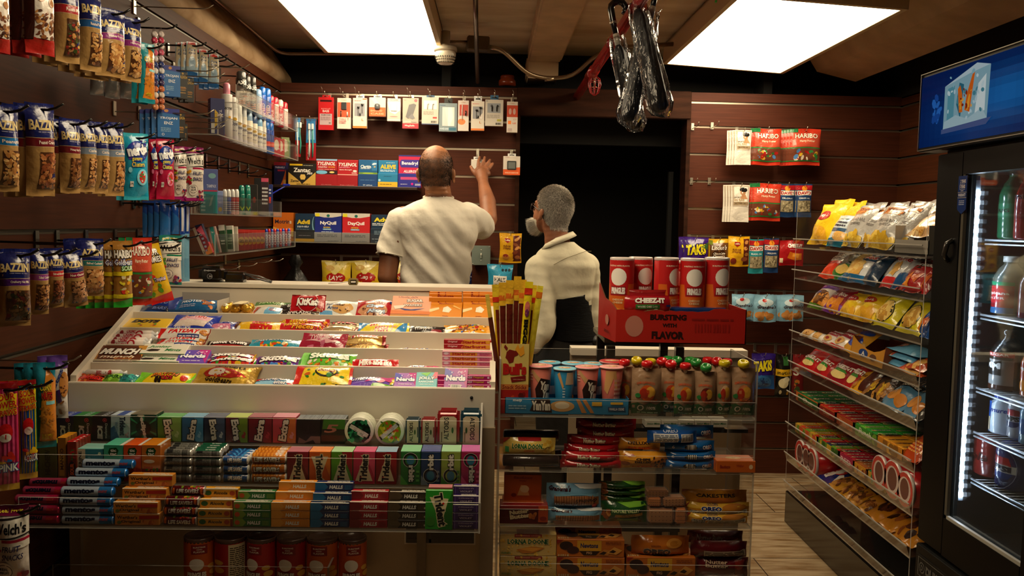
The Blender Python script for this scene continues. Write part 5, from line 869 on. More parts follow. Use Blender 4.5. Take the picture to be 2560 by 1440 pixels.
TR=lambda c,tri,ang: 'p %s .5 1 1 1 1 .2;p e0d4a8 %s;t Trident .5 .5 .34 .84 141414 r=%d b=.05 o=e0d4a8;e %s .04 .02 c8281e'%(c,tri,ang,'.36 .22' if ang>0 else '.64 .8')
U1='.1 .1 .9 .1 .5 .86'; U2='.1 .86 .9 .86 .5 .1'
for a,b,c1,c2,tp,tri,ang,nm in ((718,772,'6a1018','8a1a28','b05a70',U1,86,'dark red'),(773,827,'d05a14','e07a1e','f08a3a',U2,-86,'orange'),(828,882,'5a9a1e','9a1a20','a8d8a0',U1,86,'lime green watermelon'),(883,938,'c02a4a','d84a6a','d84a80',U1,86,'rose pink'),(939,992,'8a0f18','a01420','8ab0d0',U1,86,'crimson with pale blue top')):
    line('gum_pack',(a,1129,b,1214),y2,G2Z,nm+' gum pack with cream triangle','gum',pack(c1,TR(c2,tri,ang),top='r 0 0 1 1 %s;r 0 .85 1 1 e0d8d0'%tp),4 if a<940 else 4,.0136)
OB=lambda c,c2,up:('o .5 .74 .33 .1 141414;o .5 .74 .38 .02 e0dcd0;e .5 .74 .2 .14 2a7a9a;t rbit .56 .34 .3 .5 e4e0d4 r=-90 o=141414 b=.06' if up else 'o .5 .28 .33 .1 141414;o .5 .28 .38 .02 e0dcd0;e .5 .28 .2 .14 2a7a9a;t rbit .5 .68 .3 .46 e4e0d4 r=90 o=141414 b=.06')+';p %s 0 .3 .4 0 0 0;l .8 .1 .95 .5 3 %s'%(c2,c2)
for a,b,c1,c2,tp,up,nm in ((1001,1051,'2a7a34','5ab04a','7ac890',1,'mid green'),(1052,1101,'1c3a68','7a8a98','2a3a8a',0,'navy blue'),(1102,1151,'9ab04a','4a8a3a','9ad0a0',0,'pale lime'),(1152,1200,'b01a58','e05a90','c03aa0',1,'hot pink')):
    line('gum_pack',(a,1128,b,1216),y2,G2Z,nm+' gum pack with round ring logo','gum',pack(c1,OB(c1,c2,up),top='r 0 0 1 1 %s;r 0 .85 1 1 e0e8e0'%tp),5,.0136)
# tier 3
y3=G3Y+.006
MN=lambda c,c2,inv:'r 0 0 1 1 %s;r .74 0 1 1 %s;t mentos .36 .55 .6 .3 141a34 b=.06%s;t mint .83 .55 .18 .2 c84a3a s=.3;r .05 .05 .7 .12 %s'%(c,c2,' r=180' if inv else '',c2)
def mstack(x0,x1,desc,c,c2,cap,inv,layers,r,Y):
    me=None
    for i,(dx,dy,dz) in enumerate(layers):
        a=P(x0+dx,1310,y=Y); b=P(x1+dx,1310,y=Y)
        if me is None: me=rollpack(b.x-a.x,r,c,MN(c,c2,inv),cap=cap,mat='foil')
        tag(link('mint_roll',me,((a.x+b.x)/2,Y+r+dy,G3Z+dz)),'%s, %s'%(desc,['bottom of its pile','second from the bottom','third from the bottom','fourth from the bottom','fifth from the bottom','sixth from the bottom','topmost of its pile'][i]),'mint roll',desc)
mstack(150,285,'blue mint roll with navy lettering','b8cce0','2a7ac0','1a6ab8',0,[(0,0,0),(0,.002,.0225),(-6,.003,.045),(-4,.006,.068),(0,.03,.085),(14,.045,.1045),(28,.055,.124)],.0112,y3)
mstack(30,146,'crimson fruit mint roll with dark lettering','a83a5a','b01a48','c01a4a',1,[(0,0,0),(2,.002,.0225),(-2,.01,.045),(10,.025,.062),(22,.035,.08)],.0112,y3)
WO='t Werther\'s .28 .7 .46 .3 2a1408;t Original .36 .3 .44 .3 2a1408;p a82014 .55 .85 1 .9 1 .6 .55 .55;n .55 .05 .98 .5 .05 c9742a,a8501c 12;e .1 .25 .05 .15 5a6a2a'
def bricks(x0,x1,desc,cat,col,art,h,layers,n,kind='drop_packet',d=.022,mat='carton',Y=y3):
    """flat packets piled: layers = list of (dy, dx) from the bottom"""
    a=P(x0,1320,y=Y); b=P(x1,1320,y=Y); me=carton(b.x-a.x-.001,d,h-.0006,col,art,top='r 0 0 1 .2 e0d8c8;l .3 .3 .9 .8 2 d8d0c0',mat=mat,bev=.001); cx=(a.x+b.x)/2; names=['bottom','second','third','fourth','fifth','sixth','seventh']
    for i,(dy,dx) in enumerate(layers): tag(link(kind,me,(cx+dx,Y+d/2+.002+dy,G3Z+i*h+.0004)),'%s, %s of its pile'%(desc,'topmost' if i==len(layers)-1 else 'bottom one' if i==0 else names[i]+' from the bottom'),cat,'pile of '+desc)
bricks(286,398,'amber butter candy box with dark lettering','candy box','c9802a',WO,.0285,[(0,0),(.001,-.004),(.02,.01),(.04,.018)],4,kind='candy_box',d=.028)
for i,(dx,dz,dy) in enumerate(((0,0,0),(0,.0235,.002),(4,.047,.004),(14,.068,.02))):
    a=P(404+dx,1315,y=y3); b=P(492+dx,1315,y=y3)
    tag(link('candy_roll',rollpack(b.x-a.x,.0118,'5a1018','t LIFE_SAVERS .5 %s .72 .26 e8e4d8 b=.05 s=.1;n .0 .6 1 .95 .06 a8401e,7a9a2a,d8b82a,c02a2a 10;e .05 .5 .04 .2 c8601e;e .95 .5 .04 .2 c8601e'%('.4' if i%2==0 else '.5'),cap='b8b4a8',mat='foil'),((a.x+b.x)/2,y3+.012+dy,G3Z+dz)),'dark red five flavour drop roll, %s'%['bottom of its pile','second from the bottom','third from the bottom','topmost of its pile'][i],'candy roll','dark red drop rolls')
bricks(493,581,'yellow herb drop packet with black script','drop packet','d8981c','t Ricola .5 .52 .4 .34 2a2014 s=.2;e .14 .5 .1 .3 2a5a2a;e .84 .5 .08 .28 a8401c;r .94 0 1 1 7a1a14;r 0 .9 1 1 e8d89a',.0215,[(0,0),(0,0),(.01,.002),(.026,.006)],4)
HL=lambda c2,extra='':'p %s 0 0 .24 0 .34 .5 .24 1 0 1;e .12 .5 .08 .28 %s;t HALLS .55 .48 .36 .46 e0e0d8 s=.15 b=.05;l .78 .2 .96 .8 4 %s%s'%(c2,c2,c2,extra)
bricks(583,676,'green herbal throat drop packet','drop packet','2a6a34',HL('7a9a3a')+';e .1 .5 .07 .3 c8501c',.0205,[(0,0),(0,0),(.001,0),(.02,.006)],4)
bricks(677,774,'amber honey throat drop packet','drop packet','d8861c',HL('e09a3a'),.0205,[(0,0),(0,0),(0,0),(.02,.006),(.036,.01)],5)
bricks(775,872,'blue menthol throat drop packet','drop packet','142a5c',HL('1c6a9a'),.0205,[(0,0),(0,0),(0,0),(.012,.004),(.034,.005)],5)
bricks(873,968,'red cherry throat drop packet','drop packet','a01426',HL('7a0f1c')+';r .04 .12 .46 .86 .0' if 0 else HL('7a0f1c'),.0215,[(0,0),(0,0),(.001,0),(.02,0)],4)
bricks(969,1066,'black extra strong throat drop packet','drop packet','241a14',HL('5a4a34')+';e .96 .4 .03 .12 b8ac94',.0215,[(0,0),(0,0),(.001,0),(.02,.002)],4)
line('gum_pack',(1062,1228,1131,1320),y3-.001,G3Z,'bright green gum pack leaning at the front of the lowest tier','gum',pack('2a9a2a','p 1e6a1e .5 0 1 0 1 1;p e0d4a8 .15 .82 .85 .78 .6 .12;t Trident .55 .5 .32 .84 141414 r=-80 b=.05 o=e0d4a8;e .66 .66 .04 .03 c8281e;e .2 .2 .16 .12 3a8a2a'),1,.014,tilt=8)
line('gum_pack',(1070,1218,1130,1318),y3+.03,G3Z,'second gum pack with rosy top behind the leaning green one','gum',pack('2a6a3a','r 0 .8 1 1 c8606a',top='r 0 0 1 1 c07a80'),2,.014)
bricks(1131,1196,'deep violet gum packet with cream lettering','gum','3a2468','t C.Howard\'s .5 .74 .6 .16 b8a8c0;r .2 .2 .8 .5 2a1a4a;t VIOLET .5 .36 .5 .2 b8a8c0;r .06 0 .09 1 6a4a9a;r .91 0 .94 1 6a4a9a',.0205,[(0,0),(0,0),(0,0),(.006,0),(.02,0)],5,kind='gum_packet')
# ---- short cans on the low shelf
def can_art(c1,c2,seed,rot=0): return 'r 0 0 1 1 %s;r 0 .0 .38 .3 %s;r .3 .76 .66 .95 8a1418;t BURSTING .48 .9 .26 .03 f0e0d0;t WITH .48 .855 .12 .025 f0e0d0;t FLAVOR .48 .81 .24 .035 f0e0d0;e .76 .5 .1 .05 e8b04a;e .82 .38 .12 .06 e8b04a;e .72 .24 .13 .06 d89a3a;p 6a0f14 .22 .3 .62 .3 .6 .42 .24 .42;t PRINGLES .42 .36 .42 .1 f2eee8 b=.06;e .42 .56 .16 .12 f0ebe2'%(c1,c2)
CAN=(('cc5a1c','e07a2a'),('a81a1c','c0281c'),('b01c1e','c83020'),('a81a1c','c02a1e'),('d0601c','e88a2a'),('c8501c','e0702a'))
def nutri(mb): pass
for i,(a,b) in enumerate(((452,527),(529,607),(611,684),(686,759),(762,840),(842,912))):
    Y=2.27; p=P(a,1380,y=Y); q=P(b,1380,y=Y); r=(q.x-p.x)/2; c1,c2=CAN[i]; h=.135
    art=can_art(c1,c2,i) if i!=1 else 'r 0 0 1 1 a81a1c;e .3 .6 .14 .05 e0b04a;e .32 .45 .14 .06 d89a3a;r .55 .02 .95 .96 d8c8a0;l .58 .05 .92 .92 22 3a2a1c'
    o=tag(link('chip_can',canister(r,r,h,c1,art,rot=[.35,0,-.25,.0,0,.3][i]),((p.x+q.x)/2,Y+.03,zc-.001)),'short %s chip can, %s along the low shelf'%(['orange','red','red','red','orange','orange'][i],['first','second','third','fourth','fifth','sixth'][i]),'chip can','short chip cans on the low shelf')
    link('lid',MB().lathe([(r*1.02,-.004),(r*1.03,0),(r*1.03,.006),(r*.96,.008),(r*.9,.004)],'5a4238',24).mesh('lid','gloss'),(0,0,h),parent=o)
# ================================================================ COOKIE RACK GOODS
def put(kind,px,Y,z,desc,cat,mk,dy=0,tilt=0,rz=0,group=None,zoff=0):
    """upright pack filling picture box px at depth Y, base at z (None: from the picture)"""
    x0,y0,x1,y1=px; cx,zb,w,h=box_at(x0,y0,x1,y1,Y); 
    if z is None: z=zb
    else: h=zb+h-z
    return tag(link(kind,mk(w,h),(cx,Y+dy,z+.0006),(-R(tilt),0,R(rz))),desc,cat,group)
ya=RY+.01
# jerky box + sticks
x0,zb,w,h=box_at(1251,856,1320,1030,RY+.045); e=tag(link('jerky_carton',None,(x0,RY+.045,RZ[0]+.0006)),'yellow and red snack stick carton with bull picture','carton')
h=zb+h-RZ[0]; mb=MB(); t=.002
JB='r 0 0 1 .34 a01c18;r 0 .34 1 .42 c87a3a;t Snack_Sticks .5 .38 .86 .06 7a1a14;p 7a1a14 .16 .8 .2 .88 .3 .92 .5 .9 .66 .93 .6 .84 .48 .82 .44 .74 .3 .72 .22 .78;p 7a1a14 .1 .95 .2 .9 .24 .94 .14 .99;p e8a02a .5 .92 .6 1 .66 .93 .8 .98 .84 .86 .7 .82;t Bull\'s .5 .64 .84 .17 b81c18 b=.07;p 7a1014 .35 .52 .9 .55 .9 .48 .4 .45;l .45 .49 .85 .5 1 e8c8a0;n .05 .02 .95 .3 .12 7a1410,b8421e,5a0e0c 16'
mb.box(-w/2,w/2,-.035,-.033,0,h,'d8c06a'); face_art(mb,JB,w,h,(-w/2,-.035,0),(1,0,0),(0,0,1)); mb.box(-w/2,w/2,.033,.035,0,h,'a0221a').box(-w/2,-w/2+t,-.033,.033,0,h,'a0221a').box(w/2-t,w/2,-.033,.033,0,h,'a0221a').box(-w/2,w/2,-.033,.033,0,t,'777')
link('box',mb.mesh('box','carton'),parent=e)
rg=random.Random(9)
for i,(u,v,lean,top) in enumerate(((-.3,-.012,-4,706),(-.16,-.014,-1.5,700),(0,-.012,1,690),(.14,-.014,2,698),(-.36,.012,-8,712),(-.05,.016,-2,704),(.1,.018,3,702),(.3,.012,7,712))):
    H=(P(1285,top,y=RY+.045).z-RZ[0])*.99; sw=.021
    m=bag(sw,H,.012,'5a1c12' if i<4 else 'd8b82a','r 0 .82 1 1 d8a82a;r 0 .86 1 .9 c8641e;r 0 0 .12 .82 c8b08a;r .88 0 1 .82 b89a70' if i<4 else 'r .3 0 .7 .8 6a2414;r 0 .86 1 .9 c8341e',seed=60+i,nu=3,nv=12,waist=0,crinkle=.5)
    tag(link('snack_stick',m,(x0+u*w,RY+.045+v,RZ[0]+.004),(0,R(lean*.6),0)),'dark meat stick in clear wrap, %s from the counter side in its carton'%['third','fourth','fifth','sixth','first','rear second','rear third','seventh'][i],'snack stick','meat sticks in the bull carton')
H=(P(1310,704,y=RY+.045).z-RZ[0])*.99
tag(link('snack_stick',bag(.022,H,.013,'e0c81e','t BIGGEST .5 .56 .5 .3 14140f r=-90 b=.06;t Snack .5 .38 .6 .03 b8281c;t Stick .5 .35 .6 .03 b8281c;r 0 .9 1 .95 c8341e;e .5 .8 .3 .05 c86a5a;e .5 .76 .22 .03 6a2a5a;l .2 .2 .8 .32 6 8a7a1e',seed=71,nu=3,nv=14,waist=0,crinkle=.5),(x0+.014,RY+.022,RZ[0]+.006),(0,R(3.5),0)),'yellow snack stick wrapper with vertical black lettering','snack stick')
tag(link('snack_stick',bag(.017,H*.97,.01,'e0d03a','r 0 .9 1 .95 c86a1e',seed=72,nu=3,nv=12,waist=0),(x0+.026,RY+.05,RZ[0]+.006),(0,R(7),0)),'yellow wrapped stick leaning at the outer corner of its carton','snack stick')
tag(link('snack_stick',bag(.012,H*.9,.008,'d8b84a','r 0 0 1 .8 5a2a18',seed=73,nu=3,nv=12,waist=0),(x0-.03,RY+.05,RZ[0]+.006),(0,R(-9),0)),'thin stick leaning out toward the counter','snack stick')
# yan yan style cups
def cupm(col,art,lid):
    def f(w,h):
        r1=w/2; r0=r1*.72
        def ex(mb): mb.lathe([(r1*.98,h-.002),(r1*1.08,h-.001),(r1*1.1,h+.001),(r1*1.02,h+.003),(.004,h+.003)],['d8c8c0','d8c8c0',lid,lid],24); face_art(mb,'e .5 .5 .3 .2 e8c8a8;n .2 .3 .8 .7 .06 b84a3a,e8b04a 10',w,w,(-w/2,-w/2,h+.0032),(1,0,0),(0,1,0))
        return canister(r0,r1,h,col,art,extra=ex,span=150)
    return f
YY=lambda c:'p e0b07a .1 .9 .2 .95 .7 .6 .6 .5;p 2a1410 .28 .5 .5 .76 .9 .7 .98 .36 .7 .12 .34 .24;t Yan .66 .58 .4 .2 f0e8d8 r=-8 b=.06;t Yan .74 .38 .4 .2 f0e8d8 r=-8 b=.06;r .3 .08 .75 .2 e0a83a;l .05 .7 .2 .9 3 %s'%c
for i,(a,b,t_,c,ld,rot,nm) in enumerate(((1320,1381,915,'d87a6a','e08a8a','pink','first'),(1381,1441,922,'2a86b8','7ac0d8','blue','second'),(1437,1498,918,'d8786a','e09090','pink','third'),(1498,1559,918,'d87468','e8a0a0','pink','fourth'))):
    px=(a,t_,b,1000); art=YY('e8c0b0') if c!='2a86b8' else 'p e0c8a8 .5 .65 .85 .65 .78 .95 .55 .95;l .4 .2 .5 .6 6 cfe4ee;p e0a83a .85 .2 1 .2 1 .35 .85 .4;p e8b070 .2 .9 .3 .95 .45 .6 .4 .55;r .3 .12 .8 .2 1a6a98'
    if i==3: art='p e8b070 .15 .5 .25 .95 .62 .95 .3 .4;p e8b070 .5 .9 .6 .95 .7 .5 .6 .5;l .55 .1 .9 .8 7 e8b0a0;p 2a1410 .9 .3 1 .3 1 .7 .85 .6'
    x0_,zb_,w_,h_=box_at(*px,RY+.05); o=tag(link('snack_cup',cupm(c,art,ld)(w_/1.08,h_+zb_-RZ[0]-.006),(x0_,RY+.05,RZ[0]+.006)),'%s cookie stick cup, %s from the jerky carton'%(rot,nm),'snack cup','cookie stick cups in the blue tray')
for i,(a,b,t_,c,ld,nm) in enumerate(((1345,1402,906,'2a86b8','5ab0d0','blue'),(1402,1462,908,'2a86b8','6ab8d8','light blue'),(1455,1510,909,'2a86b8','7ac0d8','blue'),(1497,1560,903,'a81a1e','b8242a','red'))):
    x0_,zb_,w_,h_=box_at(a,t_,b,1000,RY+.12); tag(link('snack_cup',cupm(c,'r 0 .3 1 .5 d8e8f0',ld)(w_/1.08,h_+zb_-RZ[0]-.004),(x0_,RY+.12,RZ[0]+.003)),'%s lidded cookie stick cup in the rear row, %s from the jerky carton'%(nm,['first','second','third','fourth'][i]),'snack cup','cookie stick cups in the blue tray')
x0,zb,w,h=box_at(1262,994,1572,1036,RY+.012); mb=MB().box(-w/2,w/2,0,.002,0,.046,'2a82b4').box(-w/2,w/2,.13,.132,0,.05,'2a82b4').box(-w/2,-w/2+.002,0,.13,0,.046,'2274a4').box(w/2-.002,w/2,0,.13,0,.046,'2274a4').box(-w/2,w/2,0,.13,0,.001,'2274a4')
face_art(mb,'e .46 .5 .1 .34 d8a86a;e .46 .55 .06 .22 f0e0c0;p c8864a .62 .1 .66 .1 .6 .95 .57 .95;p c8864a .62 .9 .65 .95 .72 .1 .69 .1;t meiji .1 .82 .07 .2 e8f0f0;l .03 .3 .17 .6 2 9cc4d8;p 2a1410 .2 .2 .24 .95 .36 .95 .38 .1;t YanYan .29 .52 .15 .6 f0e8d8 o=2a1410 b=.06;r .7 .55 .78 .8 e0b03a;r .83 .25 .97 .5 2a4a7a;t VANILLA_CREME .9 .37 .12 .16 e8e8e8;r .85 .65 .95 .8 e0b03a',w,.046,(-w/2,0,0),(1,0,0),(0,0,1))
tag(link('cup_tray',mb.mesh('tray','carton'),(x0,RY+.008,RZ[0]+.0006)),'low blue display tray printed with cookie sticks','carton')
# fruit pouches
CAPC={'r':'c8181c','g':'2a8a3a','y':'d8c01c'}
def pouch(px,cap,nm,Y,i,fc='c8541e'):
    x0,y0,x1,y1=px; cx,zb,w,h=box_at(x0,y0,x1,y1,Y); z=RZ[0]+.001; h=zb+h-z; hb=h*.82
    art='p 1e5a2a 0 0 1 0 1 .26 .8 .22 .6 .27 .4 .2 .2 .26 0 .22;e .5 .48 .26 .17 %s;e .6 .5 .16 .12 d8a03a;e .38 .46 .14 .12 a8301e;t ORGANICO .45 .68 .6 .05 c8502a a=.5;t 100%% .66 .14 .3 .07 e8e8d8;o .3 .14 .09 .035 e8e8d8;l .2 .02 .9 .07 1 9ac8a0;t ERA .5 .82 .2 .04 a87a5a;t MANZANA .6 .34 .5 .05 d8601e a=-.5;e .2 .42 .08 .05 2a7a3a'%fc
    o=tag(link('fruit_pouch',bag(w,hb,.045,'9a7a5e',art,seal='none',seed=i+80,fill=.9,waist=0,nu=7,nv=9),(cx,Y,z)),'tan fruit pouch with green base and %s cap, %s'%({'r':'red','g':'green','y':'yellow'}[cap],nm),'fruit pouch','spouted fruit pouches on the rack')
    link('cap',MB().lathe([(.006,-.012),(.006,.0)],'e8e4dc',10).lathe([(.013,0),(.0165,.003),(.0165,.013),(.013,.017),(.009,.017),(.008,.012)],CAPC[cap],14).mesh('cap','gloss'),(0,0,hb+.004),(R(20 if i%2 else 5),0,0),parent=o)
for i,(a,b,t_,cap,dy) in enumerate(((1579,1653,896,'r',0),(1650,1700,896,'r',.025),(1686,1738,902,'r',.0),(1735,1790,905,'g',-.002),(1789,1829,893,'y',.002),(1824,1888,893,'y',.0))): pouch((a,t_,b,1036),cap,'%s along the front row'%['first','second','third','fourth','fifth','sixth'][i],RY+.035+dy,i,['c8541e','b8441e','c8701e','6a2418','c8a07a','c8784a'][i])
for i,(x,y,cap,Y) in enumerate(((1560,891,'r',.08),(1590,886,'y',.13),(1625,889,'y',.1),(1653,888,'r',.12),(1668,884,'g',.16),(1690,885,'g',.13),(1724,886,'g',.15),(1738,890,'g',.1),(1768,886,'r',.15),(1790,887,'r',.12),(1815,889,'r',.1))):
    pouch((x-22,y+2,x+22,1015),cap,'%s in the rear rows'%['first','second','third','fourth','fifth','sixth','seventh','eighth','ninth','tenth','last'][i],RY+Y,i+20)
# tier 2
z=RZ[1]; LD='p b8281c 0 1 .14 1 0 .7;r .28 .84 .72 1 a8201c;t LORNA_DOONE .48 .56 .62 .3 1e6a3a b=.05 o=e8d08a;t COOKIES .5 .3 .2 .09 c8301c;r .04 .2 .12 .5 4a9a5a;n .75 .1 .98 .9 .06 d8a83a,e0c05a 10'
put('cookie_packet',(1262,1122,1404,1165),RY+.1,None,'dark wrapped cookie sleeve lying behind the shortbread packet, lower','cookie packet',lambda w,h:rollpack(w,h*.5,'2a1c18',cap='4a3a34'))
put('cookie_packet',(1258,1074,1398,1102),RY+.1,None,'dark wrapped cookie sleeve lying behind the shortbread packet, upper','cookie packet',lambda w,h:rollpack(w,h*.5,'241814',cap='4a3a34'))
put('cookie_packet',(1258,1094,1388,1138),RY+.03,None,'yellow shortbread cookie packet with green lettering','cookie packet',lambda w,h:bag(w,h,.035,'d8b85a',LD,seal='lr',seed=90,waist=0))
put('cookie_packet',(1256,1137,1398,1172),RY+.03,z,'dark cookie sleeve under the yellow shortbread packet','cookie packet',lambda w,h:rollpack(w,h*.5,'2a1c18',cap='4a3a34'))
NB='t Nutter_Butter .46 .5 .38 .4 e8d8b8 b=.06 o=2a0a0a;l .78 .45 .94 .6 1 d88;p 7a0e12 0 0 .05 0 .08 1 0 1;e .06 .6 .02 .1 e8a0a0'
for i,(a,y0,b,y1,dy) in enumerate(((1400,1152,1552,1177,.0),(1404,1131,1548,1153,.002),(1410,1112,1545,1132,.02),(1418,1088,1562,1113,.03),(1443,1070,1585,1094,.04),(1440,1048,1590,1072,.05))):
    put('cookie_packet',(a,y0,b,y1),RY+.025+dy,z if i==0 else None,'red peanut cookie packet, %s'%['bottom of the tall pile','second from the bottom of the pile','third from the bottom of the pile','fourth from the bottom of the pile','fifth, shifted from the pile','topmost of the pile'][i],'cookie packet',lambda w,h:bag(w,h*1.08,.045,'b01820',NB,seal='lr',seed=91+i,waist=0,crinkle=.6))
CDx='r .1 .55 .75 1 e09a2a;p a31c22 .1 .78 .2 .7 .3 .78 .28 .86 .12 .86;t Keebler .22 .78 .2 .07 f3e6c8;t CHIPS .46 .62 .28 .12 2a1410 b=.06;t DELUXE .47 .46 .34 .11 2a1410 b=.06;t Soft_Batch .45 .18 .4 .13 c8281c s=.15;e .8 .4 .2 .34 b8702a;n .64 .1 .98 .75 .03 3a1c10 14;e .14 .35 .08 .12 8a4a2a'
put('cookie_packet',(1546,1128,1673,1176),RY+.03,z,'yellow chocolate chip cookie packet with orange lettering','cookie packet',lambda w,h:bag(w,h,.05,'d8902a',CDx,seal='lr',seed=98,waist=.05))
put('cookie_packet',(1540,1094,1650,1127),RY+.05,None,'yellow cookie packet lying on the chip cookie packet','cookie packet',lambda w,h:bag(w,h,.045,'d8902a','t DELUXE .5 .7 .5 .2 2a1410;t Soft_Batch .5 .35 .5 .16 c8281c;r .2 .0 .6 .2 3a1c10',seal='lr',seed=99))
OR='e .5 .5 .13 .2 1a1410;r .42 .3 .6 .7 d8d0c0;s .42 .3 .6 .7 5 2a201c;t OREO .84 .5 .2 .32 e8ecf0 o=0f2a6a b=.05;t 6 .16 .5 .05 .25 d8e0f0'
for i,(a,y0,b,y1,dy) in enumerate(((1655,1151,1785,1174,0),(1660,1128,1788,1151,.004),(1662,1102,1785,1130,.01),(1650,1064,1783,1096,.04))):
    put('cookie_packet',(a,y0,b,y1),RY+.025+dy,z if i==0 else None,'bright blue sandwich cookie packet, %s'%['bottom of its pile','second of its pile','third of its pile','rear top of its pile'][i],'cookie packet',lambda w,h:bag(w,h*1.05,.045,'1a62a8',OR,seal='lr',seed=101+i,waist=0,crinkle=.7))
put('cookie_packet',(1617,1076,1742,1108),RY+.02,None,'blue cookie packet turned to show its white ingredient panel','cookie packet',lambda w,h:bag(w,h,.04,'1a52a0','r .12 .15 .6 .8 d8d8d4;l .14 .2 .58 .75 5 3a4a6a;r .66 .12 .92 .75 d8d8d4;s .68 .2 .9 .7 14 1a2a4a;t OREO .46 .95 .3 .2 c8d8f0',seal='lr',seed=106,waist=0),rz=3)
put('wafer_box',(1783,1145,1880,1176),RY+.03,z,'small orange wafer box lying alone at the rack end','wafer box',lambda w,h:carton(w,.07,h,'c8601a','t Bauducco .22 .5 .26 .3 8a1a1c s=.2;e .88 .5 .05 .2 e8c8a0;t Wafer .6 .6 .2 .2 a83a1c',top='e .5 .5 .2 .2 d8a86a;n .3 .3 .7 .7 .05 e8c08a 6'))
for i in range(5): put('candy_box',(1609+i*41,1046,1649+i*41,1064),RY+.34,None,'white mint box with green lettering on the steel stand, %s of five'%['first','second','third','fourth','last'][i],'candy box',lambda w,h:carton(w,.06,h,'c8c4b4','t Junior_Mints .5 .5 .8 .36 1e6a34 s=.2'),group='mint boxes on the steel stand')
tag(link('support_bar',MB().box(-.2,.2,-.03,.03,-.012,0,'15120f').mesh('b','gloss'),(P(1710,1065,y=RY+.34).x,RY+.34,P(1710,1066,y=RY+.34).z)),'black bar under the row of mint boxes','shelf')
# tier 3
z=RZ[2]
put('wafer_box',(1260,1183,1353,1248),RY+.06,None,'orange wafer box standing upright on the cookie box','wafer box',lambda w,h:carton(w,.03,h,'c05214','t Bauducco .5 .88 .5 .1 8a1a1c s=.2;t Wafer .5 .76 .2 .05 8a1a1c;p e0a86a .35 .2 .45 .6 .6 .58 .68 .2;e .55 .45 .12 .14 e8c89a;e .26 .22 .07 .07 8a2418'))
put('wafer_box',(1256,1247,1358,1256),RY+.06,None,'flat orange wafer box under the upright one','wafer box',lambda w,h:carton(w,.07,h,'a84814','t Bauducco .5 .5 .4 .6 6a1418'))
put('cookie_box',(1249,1256,1368,1313),RY+.03,z,'dark red peanut cookie carton','cookie box',lambda w,h:carton(w,.06,h,'7a1014','t Nutter .4 .66 .4 .24 d8c09a o=2a0a0a r=8 b=.06;t Butter .42 .42 .42 .24 d8c09a o=2a0a0a r=8 b=.06;r .8 .1 1 1 b8441c;n .55 .2 .78 .7 .06 b8641e,a04a1a 6;e .9 .3 .07 .12 8a1a14;t MINI .9 .8 .14 .1 e8c86a'))
GM='t Grandma\'s .24 .82 .4 .2 3a1420 s=.25 b=.04;p e8eef0 .5 .96 1 .98 1 .8 .6 .84;r .14 .15 .96 .56 8a5230;s .14 .15 .96 .56 18 b87a4a;p 7ab0cc .14 .5 .6 .62 .96 .46 .96 .62 .14 .64'
put('cookie_packet',(1370,1268,1504,1314),RY+.03,z,'pale blue vanilla cookie sleeve, lower of two','cookie packet',lambda w,h:bag(w,h,.05,'6a9ab8',GM,seal='lr',seed=110,waist=0,crinkle=.5))
put('cookie_packet',(1366,1208,1502,1268),RY+.035,None,'pale blue vanilla cookie sleeve, upper of two showing inverted print','cookie packet',lambda w,h:bag(w,h,.05,'6a9ab8',GM+';t Grandma\'s .72 .35 .4 .16 3a1420 r=180 s=.25;e .88 .12 .05 .08 c8342a;t SANDWICH .35 .18 .4 .1 e0e8ec',seal='lr',seed=111,waist=0,crinkle=.5))
NV='p 7ab83a .3 1 .9 1 1 .8 .6 .76;t NATURE_VALLEY .52 .6 .6 .15 b8c88a b=.04;p c89a2a .28 .3 .9 .36 .88 .5 .3 .44;t CRUNCHY .58 .4 .3 .1 2a2a14;n 0 .1 .25 .7 .07 8a4a24,b8783a 10;r .35 .1 .8 .28 3a7a2a'
put('snack_packet',(1502,1252,1616,1314),RY+.03,z,'green oat bar packet with yellow band','snack packet',lambda w,h:bag(w,h,.05,'1a4a24',NV,seal='lr',seed=112,waist=.03))
for i,(y0,y1) in enumerate(((1236,1254),(1221,1238),(1205,1223))): put('snack_packet',(1496,y0,1612,y1),RY+.045,None,'green oat bar packet lying flat, %s of three on the banded one'%['bottom','middle','top'][i],'snack packet',lambda w,h:bag(w,h*1.1,.045,'1a4a1e','n 0 .1 .2 .9 .06 8a4a24,b8783a 8;p 7ab83a .5 1 1 1 1 .6 .7 .7;l .2 .3 .5 .5 1 7ab07a',seal='lr',seed=113+i,waist=0))
CR='n 0 0 1 1 .0 0 0;r .06 .12 .64 .88 c88a5a'
def cracker(px,desc,Y,zz=None,rz=0,rnd=False):
    def f(w,h):
        mb=MB(); mb.box(-w/2,w/2,-.02,.02,0,h,'c08452' if not rnd else 'd8843a',bev=.004)
        for i in range(6):
            for j in range(3): mb.box(-w/2+w*(i+.7)/6.5-.001,-w/2+w*(i+.7)/6.5+.001,-.0206,-.0200,h*(j+.8)/3.6-.001,h*(j+.8)/3.6+.001,'5a3018')
        return mb.mesh('cracker','carton')
    o=put('cracker_pack',px,Y,zz,desc,'cracker pack',f,rz=rz); w=P(px[2],1250,y=Y).x-P(px[0],1250,y=Y).x
    link('clear_wrap',MB().box(-w/2-.003,w/2+.003,-.024,.024,0,P(1650,px[1],y=Y).z-P(1650,px[3],y=Y).z+.003,'fff',bev=.005).mesh('wr','wrap'),parent=o); return o
cracker((1620,1268,1680,1304),'clear wrapped cracker pack with dotted squares, at the shelf front',RY+.035,z)
cracker((1686,1266,1712,1303),'orange cheese cracker pack standing beside the dotted one',RY+.035,z,rnd=True)
cracker((1618,1240,1650,1262),'orange cracker pack on top of the dotted one',RY+.04,rnd=True)
cracker((1654,1240,1708,1262),'layered sandwich cracker pack on top',RY+.04,rz=6)
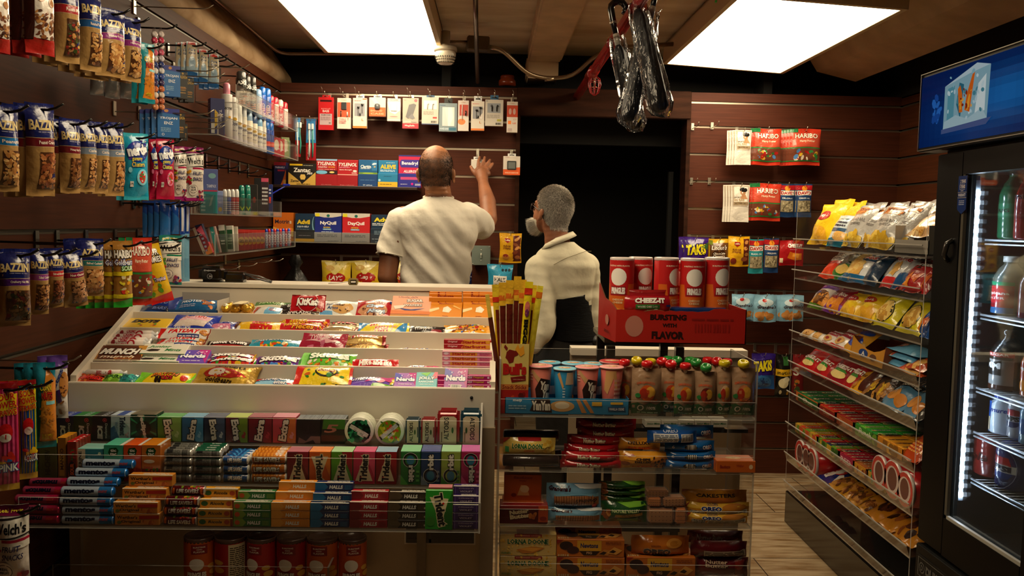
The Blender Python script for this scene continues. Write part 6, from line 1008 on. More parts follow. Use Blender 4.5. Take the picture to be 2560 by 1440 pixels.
cracker((1616,1222,1668,1240),'flat sandwich cracker pack at the pile top',RY+.05)
GO='p e0b03a 0 .6 1 .7 1 1 0 1;p a81c1c 0 1 .1 1 .04 .6;t GOLDEN .42 .86 .16 .1 1a2a6a;t OREO .4 .62 .3 .26 1a2a6a o=e8e0c8 b=.06;e .76 .7 .2 .2 c07a2a;r .1 .1 .3 .5 c8c0b0;s .1 .1 .3 .5 16 2a2a2a;r .33 .15 .97 .5 c8bca0;l .35 .2 .95 .45 3 3a2a1a'
for i,(a,y0,b,y1) in enumerate(((1712,1283,1868,1313),(1708,1256,1872,1290),(1704,1225,1866,1262))):
    put('cookie_packet',(a,y0,b,y1),RY+.03+i*.012,z if i==0 else None,'golden sandwich cookie packet with barcode panel, %s of three'%['bottom','middle','top'][i],'cookie packet',lambda w,h:bag(w,h*1.05,.05,'c8861e',GO if i<2 else 't CAKESTERS .5 .7 .6 .2 1a1a1a;e .5 .4 .3 .2 c8701e;p 7a1c14 0 .8 .1 1 0 1',seal='lr',seed=120+i,waist=0))
# tier 4
z=RZ[3]
LB2='n 0 0 1 1 .025 d8a83a,e8c05a 60;r .26 .86 .74 1 8a1a18;t SHORTBREAD_COOKIES .5 .93 .44 .05 d8a08a;t LORNA_DOONE .5 .66 .72 .24 1e5a34 b=.04 o=d8c08a;p b8702a .3 .3 .55 .44 .8 .38 .6 .14 .4 .12;p d8963a .34 .32 .5 .4 .75 .36 .58 .2;l .03 .1 .2 .2 2 3a7a4a'
h1=P(1320,1389,y=RY+.01).z
put('cookie_box',(1249,1391,1391,1470),RY+.01,z,'cream and yellow shortbread carton, lower of two','cookie box',lambda w,h:carton(w,.1,h,'d0b06a',LB2),dy=.05)
put('cookie_box',(1249,1336,1391,1390),RY+.01,None,'cream and yellow shortbread carton, upper of two','cookie box',lambda w,h:carton(w,.1,h,'d0b06a',LB2,top='r .3 0 .7 .4 8a1a18'),dy=.05)
NW='p d8a02a .3 .95 .66 .95 .66 .35 .3 .35;t Newtons .48 .66 .26 .28 1a2258 b=.04;p 2a1410 .33 .35 .64 .35 .58 .1 .4 .1;t FIG .48 .24 .08 .14 d8b08a;e .14 .65 .1 .25 2a141a;e .24 .4 .09 .22 3a1a20;p c8823a .6 .15 .7 .45 .8 .4 .76 .1;p e0a04a .74 .25 .85 .6 .97 .4 .88 .15;p 2a1208 .62 .18 .69 .34 .74 .28 .7 .14;p 2a1208 .77 .3 .83 .44 .88 .34 .84 .24;l .72 .75 .95 .92 2 8a3a1a;s .02 .04 .18 .16 5 c8b88a;p 8a1c14 0 1 .1 1 0 .75'
put('cookie_box',(1392,1394,1561,1470),RY+.01,z,'orange fig bar carton beside the shortbread, lower','cookie box',lambda w,h:carton(w,.1,h,'c0681e',NW),dy=.05)
put('cookie_box',(1392,1350,1561,1393),RY+.01,None,'orange fig bar carton beside the shortbread, middle','cookie box',lambda w,h:carton(w,.1,h,'c0681e',NW,top=NW),dy=.05)
put('cookie_box',(1388,1319,1554,1350),RY+.07,None,'orange fig bar carton set back on top','cookie box',lambda w,h:carton(w,.1,h,'b8621c',NW),dy=.05)
put('cookie_box',(1566,1394,1738,1470),RY+.01,z,'orange fig bar carton under the golden roll','cookie box',lambda w,h:carton(w,.1,h,'c0681e',NW,top=NW),dy=.05)
put('cookie_packet',(1578,1338,1722,1388),RY+.04,None,'orange golden sandwich cookie roll with dark lettering','cookie packet',lambda w,h:bag(w,h,.06,'c06a1c','t OREO .42 .3 .46 .34 2a2a4a o=d8b88a b=.07;e .72 .7 .14 .2 d8923a;e .72 .7 .08 .12 c07a2a;r .2 .2 .26 .3 1a1a1a;t GOLDEN .4 .62 .16 .08 6a2a1a',seal='lr',seed=130,waist=.02))
put('cookie_packet',(1736,1392,1868,1470),RY+.03,z,'maroon peanut cookie packet at the rack end, lower','cookie packet',lambda w,h:bag(w,h,.06,'5a0c14','t Nutter .38 .82 .4 .14 b89a80 o=2a0a0a;t Butter .38 .66 .4 .14 b89a80 o=2a0a0a;r .72 .2 .92 .9 7a2014;e .82 .55 .07 .08 a8342a',seal='lr',seed=131,waist=0))
put('cookie_packet',(1726,1352,1866,1392),RY+.03,None,'maroon cookie packet with white nutrition panel','cookie packet',lambda w,h:bag(w,h,.05,'5a0c14','r .22 .1 .98 .5 a89a8c;l .24 .14 .96 .46 4 2a1414',seal='lr',seed=132,waist=0))
put('cookie_packet',(1718,1326,1856,1356),RY+.06,None,'maroon peanut cookie packet lying on top at the rack end','cookie packet',lambda w,h:bag(w,h,.05,'5a0c14','t Nutter_Butter .4 .55 .5 .5 8a7a70 s=.1;r .6 .3 .9 .6 7a1c1c',seal='lr',seed=133,waist=0))
# ---- chip can carton on the stand
Yc=2.70; x0,zb,w,h=box_at(1540,770,1866,843,Yc); e=tag(link('can_carton',None,(x0,Yc,SZ)),'torn red carton tray with black lettering on the steel stand','carton'); h=P(1700,776,y=Yc).z-SZ; dp=.2
mb=MB(); V=[];  n=24; rg=random.Random(3)
def torn(x,base): return base+rg.uniform(-.002,.002)
xs=[-w/2+w*i/n for i in range(n+1)]; V=[(x,0,0) for x in xs]+[(x,0,torn(x,h*(.97 if x>-.16*w and x<.25*w else 1.06 if x>=.25*w else 1.0))) for x in xs]
mb.add(V,[(i,i+1,n+2+i,n+1+i) for i in range(n)],'b02018'); mb.add([(x,y+.003,z) for x,y,z in V],[(i+1,i,n+1+i,n+2+i) for i in range(n)],'8a6a4a')
face_art(mb,'t BURSTING .4 .78 .28 .18 2a0a08 b=.06;t WITH .41 .54 .11 .12 2a0a08 b=.06;t FLAVOR .4 .24 .25 .24 2a0a08 b=.06;e .14 .5 .07 .32 b87a6a;l .58 .7 .9 .82 1 8a1814;s .6 .35 .88 .6 12 9a1a14',w,h,(-w/2,0,0),(1,0,0),(0,0,1)); link('front_flap',mb.mesh('f','carton'),parent=e)
ang=math.atan2(.03,dp); mb=MB(); V=[(-w/2,0,0),(-w/2-.03,dp,0),(-w/2-.03,dp,h*1.7),(-w/2-.02,dp*.6,h*1.25),(-w/2-.008,dp*.25,h*1.15),(-w/2,0,h)]
mb.add(V,[(0,1,2,3,4,5)],'a81e18').add([(x+.003,y,z) for x,y,z in V],[(5,4,3,2,1,0)],'8a6a4a'); face_art(mb,'e .5 .6 .2 .16 b87a6a;l .2 .2 .8 .3 2 5a0c0c',.12,h,(-w/2-.022,dp*.75,0),(.1,-.99,0),(0,0,1)); link('side_flap',mb.mesh('s','carton'),parent=e)
mb=MB().box(w/2-.003,w/2,0,dp,0,h*1.05,'a81e18').box(-w/2-.03,w/2,dp,dp+.003,0,h*1.1,'8a6a4a').box(-w/2,w/2,0,dp,0,.002,'8a6a4a'); link('tray',mb.mesh('t','carton'),parent=e)
mb=MB().box(-.09,.09,0,.06,0,.02,'1a3a8a'); 
tag(link('blue_packet',MB().box(-.09,.09,0,.05,0,h+.003,'1a3a7a',bev=.004).mesh('b','film'),(P(1745,780,y=Yc+.04).x,Yc+.03,SZ+.003)),'dark blue packet lying in the red carton','packet')
PR='r 0 0 1 .7 d8641a;r 0 .7 1 1 c01a1c;t BURSTING_WITH_FLAVOR .5 .93 .6 .02 f0e0c8;p c01a1c .26 .55 .74 .55 .78 .72 .22 .72;e .5 .79 .22 .11 f2eee6;p 8a1014 .28 .56 .72 .56 .7 .67 .3 .67;t PRINGLES .5 .615 .38 .085 f4f0ea b=.07;t CHEDDAR .5 .5 .3 .025 f0d8a8;t CHEESE .5 .465 .26 .025 f0d8a8;p e8a03a 0 .38 .3 .42 .6 .38 1 .44 1 .3 0 .3'
canm={}
for i,(a,b,rot,dd,hh) in enumerate(((1528,1590,-.45,.04,643),(1590,1641,.35,.10,642),(1641,1701,.75,.04,643),(1707,1768,0,.03,645),(1769,1829,.35,.04,643),(1570,1630,0,.16,650),(1660,1716,0,.16,650))):
    Y=Yc+dd+.02; p=P(a,700,y=Y); q=P(b,700,y=Y); r=.5*(q.x-p.x) if i!=1 else .0385; cx=(p.x+q.x)/2 if i!=1 else p.x+.02; H=P((a+b)/2,hh+8,y=Y).z-SZ-.003
    o=tag(link('chip_can',canister(.0385,.0385,H,'c01a1c',PR,rot=rot,span=180),(cx,Y+.0385 if i<5 else Y+.03,SZ+.003)),'tall red and orange cheddar chip can, %s'%['first from the torn corner','second, set back','third, turned aside','fourth, facing forward','fifth, nearest the snack wall','hidden rear one','rear one in the middle'][i],'chip can','tall chip cans in the red carton')
    link('lid',MB().lathe([(.0385,-.002),(.0395,0),(.0395,.006),(.038,.008),(.034,.004)],'d8ccc8',24).mesh('lid','gloss'),(0,0,H),parent=o)
pxbag((1563,738,1672,784),Yc+.01,'red cheese cracker bag with green band lying in the carton','a8141e','t CHEEZ-IT .55 .72 .66 .26 f4eee4 o=5a0a10 b=.07;r .24 .28 .76 .52 3a7a3a;t WHITE_CHEDDAR .5 .4 .44 .1 e8e8d8;e .65 .1 .26 .14 e0d090;n .45 .0 .85 .25 .06 e8d8a0,f0e8c0 8;r .9 .4 1 .5 2a3a8a',cat='snack bag',t=.03,seed=140,hk=False,waist=-.06)
pxbag((1572,724,1665,748),Yc+.025,'red foil bag top behind the cheese cracker bag','8a1418','r 0 .3 1 .6 a82028',t=.02,seed=141,hk=False)
# ================================================================ LEFT WALL GOODS
def hookL(y,z,xt,label,col='0d0d0e',r=.003,mat='gloss',zg=None):
    zg=zg or min([g for g in GZ if g>z-.004] or [GZ[0]]); zg=zg if zg-z<.07 else z+.03; mb=MB(); mb.box(XL+.001,XL+.006,y-.01,y+.01,min(z,zg-.035)-.008,zg+.002,col if col!='0d0d0e' else '2a2624',bev=.0008)
    mb.tube([(XL+.004,y,z),(xt-.012,y,z-.002),(xt+.006,y,z+.002),(xt+.022,y,z+.012)],r,col,6); return tag(link('display_hook',mb.mesh('hook',mat)),label,'hook')
PN=['','first','second','third','fourth','fifth','sixth']
def hangL(px,Xh,rz,desc,cat,col,art,n=1,kind='snack_bag',t=.04,seed=1,dx=-.022,hk=True,hdesc=None,tilt=0,mat='film',hcol='0d0d0e',tip=.03,mk=None,**k):
    x0,y0,x1,y1=px; c=P((x0+x1)/2,(y0+y1)/2,x=Xh); d=Vector((math.cos(R(rz)),math.sin(R(rz)),0)); lo,hi=.01,.6
    for _ in range(30):
        w=(lo+hi)/2; s=proj(c+d*w/2)[0]-proj(c-d*w/2)[0]; lo,hi=(w,hi) if s<x1-x0 else (lo,w)
    zt=P((x0+x1)/2,y0,y=c.y).z; zb=P((x0+x1)/2,y1,y=c.y).z; h=zt-zb
    me=mk(w,h) if mk else bag(w,h,t,col,art,seed=seed,mat=mat,**k)
    o=tag(link(kind,me,(Xh,c.y,zb),(0,R(tilt),R(rz))),desc+(', outermost' if n>1 else ''),cat,('bags on one hook: '+desc)[:90] if n>1 else None)
    for j in range(1,n): cp(o,loc=(Xh+dx*j,c.y+.004*j,zb-.0015*j),label='%s, %s inward'%(desc,PN[j]),rot=(0,R(tilt),R(rz+(j%2)*4-2)))
    if hk: hookL(c.y,zt-.012,Xh+tip,'wall hook holding the '+(hdesc or desc),col=hcol,mat='gloss' if hcol=='0d0d0e' else 'metal',r=.003 if hcol=='0d0d0e' else .0018)
    return o
BZ=lambda band,name,nut,win=.32: 'r 0 .0 1 1 a8834e;r 0 .62 1 1 141c5a;r 0 .53 1 .62 %s;r 0 .525 1 .53 c8b080;r 0 .62 1 .625 c8b080;t %s .6 .575 .6 .04 e8d8c8;t BAZZINI .5 .76 .86 .11 d8c288 b=.04;l .3 .68 .85 .7 1 8a8ab0;r .%d .08 .98 .47 4a2a16;n .%d .08 .98 .47 .085 %s 90;e .86 .2 .09 .045 141c5a;e .86 .185 .06 .02 c8a03a;p 0e1444 0 .93 .2 1 0 1;s 0 .94 1 1 30 1c2670'%(band,name,int(win*100),int(win*100),nut)
PEA='c89a5a,b8844a,a8703a,d8ac70'
MIX='5a3a20,3a4a22,2a1c12,b8844a,8a2a1e'
Xa=-.99
# top row
RB='r 0 .88 1 1 9a1a14;r .2 .18 .96 .86 d8cfc4;n .2 .18 .96 .52 .08 8a5a34,6a3a24,b8844a,4a2a1c 60;p a8241c 0 0 1 0 1 .2 .5 .15 0 .22;e .4 .68 .13 .07 a8703a;e .4 .68 .07 .03 d8cfc4;e .75 .62 .1 .05 a8703a;r 0 .16 .2 .9 3a1a12'
hangL((-66,-60,24,128),Xa,56,'red and white trail mix bag cut by the frame edge','snack bag','9a1a14',RB,n=3,seed=1,t=.05,dx=-.03,backcol='7a1410')
hangL((60,-70,134,136),Xa,56,'red and white trail mix bag with glossy panel','snack bag','9a1a14',RB,n=3,seed=2,t=.05,dx=-.03,backcol='7a1410')
for px,band,nm,nut,ds,n,sd in (((136,-70,197,157),'a01c22','Raisin_Mix',MIX,'red banded nut bag of dark trail mix, top row',3,3),((199,-22,253,178),'1c5a9a','Roasted_Peanuts',PEA,'blue banded tan nut bag, top row',3,4),((238,22,312,192),'8a2a7a','Honey_Peanuts',PEA,'magenta banded nut bag on the top row, broader one',3,5),((300,44,352,204),'8a2a7a','Honey_Peanuts',PEA,'narrower magenta banded nut bag beside the teal bag',2,6)):
    hangL(px,Xa+.01,52,ds,'nut bag','a8834e',BZ(band,nm,nut),n=n,kind='nut_bag',seed=sd,t=.05,dx=-.028,sealcol='1c2670')
CN='p d8852a .2 0 1 0 1 .8 .6 .95 .3 .55;t CORN .5 .72 .5 .08 e8d03a o=3a1a10;t NUTS .55 .62 .46 .08 c8281c o=3a1a10;r .5 .52 .9 .56 8ad0d8;n .2 .25 .9 .5 .08 c88a3a,a86a2a 24;t %s .55 .14 .44 .07 e0c81e;r 0 0 1 .08 1e8a98'
hangL((346,108,386,258),Xa,48,'teal and orange corn nut bag on the top row','snack bag','1e8a98',CN%'400g',seed=7,t=.035,n=2)
for i,(px) in enumerate(((300,150,344,248),(262,165,300,246),(225,175,262,238))): hangL(px,Xa-.08-.03*i,50,'silver backed corn nut bag hanging behind the nut bags, %s'%['nearest the teal one','middle','furthest from the teal one'][i],'snack bag','8a8684',"p d8852a .2 .4 1 .4 1 1 0 1;t 200g .55 .62 .5 .12 e0c81e" if i==0 else '',seed=8+i,t=.03,mat='foil',hk=False)
for i,px in enumerate(((115,120,176,168),(210,140,272,200))): hangL(px,Xa-.07,50,'tan nut bag bottom hanging low behind the top row, %s'%['under the red banded one','under the magenta banded one'][i],'nut bag','a8834e','n .2 .2 .9 .8 .09 5a3a20,8a5a30 30',kind='nut_bag',seed=14+i,t=.04,hk=False)
# middle row
Xb=-.985
for px,band,nm,nut,ds,n,sd in (((-30,262,46,478),'1e6aa8','Peanuts',PEA,'sky blue banded nut bag cut by the frame edge, middle row',2,20),((64,258,136,490),'6a1620','Peanut_Crunch','a8683a,b87a4a,8a4a2a','wine banded peanut crunch bag, middle row',3,21),((148,296,199,483),'6a1620','Honey_Oat_Seed','8a5a34,7a4a28,9a6a40','wine banded seed crunch bag, middle row',2,22)):
    hangL(px,Xb,54,ds,'nut bag','a8834e',BZ(band,nm,nut),n=n,kind='nut_bag',seed=sd,t=.05,dx=-.026,sealcol='101848')
for i,(px) in enumerate(((196,302,236,480),(230,306,268,484),(262,306,308,490))): hangL(px,Xb-.01,60,'grey banded nut bag on the middle row, %s of three'%['first','second','third'][i],'nut bag','a8834e',BZ('7a8aa0','Cashews','c8945a,b87a44,d8a870'),n=2,kind='nut_bag',seed=24+i,t=.05,sealcol='101848')
NG=lambda c,c2:'e .5 .72 .42 .16 1a3a9a;n .05 .6 .95 .9 .06 1a3a9a,4a2a9a 16;t nerds .5 .74 .78 .16 f2f4f8 o=1a2a6a r=8 b=.06;t gummy .46 .6 .4 .06 e8d81e o=1a3a9a;t Clusters .5 .53 .5 .07 e8d81e o=1a3a9a;e .66 .34 .22 .12 %s;e .66 .34 .12 .09 c8342a;n .5 .26 .82 .42 .05 c8342a,e8d8d8,3a8a4a 14;r .2 .2 .32 .28 e8e4dc;t 100 .26 .24 .1 .04 1a1a1a;e .2 .45 .07 .04 %s'%(c2,c2)
hangL((309,333,371,500),Xb,40,'turquoise gummy cluster bag with cartoon lettering','candy bag','1e9ac0',NG('1e9ac0','8ad8ec'),n=2,kind='candy_bag',seed=30,t=.045,sealcol='3ab0c8')
hangL((374,350,398,494),Xb-.03,40,'crimson gummy cluster bag half hidden behind its twin','candy bag','a8143c',NG('a8143c','e87aa0'),kind='candy_bag',seed=31,t=.04)
hangL((390,348,436,498),Xb,40,'crimson gummy cluster bag with blue burst','candy bag','b0183e',NG('b0183e','e87aa0'),n=2,kind='candy_bag',seed=32,t=.045)
WC=lambda band,tp:'r 0 .88 1 1 %s;t Real_Fruit .5 .93 .7 .04 e8d03a;p e8e4d8 0 .82 1 .86 1 .66 0 .62;p 141414 0 .84 1 .88 1 .86 0 .82;p 141414 0 .62 1 .66 1 .645 0 .605;t Welch\'s .5 .74 .86 .13 141414;r 0 .5 1 .62 e8e4d8;r .3 .58 1 .615 %s;t FRUIT .55 .5 .5 .07 2a2a5a s=.2;t SNACKS .58 .4 .56 .07 2a2a5a s=.2;e .35 .22 .24 .12 e8e0d8;o .35 .22 .22 .02 3a2a2a;t REAL .35 .25 .24 .035 2a2a2a;t FRUIT .35 .2 .26 .035 2a2a2a;n .0 .3 .28 .6 .12 c82a34,a81c2c,6aa83a,e8a02a 8;n .55 .02 1 .2 .12 2a2a6a,8a1c4a,c82a34 8'%(tp,band)
for i,px in enumerate(((432,366,466,498),(465,368,509,502))): hangL(px,Xb,34,'magenta topped white fruit snack bag, middle row, %s'%['beside the crimson bags','nearest the clear bins'][i],'snack bag','dcd4cc',WC('a81c4a','8a1460'),n=1+i,seed=33+i,t=.04,sealcol='9a1a6a')
# lower row
Xc=-.965
for px,band,nm,nut,ds,n,sd,rz in (((-8,622,76,815),'4a1c6a','Cranberry_Nut_Mix','3a2a1a,2a2a14,4a1c1a,6a4a2a','purple banded cranberry mix bag, lower row',3,40,44),((73,622,120,786),'8a3a8a','Salted_Cashews','c08a54,b07a44,8a5a34','orchid banded nut bag, lower row',2,41,48),((110,620,158,768),'b01e24','Salted_Almonds','8a4a30,7a3a24,a86a44','bright red banded almond bag, lower row',2,42,46),((160,626,220,766),'7a1236','Nut_Cluster','b8845a,a8744a,c89a70','wine banded bag swinging sideways, lower row',2,43,42),((190,596,259,740),'1c6a6a','Salted_Cashews','c8945a,b87a44,d8a870','teal banded cashew bag, lower row',2,44,38)):
    hangL(px,Xc,rz,ds,'nut bag','b89460',BZ(band,nm,nut,.2 if sd<42 else .3),n=n,kind='nut_bag',seed=sd,t=.05,dx=-.03,sealcol='101848',tilt=-6 if sd==43 else 0)
GB='p 2a9a2a 0 0 1 0 1 .14 0 .08;r 0 .14 1 .2 d8c81e;n .05 .2 .95 .48 .13 c8342a,e8a02a,8ac83a,e8d83a,d8c8a0 14;r 0 .48 1 .54 d8c01e;t HARIBO .5 .8 .9 .12 e8e4dc o=2a2010 b=.05;t Goldbears .5 .68 .9 .09 e8e4dc o=14389a;t SOUR .65 .59 .6 .07 e8f0d8 o=2a9a2a'
hangL((283,602,331,768),Xc,42,'gold sour gummy bear bag with green foot','candy bag','9a6a2a',GB,n=5,kind='candy_bag',seed=50,t=.03,dx=-.026)
HP=HB.replace('t Harry_Potter','t Gummies')
hangL((316,594,381,762),Xc,32,'red gummy candy bag on the lower row of the side wall','candy bag','c23420',HB,n=2,kind='candy_bag',seed=51,t=.035)
hangL((378,608,436,756),Xc,30,'yellow and red sour gummy bag swinging outward','candy bag','d8b01e','p c8201c 0 0 1 0 1 .16 0 .1;p c8281e 0 .5 .5 .8 0 1;n .1 .15 .9 .5 .14 d8341e,e8a02a,5a9a2a 10;t SOUR .5 .86 .7 .1 e8e8e0 o=1a1410;t GUMMIES .5 .74 .8 .1 e8e8e0 o=1a1410;t Tropical .6 .4 .5 .08 e8d8e8 o=2a2a8a;r 0 .55 .1 .9 1a1410',n=2,kind='candy_bag',seed=52,t=.035,tilt=-14)
hangL((398,588,454,712),Xc-.05,28,'white and teal fruit snack bag behind the swinging gummy bag','snack bag','dcd4c8',WC('1c7a5a','1e7a70'),seed=53,t=.04,sealcol='1c7a70')
# bottom corner
Xd=-.955
ST=lambda c,c2:'r 0 0 1 .06 c8a03a;r 0 .95 1 1 a81c1c;s .04 .06 .96 .94 9 %s;s .1 .06 .9 .94 5 %s;p e8c81e .1 .72 .9 .78 .95 .9 .1 .86;t SOUR .5 .87 .76 .06 c01a1c o=e8c81e r=4;t POWER .5 .8 .84 .06 c01a1c o=e8c81e r=4;t STRAWS .5 .73 .8 .05 c01a1c o=e8c81e r=4;e .5 .55 .26 .08 c81c1c;e .5 .5 .2 .04 e8e0d8;n .2 .2 .9 .36 .2 e8c01e,2a6ab0,c8281e 8;t %s .6 .22 .66 .07 e8f0e8 o=1a3a8a'
for px,c,c2,nm,sd,ds in (((-24,958,47,1226),'c02a5a','8a1440','PINK',60,'pink sour straw bag cut by the frame edge'),((46,950,92,1196),'2a7a2a','d8b01e','4-COLOR',61,'rainbow striped sour straw bag')):
    hangL(px,Xd+.02,36,ds,'candy bag',c,ST(c,c2)%(c2,'1a4a9a' if sd==61 else 'd84a80',nm),n=3,kind='candy_bag',seed=sd,t=.02,dx=-.02,waist=0)
hangL((84,906,140,1118),Xd,34,'teal and orange corn nut bag by the gum rack','snack bag','1e7a90',CN%'RANCH',n=3,seed=62,t=.04)
hangL((118,888,170,1046),Xd+.01,26,'white and violet cookie bag curling over the gum rack','snack bag','d8d4d0','r 0 .8 1 1 5a3a8a;p 3a1c5a 0 .2 .7 .28 .6 .48 0 .42;n .1 0 .95 .3 .16 5a7a2a,8a5a2a,2a1c1c 10;e .8 .55 .22 .2 b87a3a;n .6 .4 1 .7 .07 5a3418 8;t Tates .45 .6 .2 .42 2a3a7a r=70 s=.2',n=2,seed=63,t=.04,hcol='b0a898')
hangL((-16,1262,74,1462),-.86,18,'white fruit snack bag low beside the gum rack','snack bag','d8d0c8',WC('a81c3a','6a0f3a'),seed=64,t=.05,sealcol='6a0f3a')
# lip balm strips, condoms, cards
for i,(x,ds) in enumerate(((384,'outer'),(400,'inner'))):
    e=tag(link('lip_balm_strip',None,P(x,70,x=-1.03)),'clear hanging strip of lip balm caps, %s of two'%ds,'lip balm strip'); y0=P(x,70,x=-1.03); y1=P(x+4,292,y=y0.y); L=y0.z-y1.z
    link('strip',MB().box(-.001,.001,-.016,.016,-L,0,'ccc').mesh('strip','wrap'),parent=e,rot=(0,0,R(35)))
    me={}
    for k in range(13):
        c=['d8ccc8','c83a5a','d8ccc8','d05a78','c8c0c8','2a3a7a','d8d4d4','2a4a9a','3a2a5a','c86a3a','d8c8b8','b85a34','c87a4a'][k]
        link('balm_cap',MB().lathe([(.009,0),(.0095,.002),(.0095,.008),(.007,.0095)],c,12).mesh('cap','gloss'),(.0,0,-.02-k*(L-.03)/13),(R(80),R(0),R(60)),parent=e)
CO=lambda c,t1,t2,tc:'r 0 0 1 1 %s;t %s .5 .66 .8 .1 %s;t %s .5 .5 .4 .1 %s;l .15 .2 .6 .36 3 8ab8d8;o .25 .1 .05 .02 %s'%(c,t1,tc,t2,tc,tc)
for i,(px,n,sd) in enumerate(((  (408,165,450,242),2,1),((393,272,448,344),4,2))):
    hangL(px,-1.02,28,'bright blue hanging box pack, %s'%['beside the lip balm strips','below the lip balm strips'][i],'box pack','1a5aa0','',n=n,kind='box_pack',mk=lambda w,h:carton(w,.014,h,'1a6ab0',CO('1a6ab0','TROJAN','ENZ','e8f0f4')+';p 1c2a8a 0 .86 1 .8 1 1 0 1;e .4 .92 .1 .05 c88a4a'),dx=-.02,hcol='b0a898',tip=.12)
for i,px in enumerate(((444,180,468,248),(460,196,484,256),(440,283,462,345),(450,310,468,352))):
    hangL(px,-1.05-.02*(i%2),30,'black and gold hanging box pack, %s'%['upper, beside the blue one','upper, further back','lower, beside the blue one','lower, further back'][i],'box pack','14120f','',n=2,kind='box_pack',mk=lambda w,h:carton(w,.014,h,'14120f','t MAGNUM .5 .8 .9 .12 c8a03a;l .2 .2 .8 .5 3 a8803a;e .5 .93 .1 .04 c8a03a;t BareSkin .5 .4 .7 .06 c8803a'),dx=-.02,hcol='b0a898',tip=.12)
EC='p d8342a .1 .9 .9 .9 .8 1 .2 1;p d8c8a8 0 .3 1 .3 .9 .92 .1 .92;t Pure .5 .78 .6 .08 2a4a7a s=.2;t Eyes .5 .68 .6 .08 2a4a7a s=.2;e .5 .4 .3 .2 b8d8ec;r .3 .2 .7 .55 a8c8e0;p 2a6ab0 0 0 1 0 1 .14 0 .2'
for i,px in enumerate(((466,105,493,194),(498,124,519,210),(522,136,547,222))): hangL(px,-1.06,30,'eye drop blister card with red tab, %s along the upper rail'%PN[i+1],'eye drop card','b0ccd8',EC,n=3,kind='eye_drop_card',seed=70+i,t=.012,dx=-.02,crinkle=.3,waist=-.05)
for i,(x,y) in enumerate(((412,70),(505,130),(545,152),(565,165),(600,190),(640,215),(672,232))):
    q=P(x,y,x=-1.1); hookL(q.y,q.z,-1.08,'empty black hook, %s along the upper rail'%PN[i+1] if i<6 else 'empty black hook nearest the wall corner on the upper rail')
for i,(x,y) in enumerate(((530,405),(556,414),(585,420),(610,428),(634,432),(655,440))):
    q=P(x,y,x=-1.12); hookL(q.y,q.z,-1.12,'empty black hook, %s above the shaver boxes'%PN[i+1])
for i,(x,y) in enumerate(((555,672),(600,664),(640,655),(670,652))):
    q=P(x,y,x=-1.05); hookL(q.y,q.z,-1.0,'long empty chrome hook, %s above the terminal'%PN[i+1],col='b0a898',mat='metal',r=.0018)
for i,(x,y,xt) in enumerate(((560,162,-.93),(470,14,-.95),(540,300,-.98))): 
    q=P(x-60,y+4,x=XL+.1); hookL(q.y,q.z,xt,'long empty chrome hook, %s'%['over the blue packs','at the top by the plaster edge','before the toothpaste bin'][i],col='b0a898',mat='metal',r=.0018)
# toothpaste/long packs hanging
for i,(px,n) in enumerate((((449,503,462,586),1),((462,505,474,586),1),((430,505,447,585),3),((400,500,425,590),4))):
    hangL(px,-1.03-.02*(i>1),30,'long blue toothbrush pack below the fruit snacks, %s'%['nearest the cream boxes','second','third','fourth'][i],'toothbrush pack','1a4aa0','r .3 .1 .7 .85 d8dce0;t Oral .5 .9 .6 .05 e8e8f0;r .4 .02 .6 .1 1a3aa8' if i<2 else 'p 2a6ab0 0 0 1 0 1 .5 0 .7',n=n,kind='toothbrush_pack',seed=80+i,t=.015,waist=0,crinkle=.3,dx=-.02)
hangL((452,584,474,708),-1.03,30,'tall pale blue comb sleeve hanging by the cigarette paper bin','comb pack','6aa0c0','r .1 .5 .9 1 7ab0cc;s .2 .1 .4 .9 3 9ac8dc',kind='comb_pack',seed=84,t=.006,crinkle=.2)
# ---- goods in the clear bins
def bin_(i,x,yb,yt,w_px,desc,cat,kind,mk,X=-1.085,rz=28,n=1,rx=0,dx=-.0):
    a,b,z=LB[i]; c=P(x,yb,x=X); c.y=min(max(c.y,a+.03),b-.03); zt=P(x,yt,y=c.y).z; w=w_px*c.y/F
    return tag(link(kind,mk(w,zt-z),(X,c.y,z+.001),(0,R(rx),R(rz))),desc,cat)
def bottle(col,cap,capz=.82,art='',rr=1,neck=.9):
    def f(w,h):
        r=w/2; hb=h*capz
        def ex(mb): mb.lathe([(r*neck,hb),(r*neck,hb+.002),(r*neck*.95,h-.008),(r*neck*.6,h)],cap,18)
        return canister(r,r*.98,hb,col,art,mat='gloss',top=col,n=18,extra=ex)
    return f
DD='t Dove .5 .55 .5 .12 2a3a6a s=.2;e .5 .68 .2 .05 c8a03a;r 0 0 1 .2 d8d4dc;t dry .5 .35 .4 .06 7a7a9a'
bx0=lambda c,a: (lambda w,h: carton(w,w*.5,h,c,a))
for i,(x,yb,yt,w) in enumerate(((603,255,178,26),(618,262,190,18),(632,268,192,18))): bin_(0,x,yb,yt,w,'black body spray can, %s from the bin end'%PN[i+1],'spray can','spray_can',bottle('20221f','3a3a38',.78,'t AXE .5 .88 .7 .12 d8d8d4 b=.06;l .3 .2 .7 .4 3 b86a4a;t AFRICA .5 .5 .3 .4 8a8a80 r=90'))
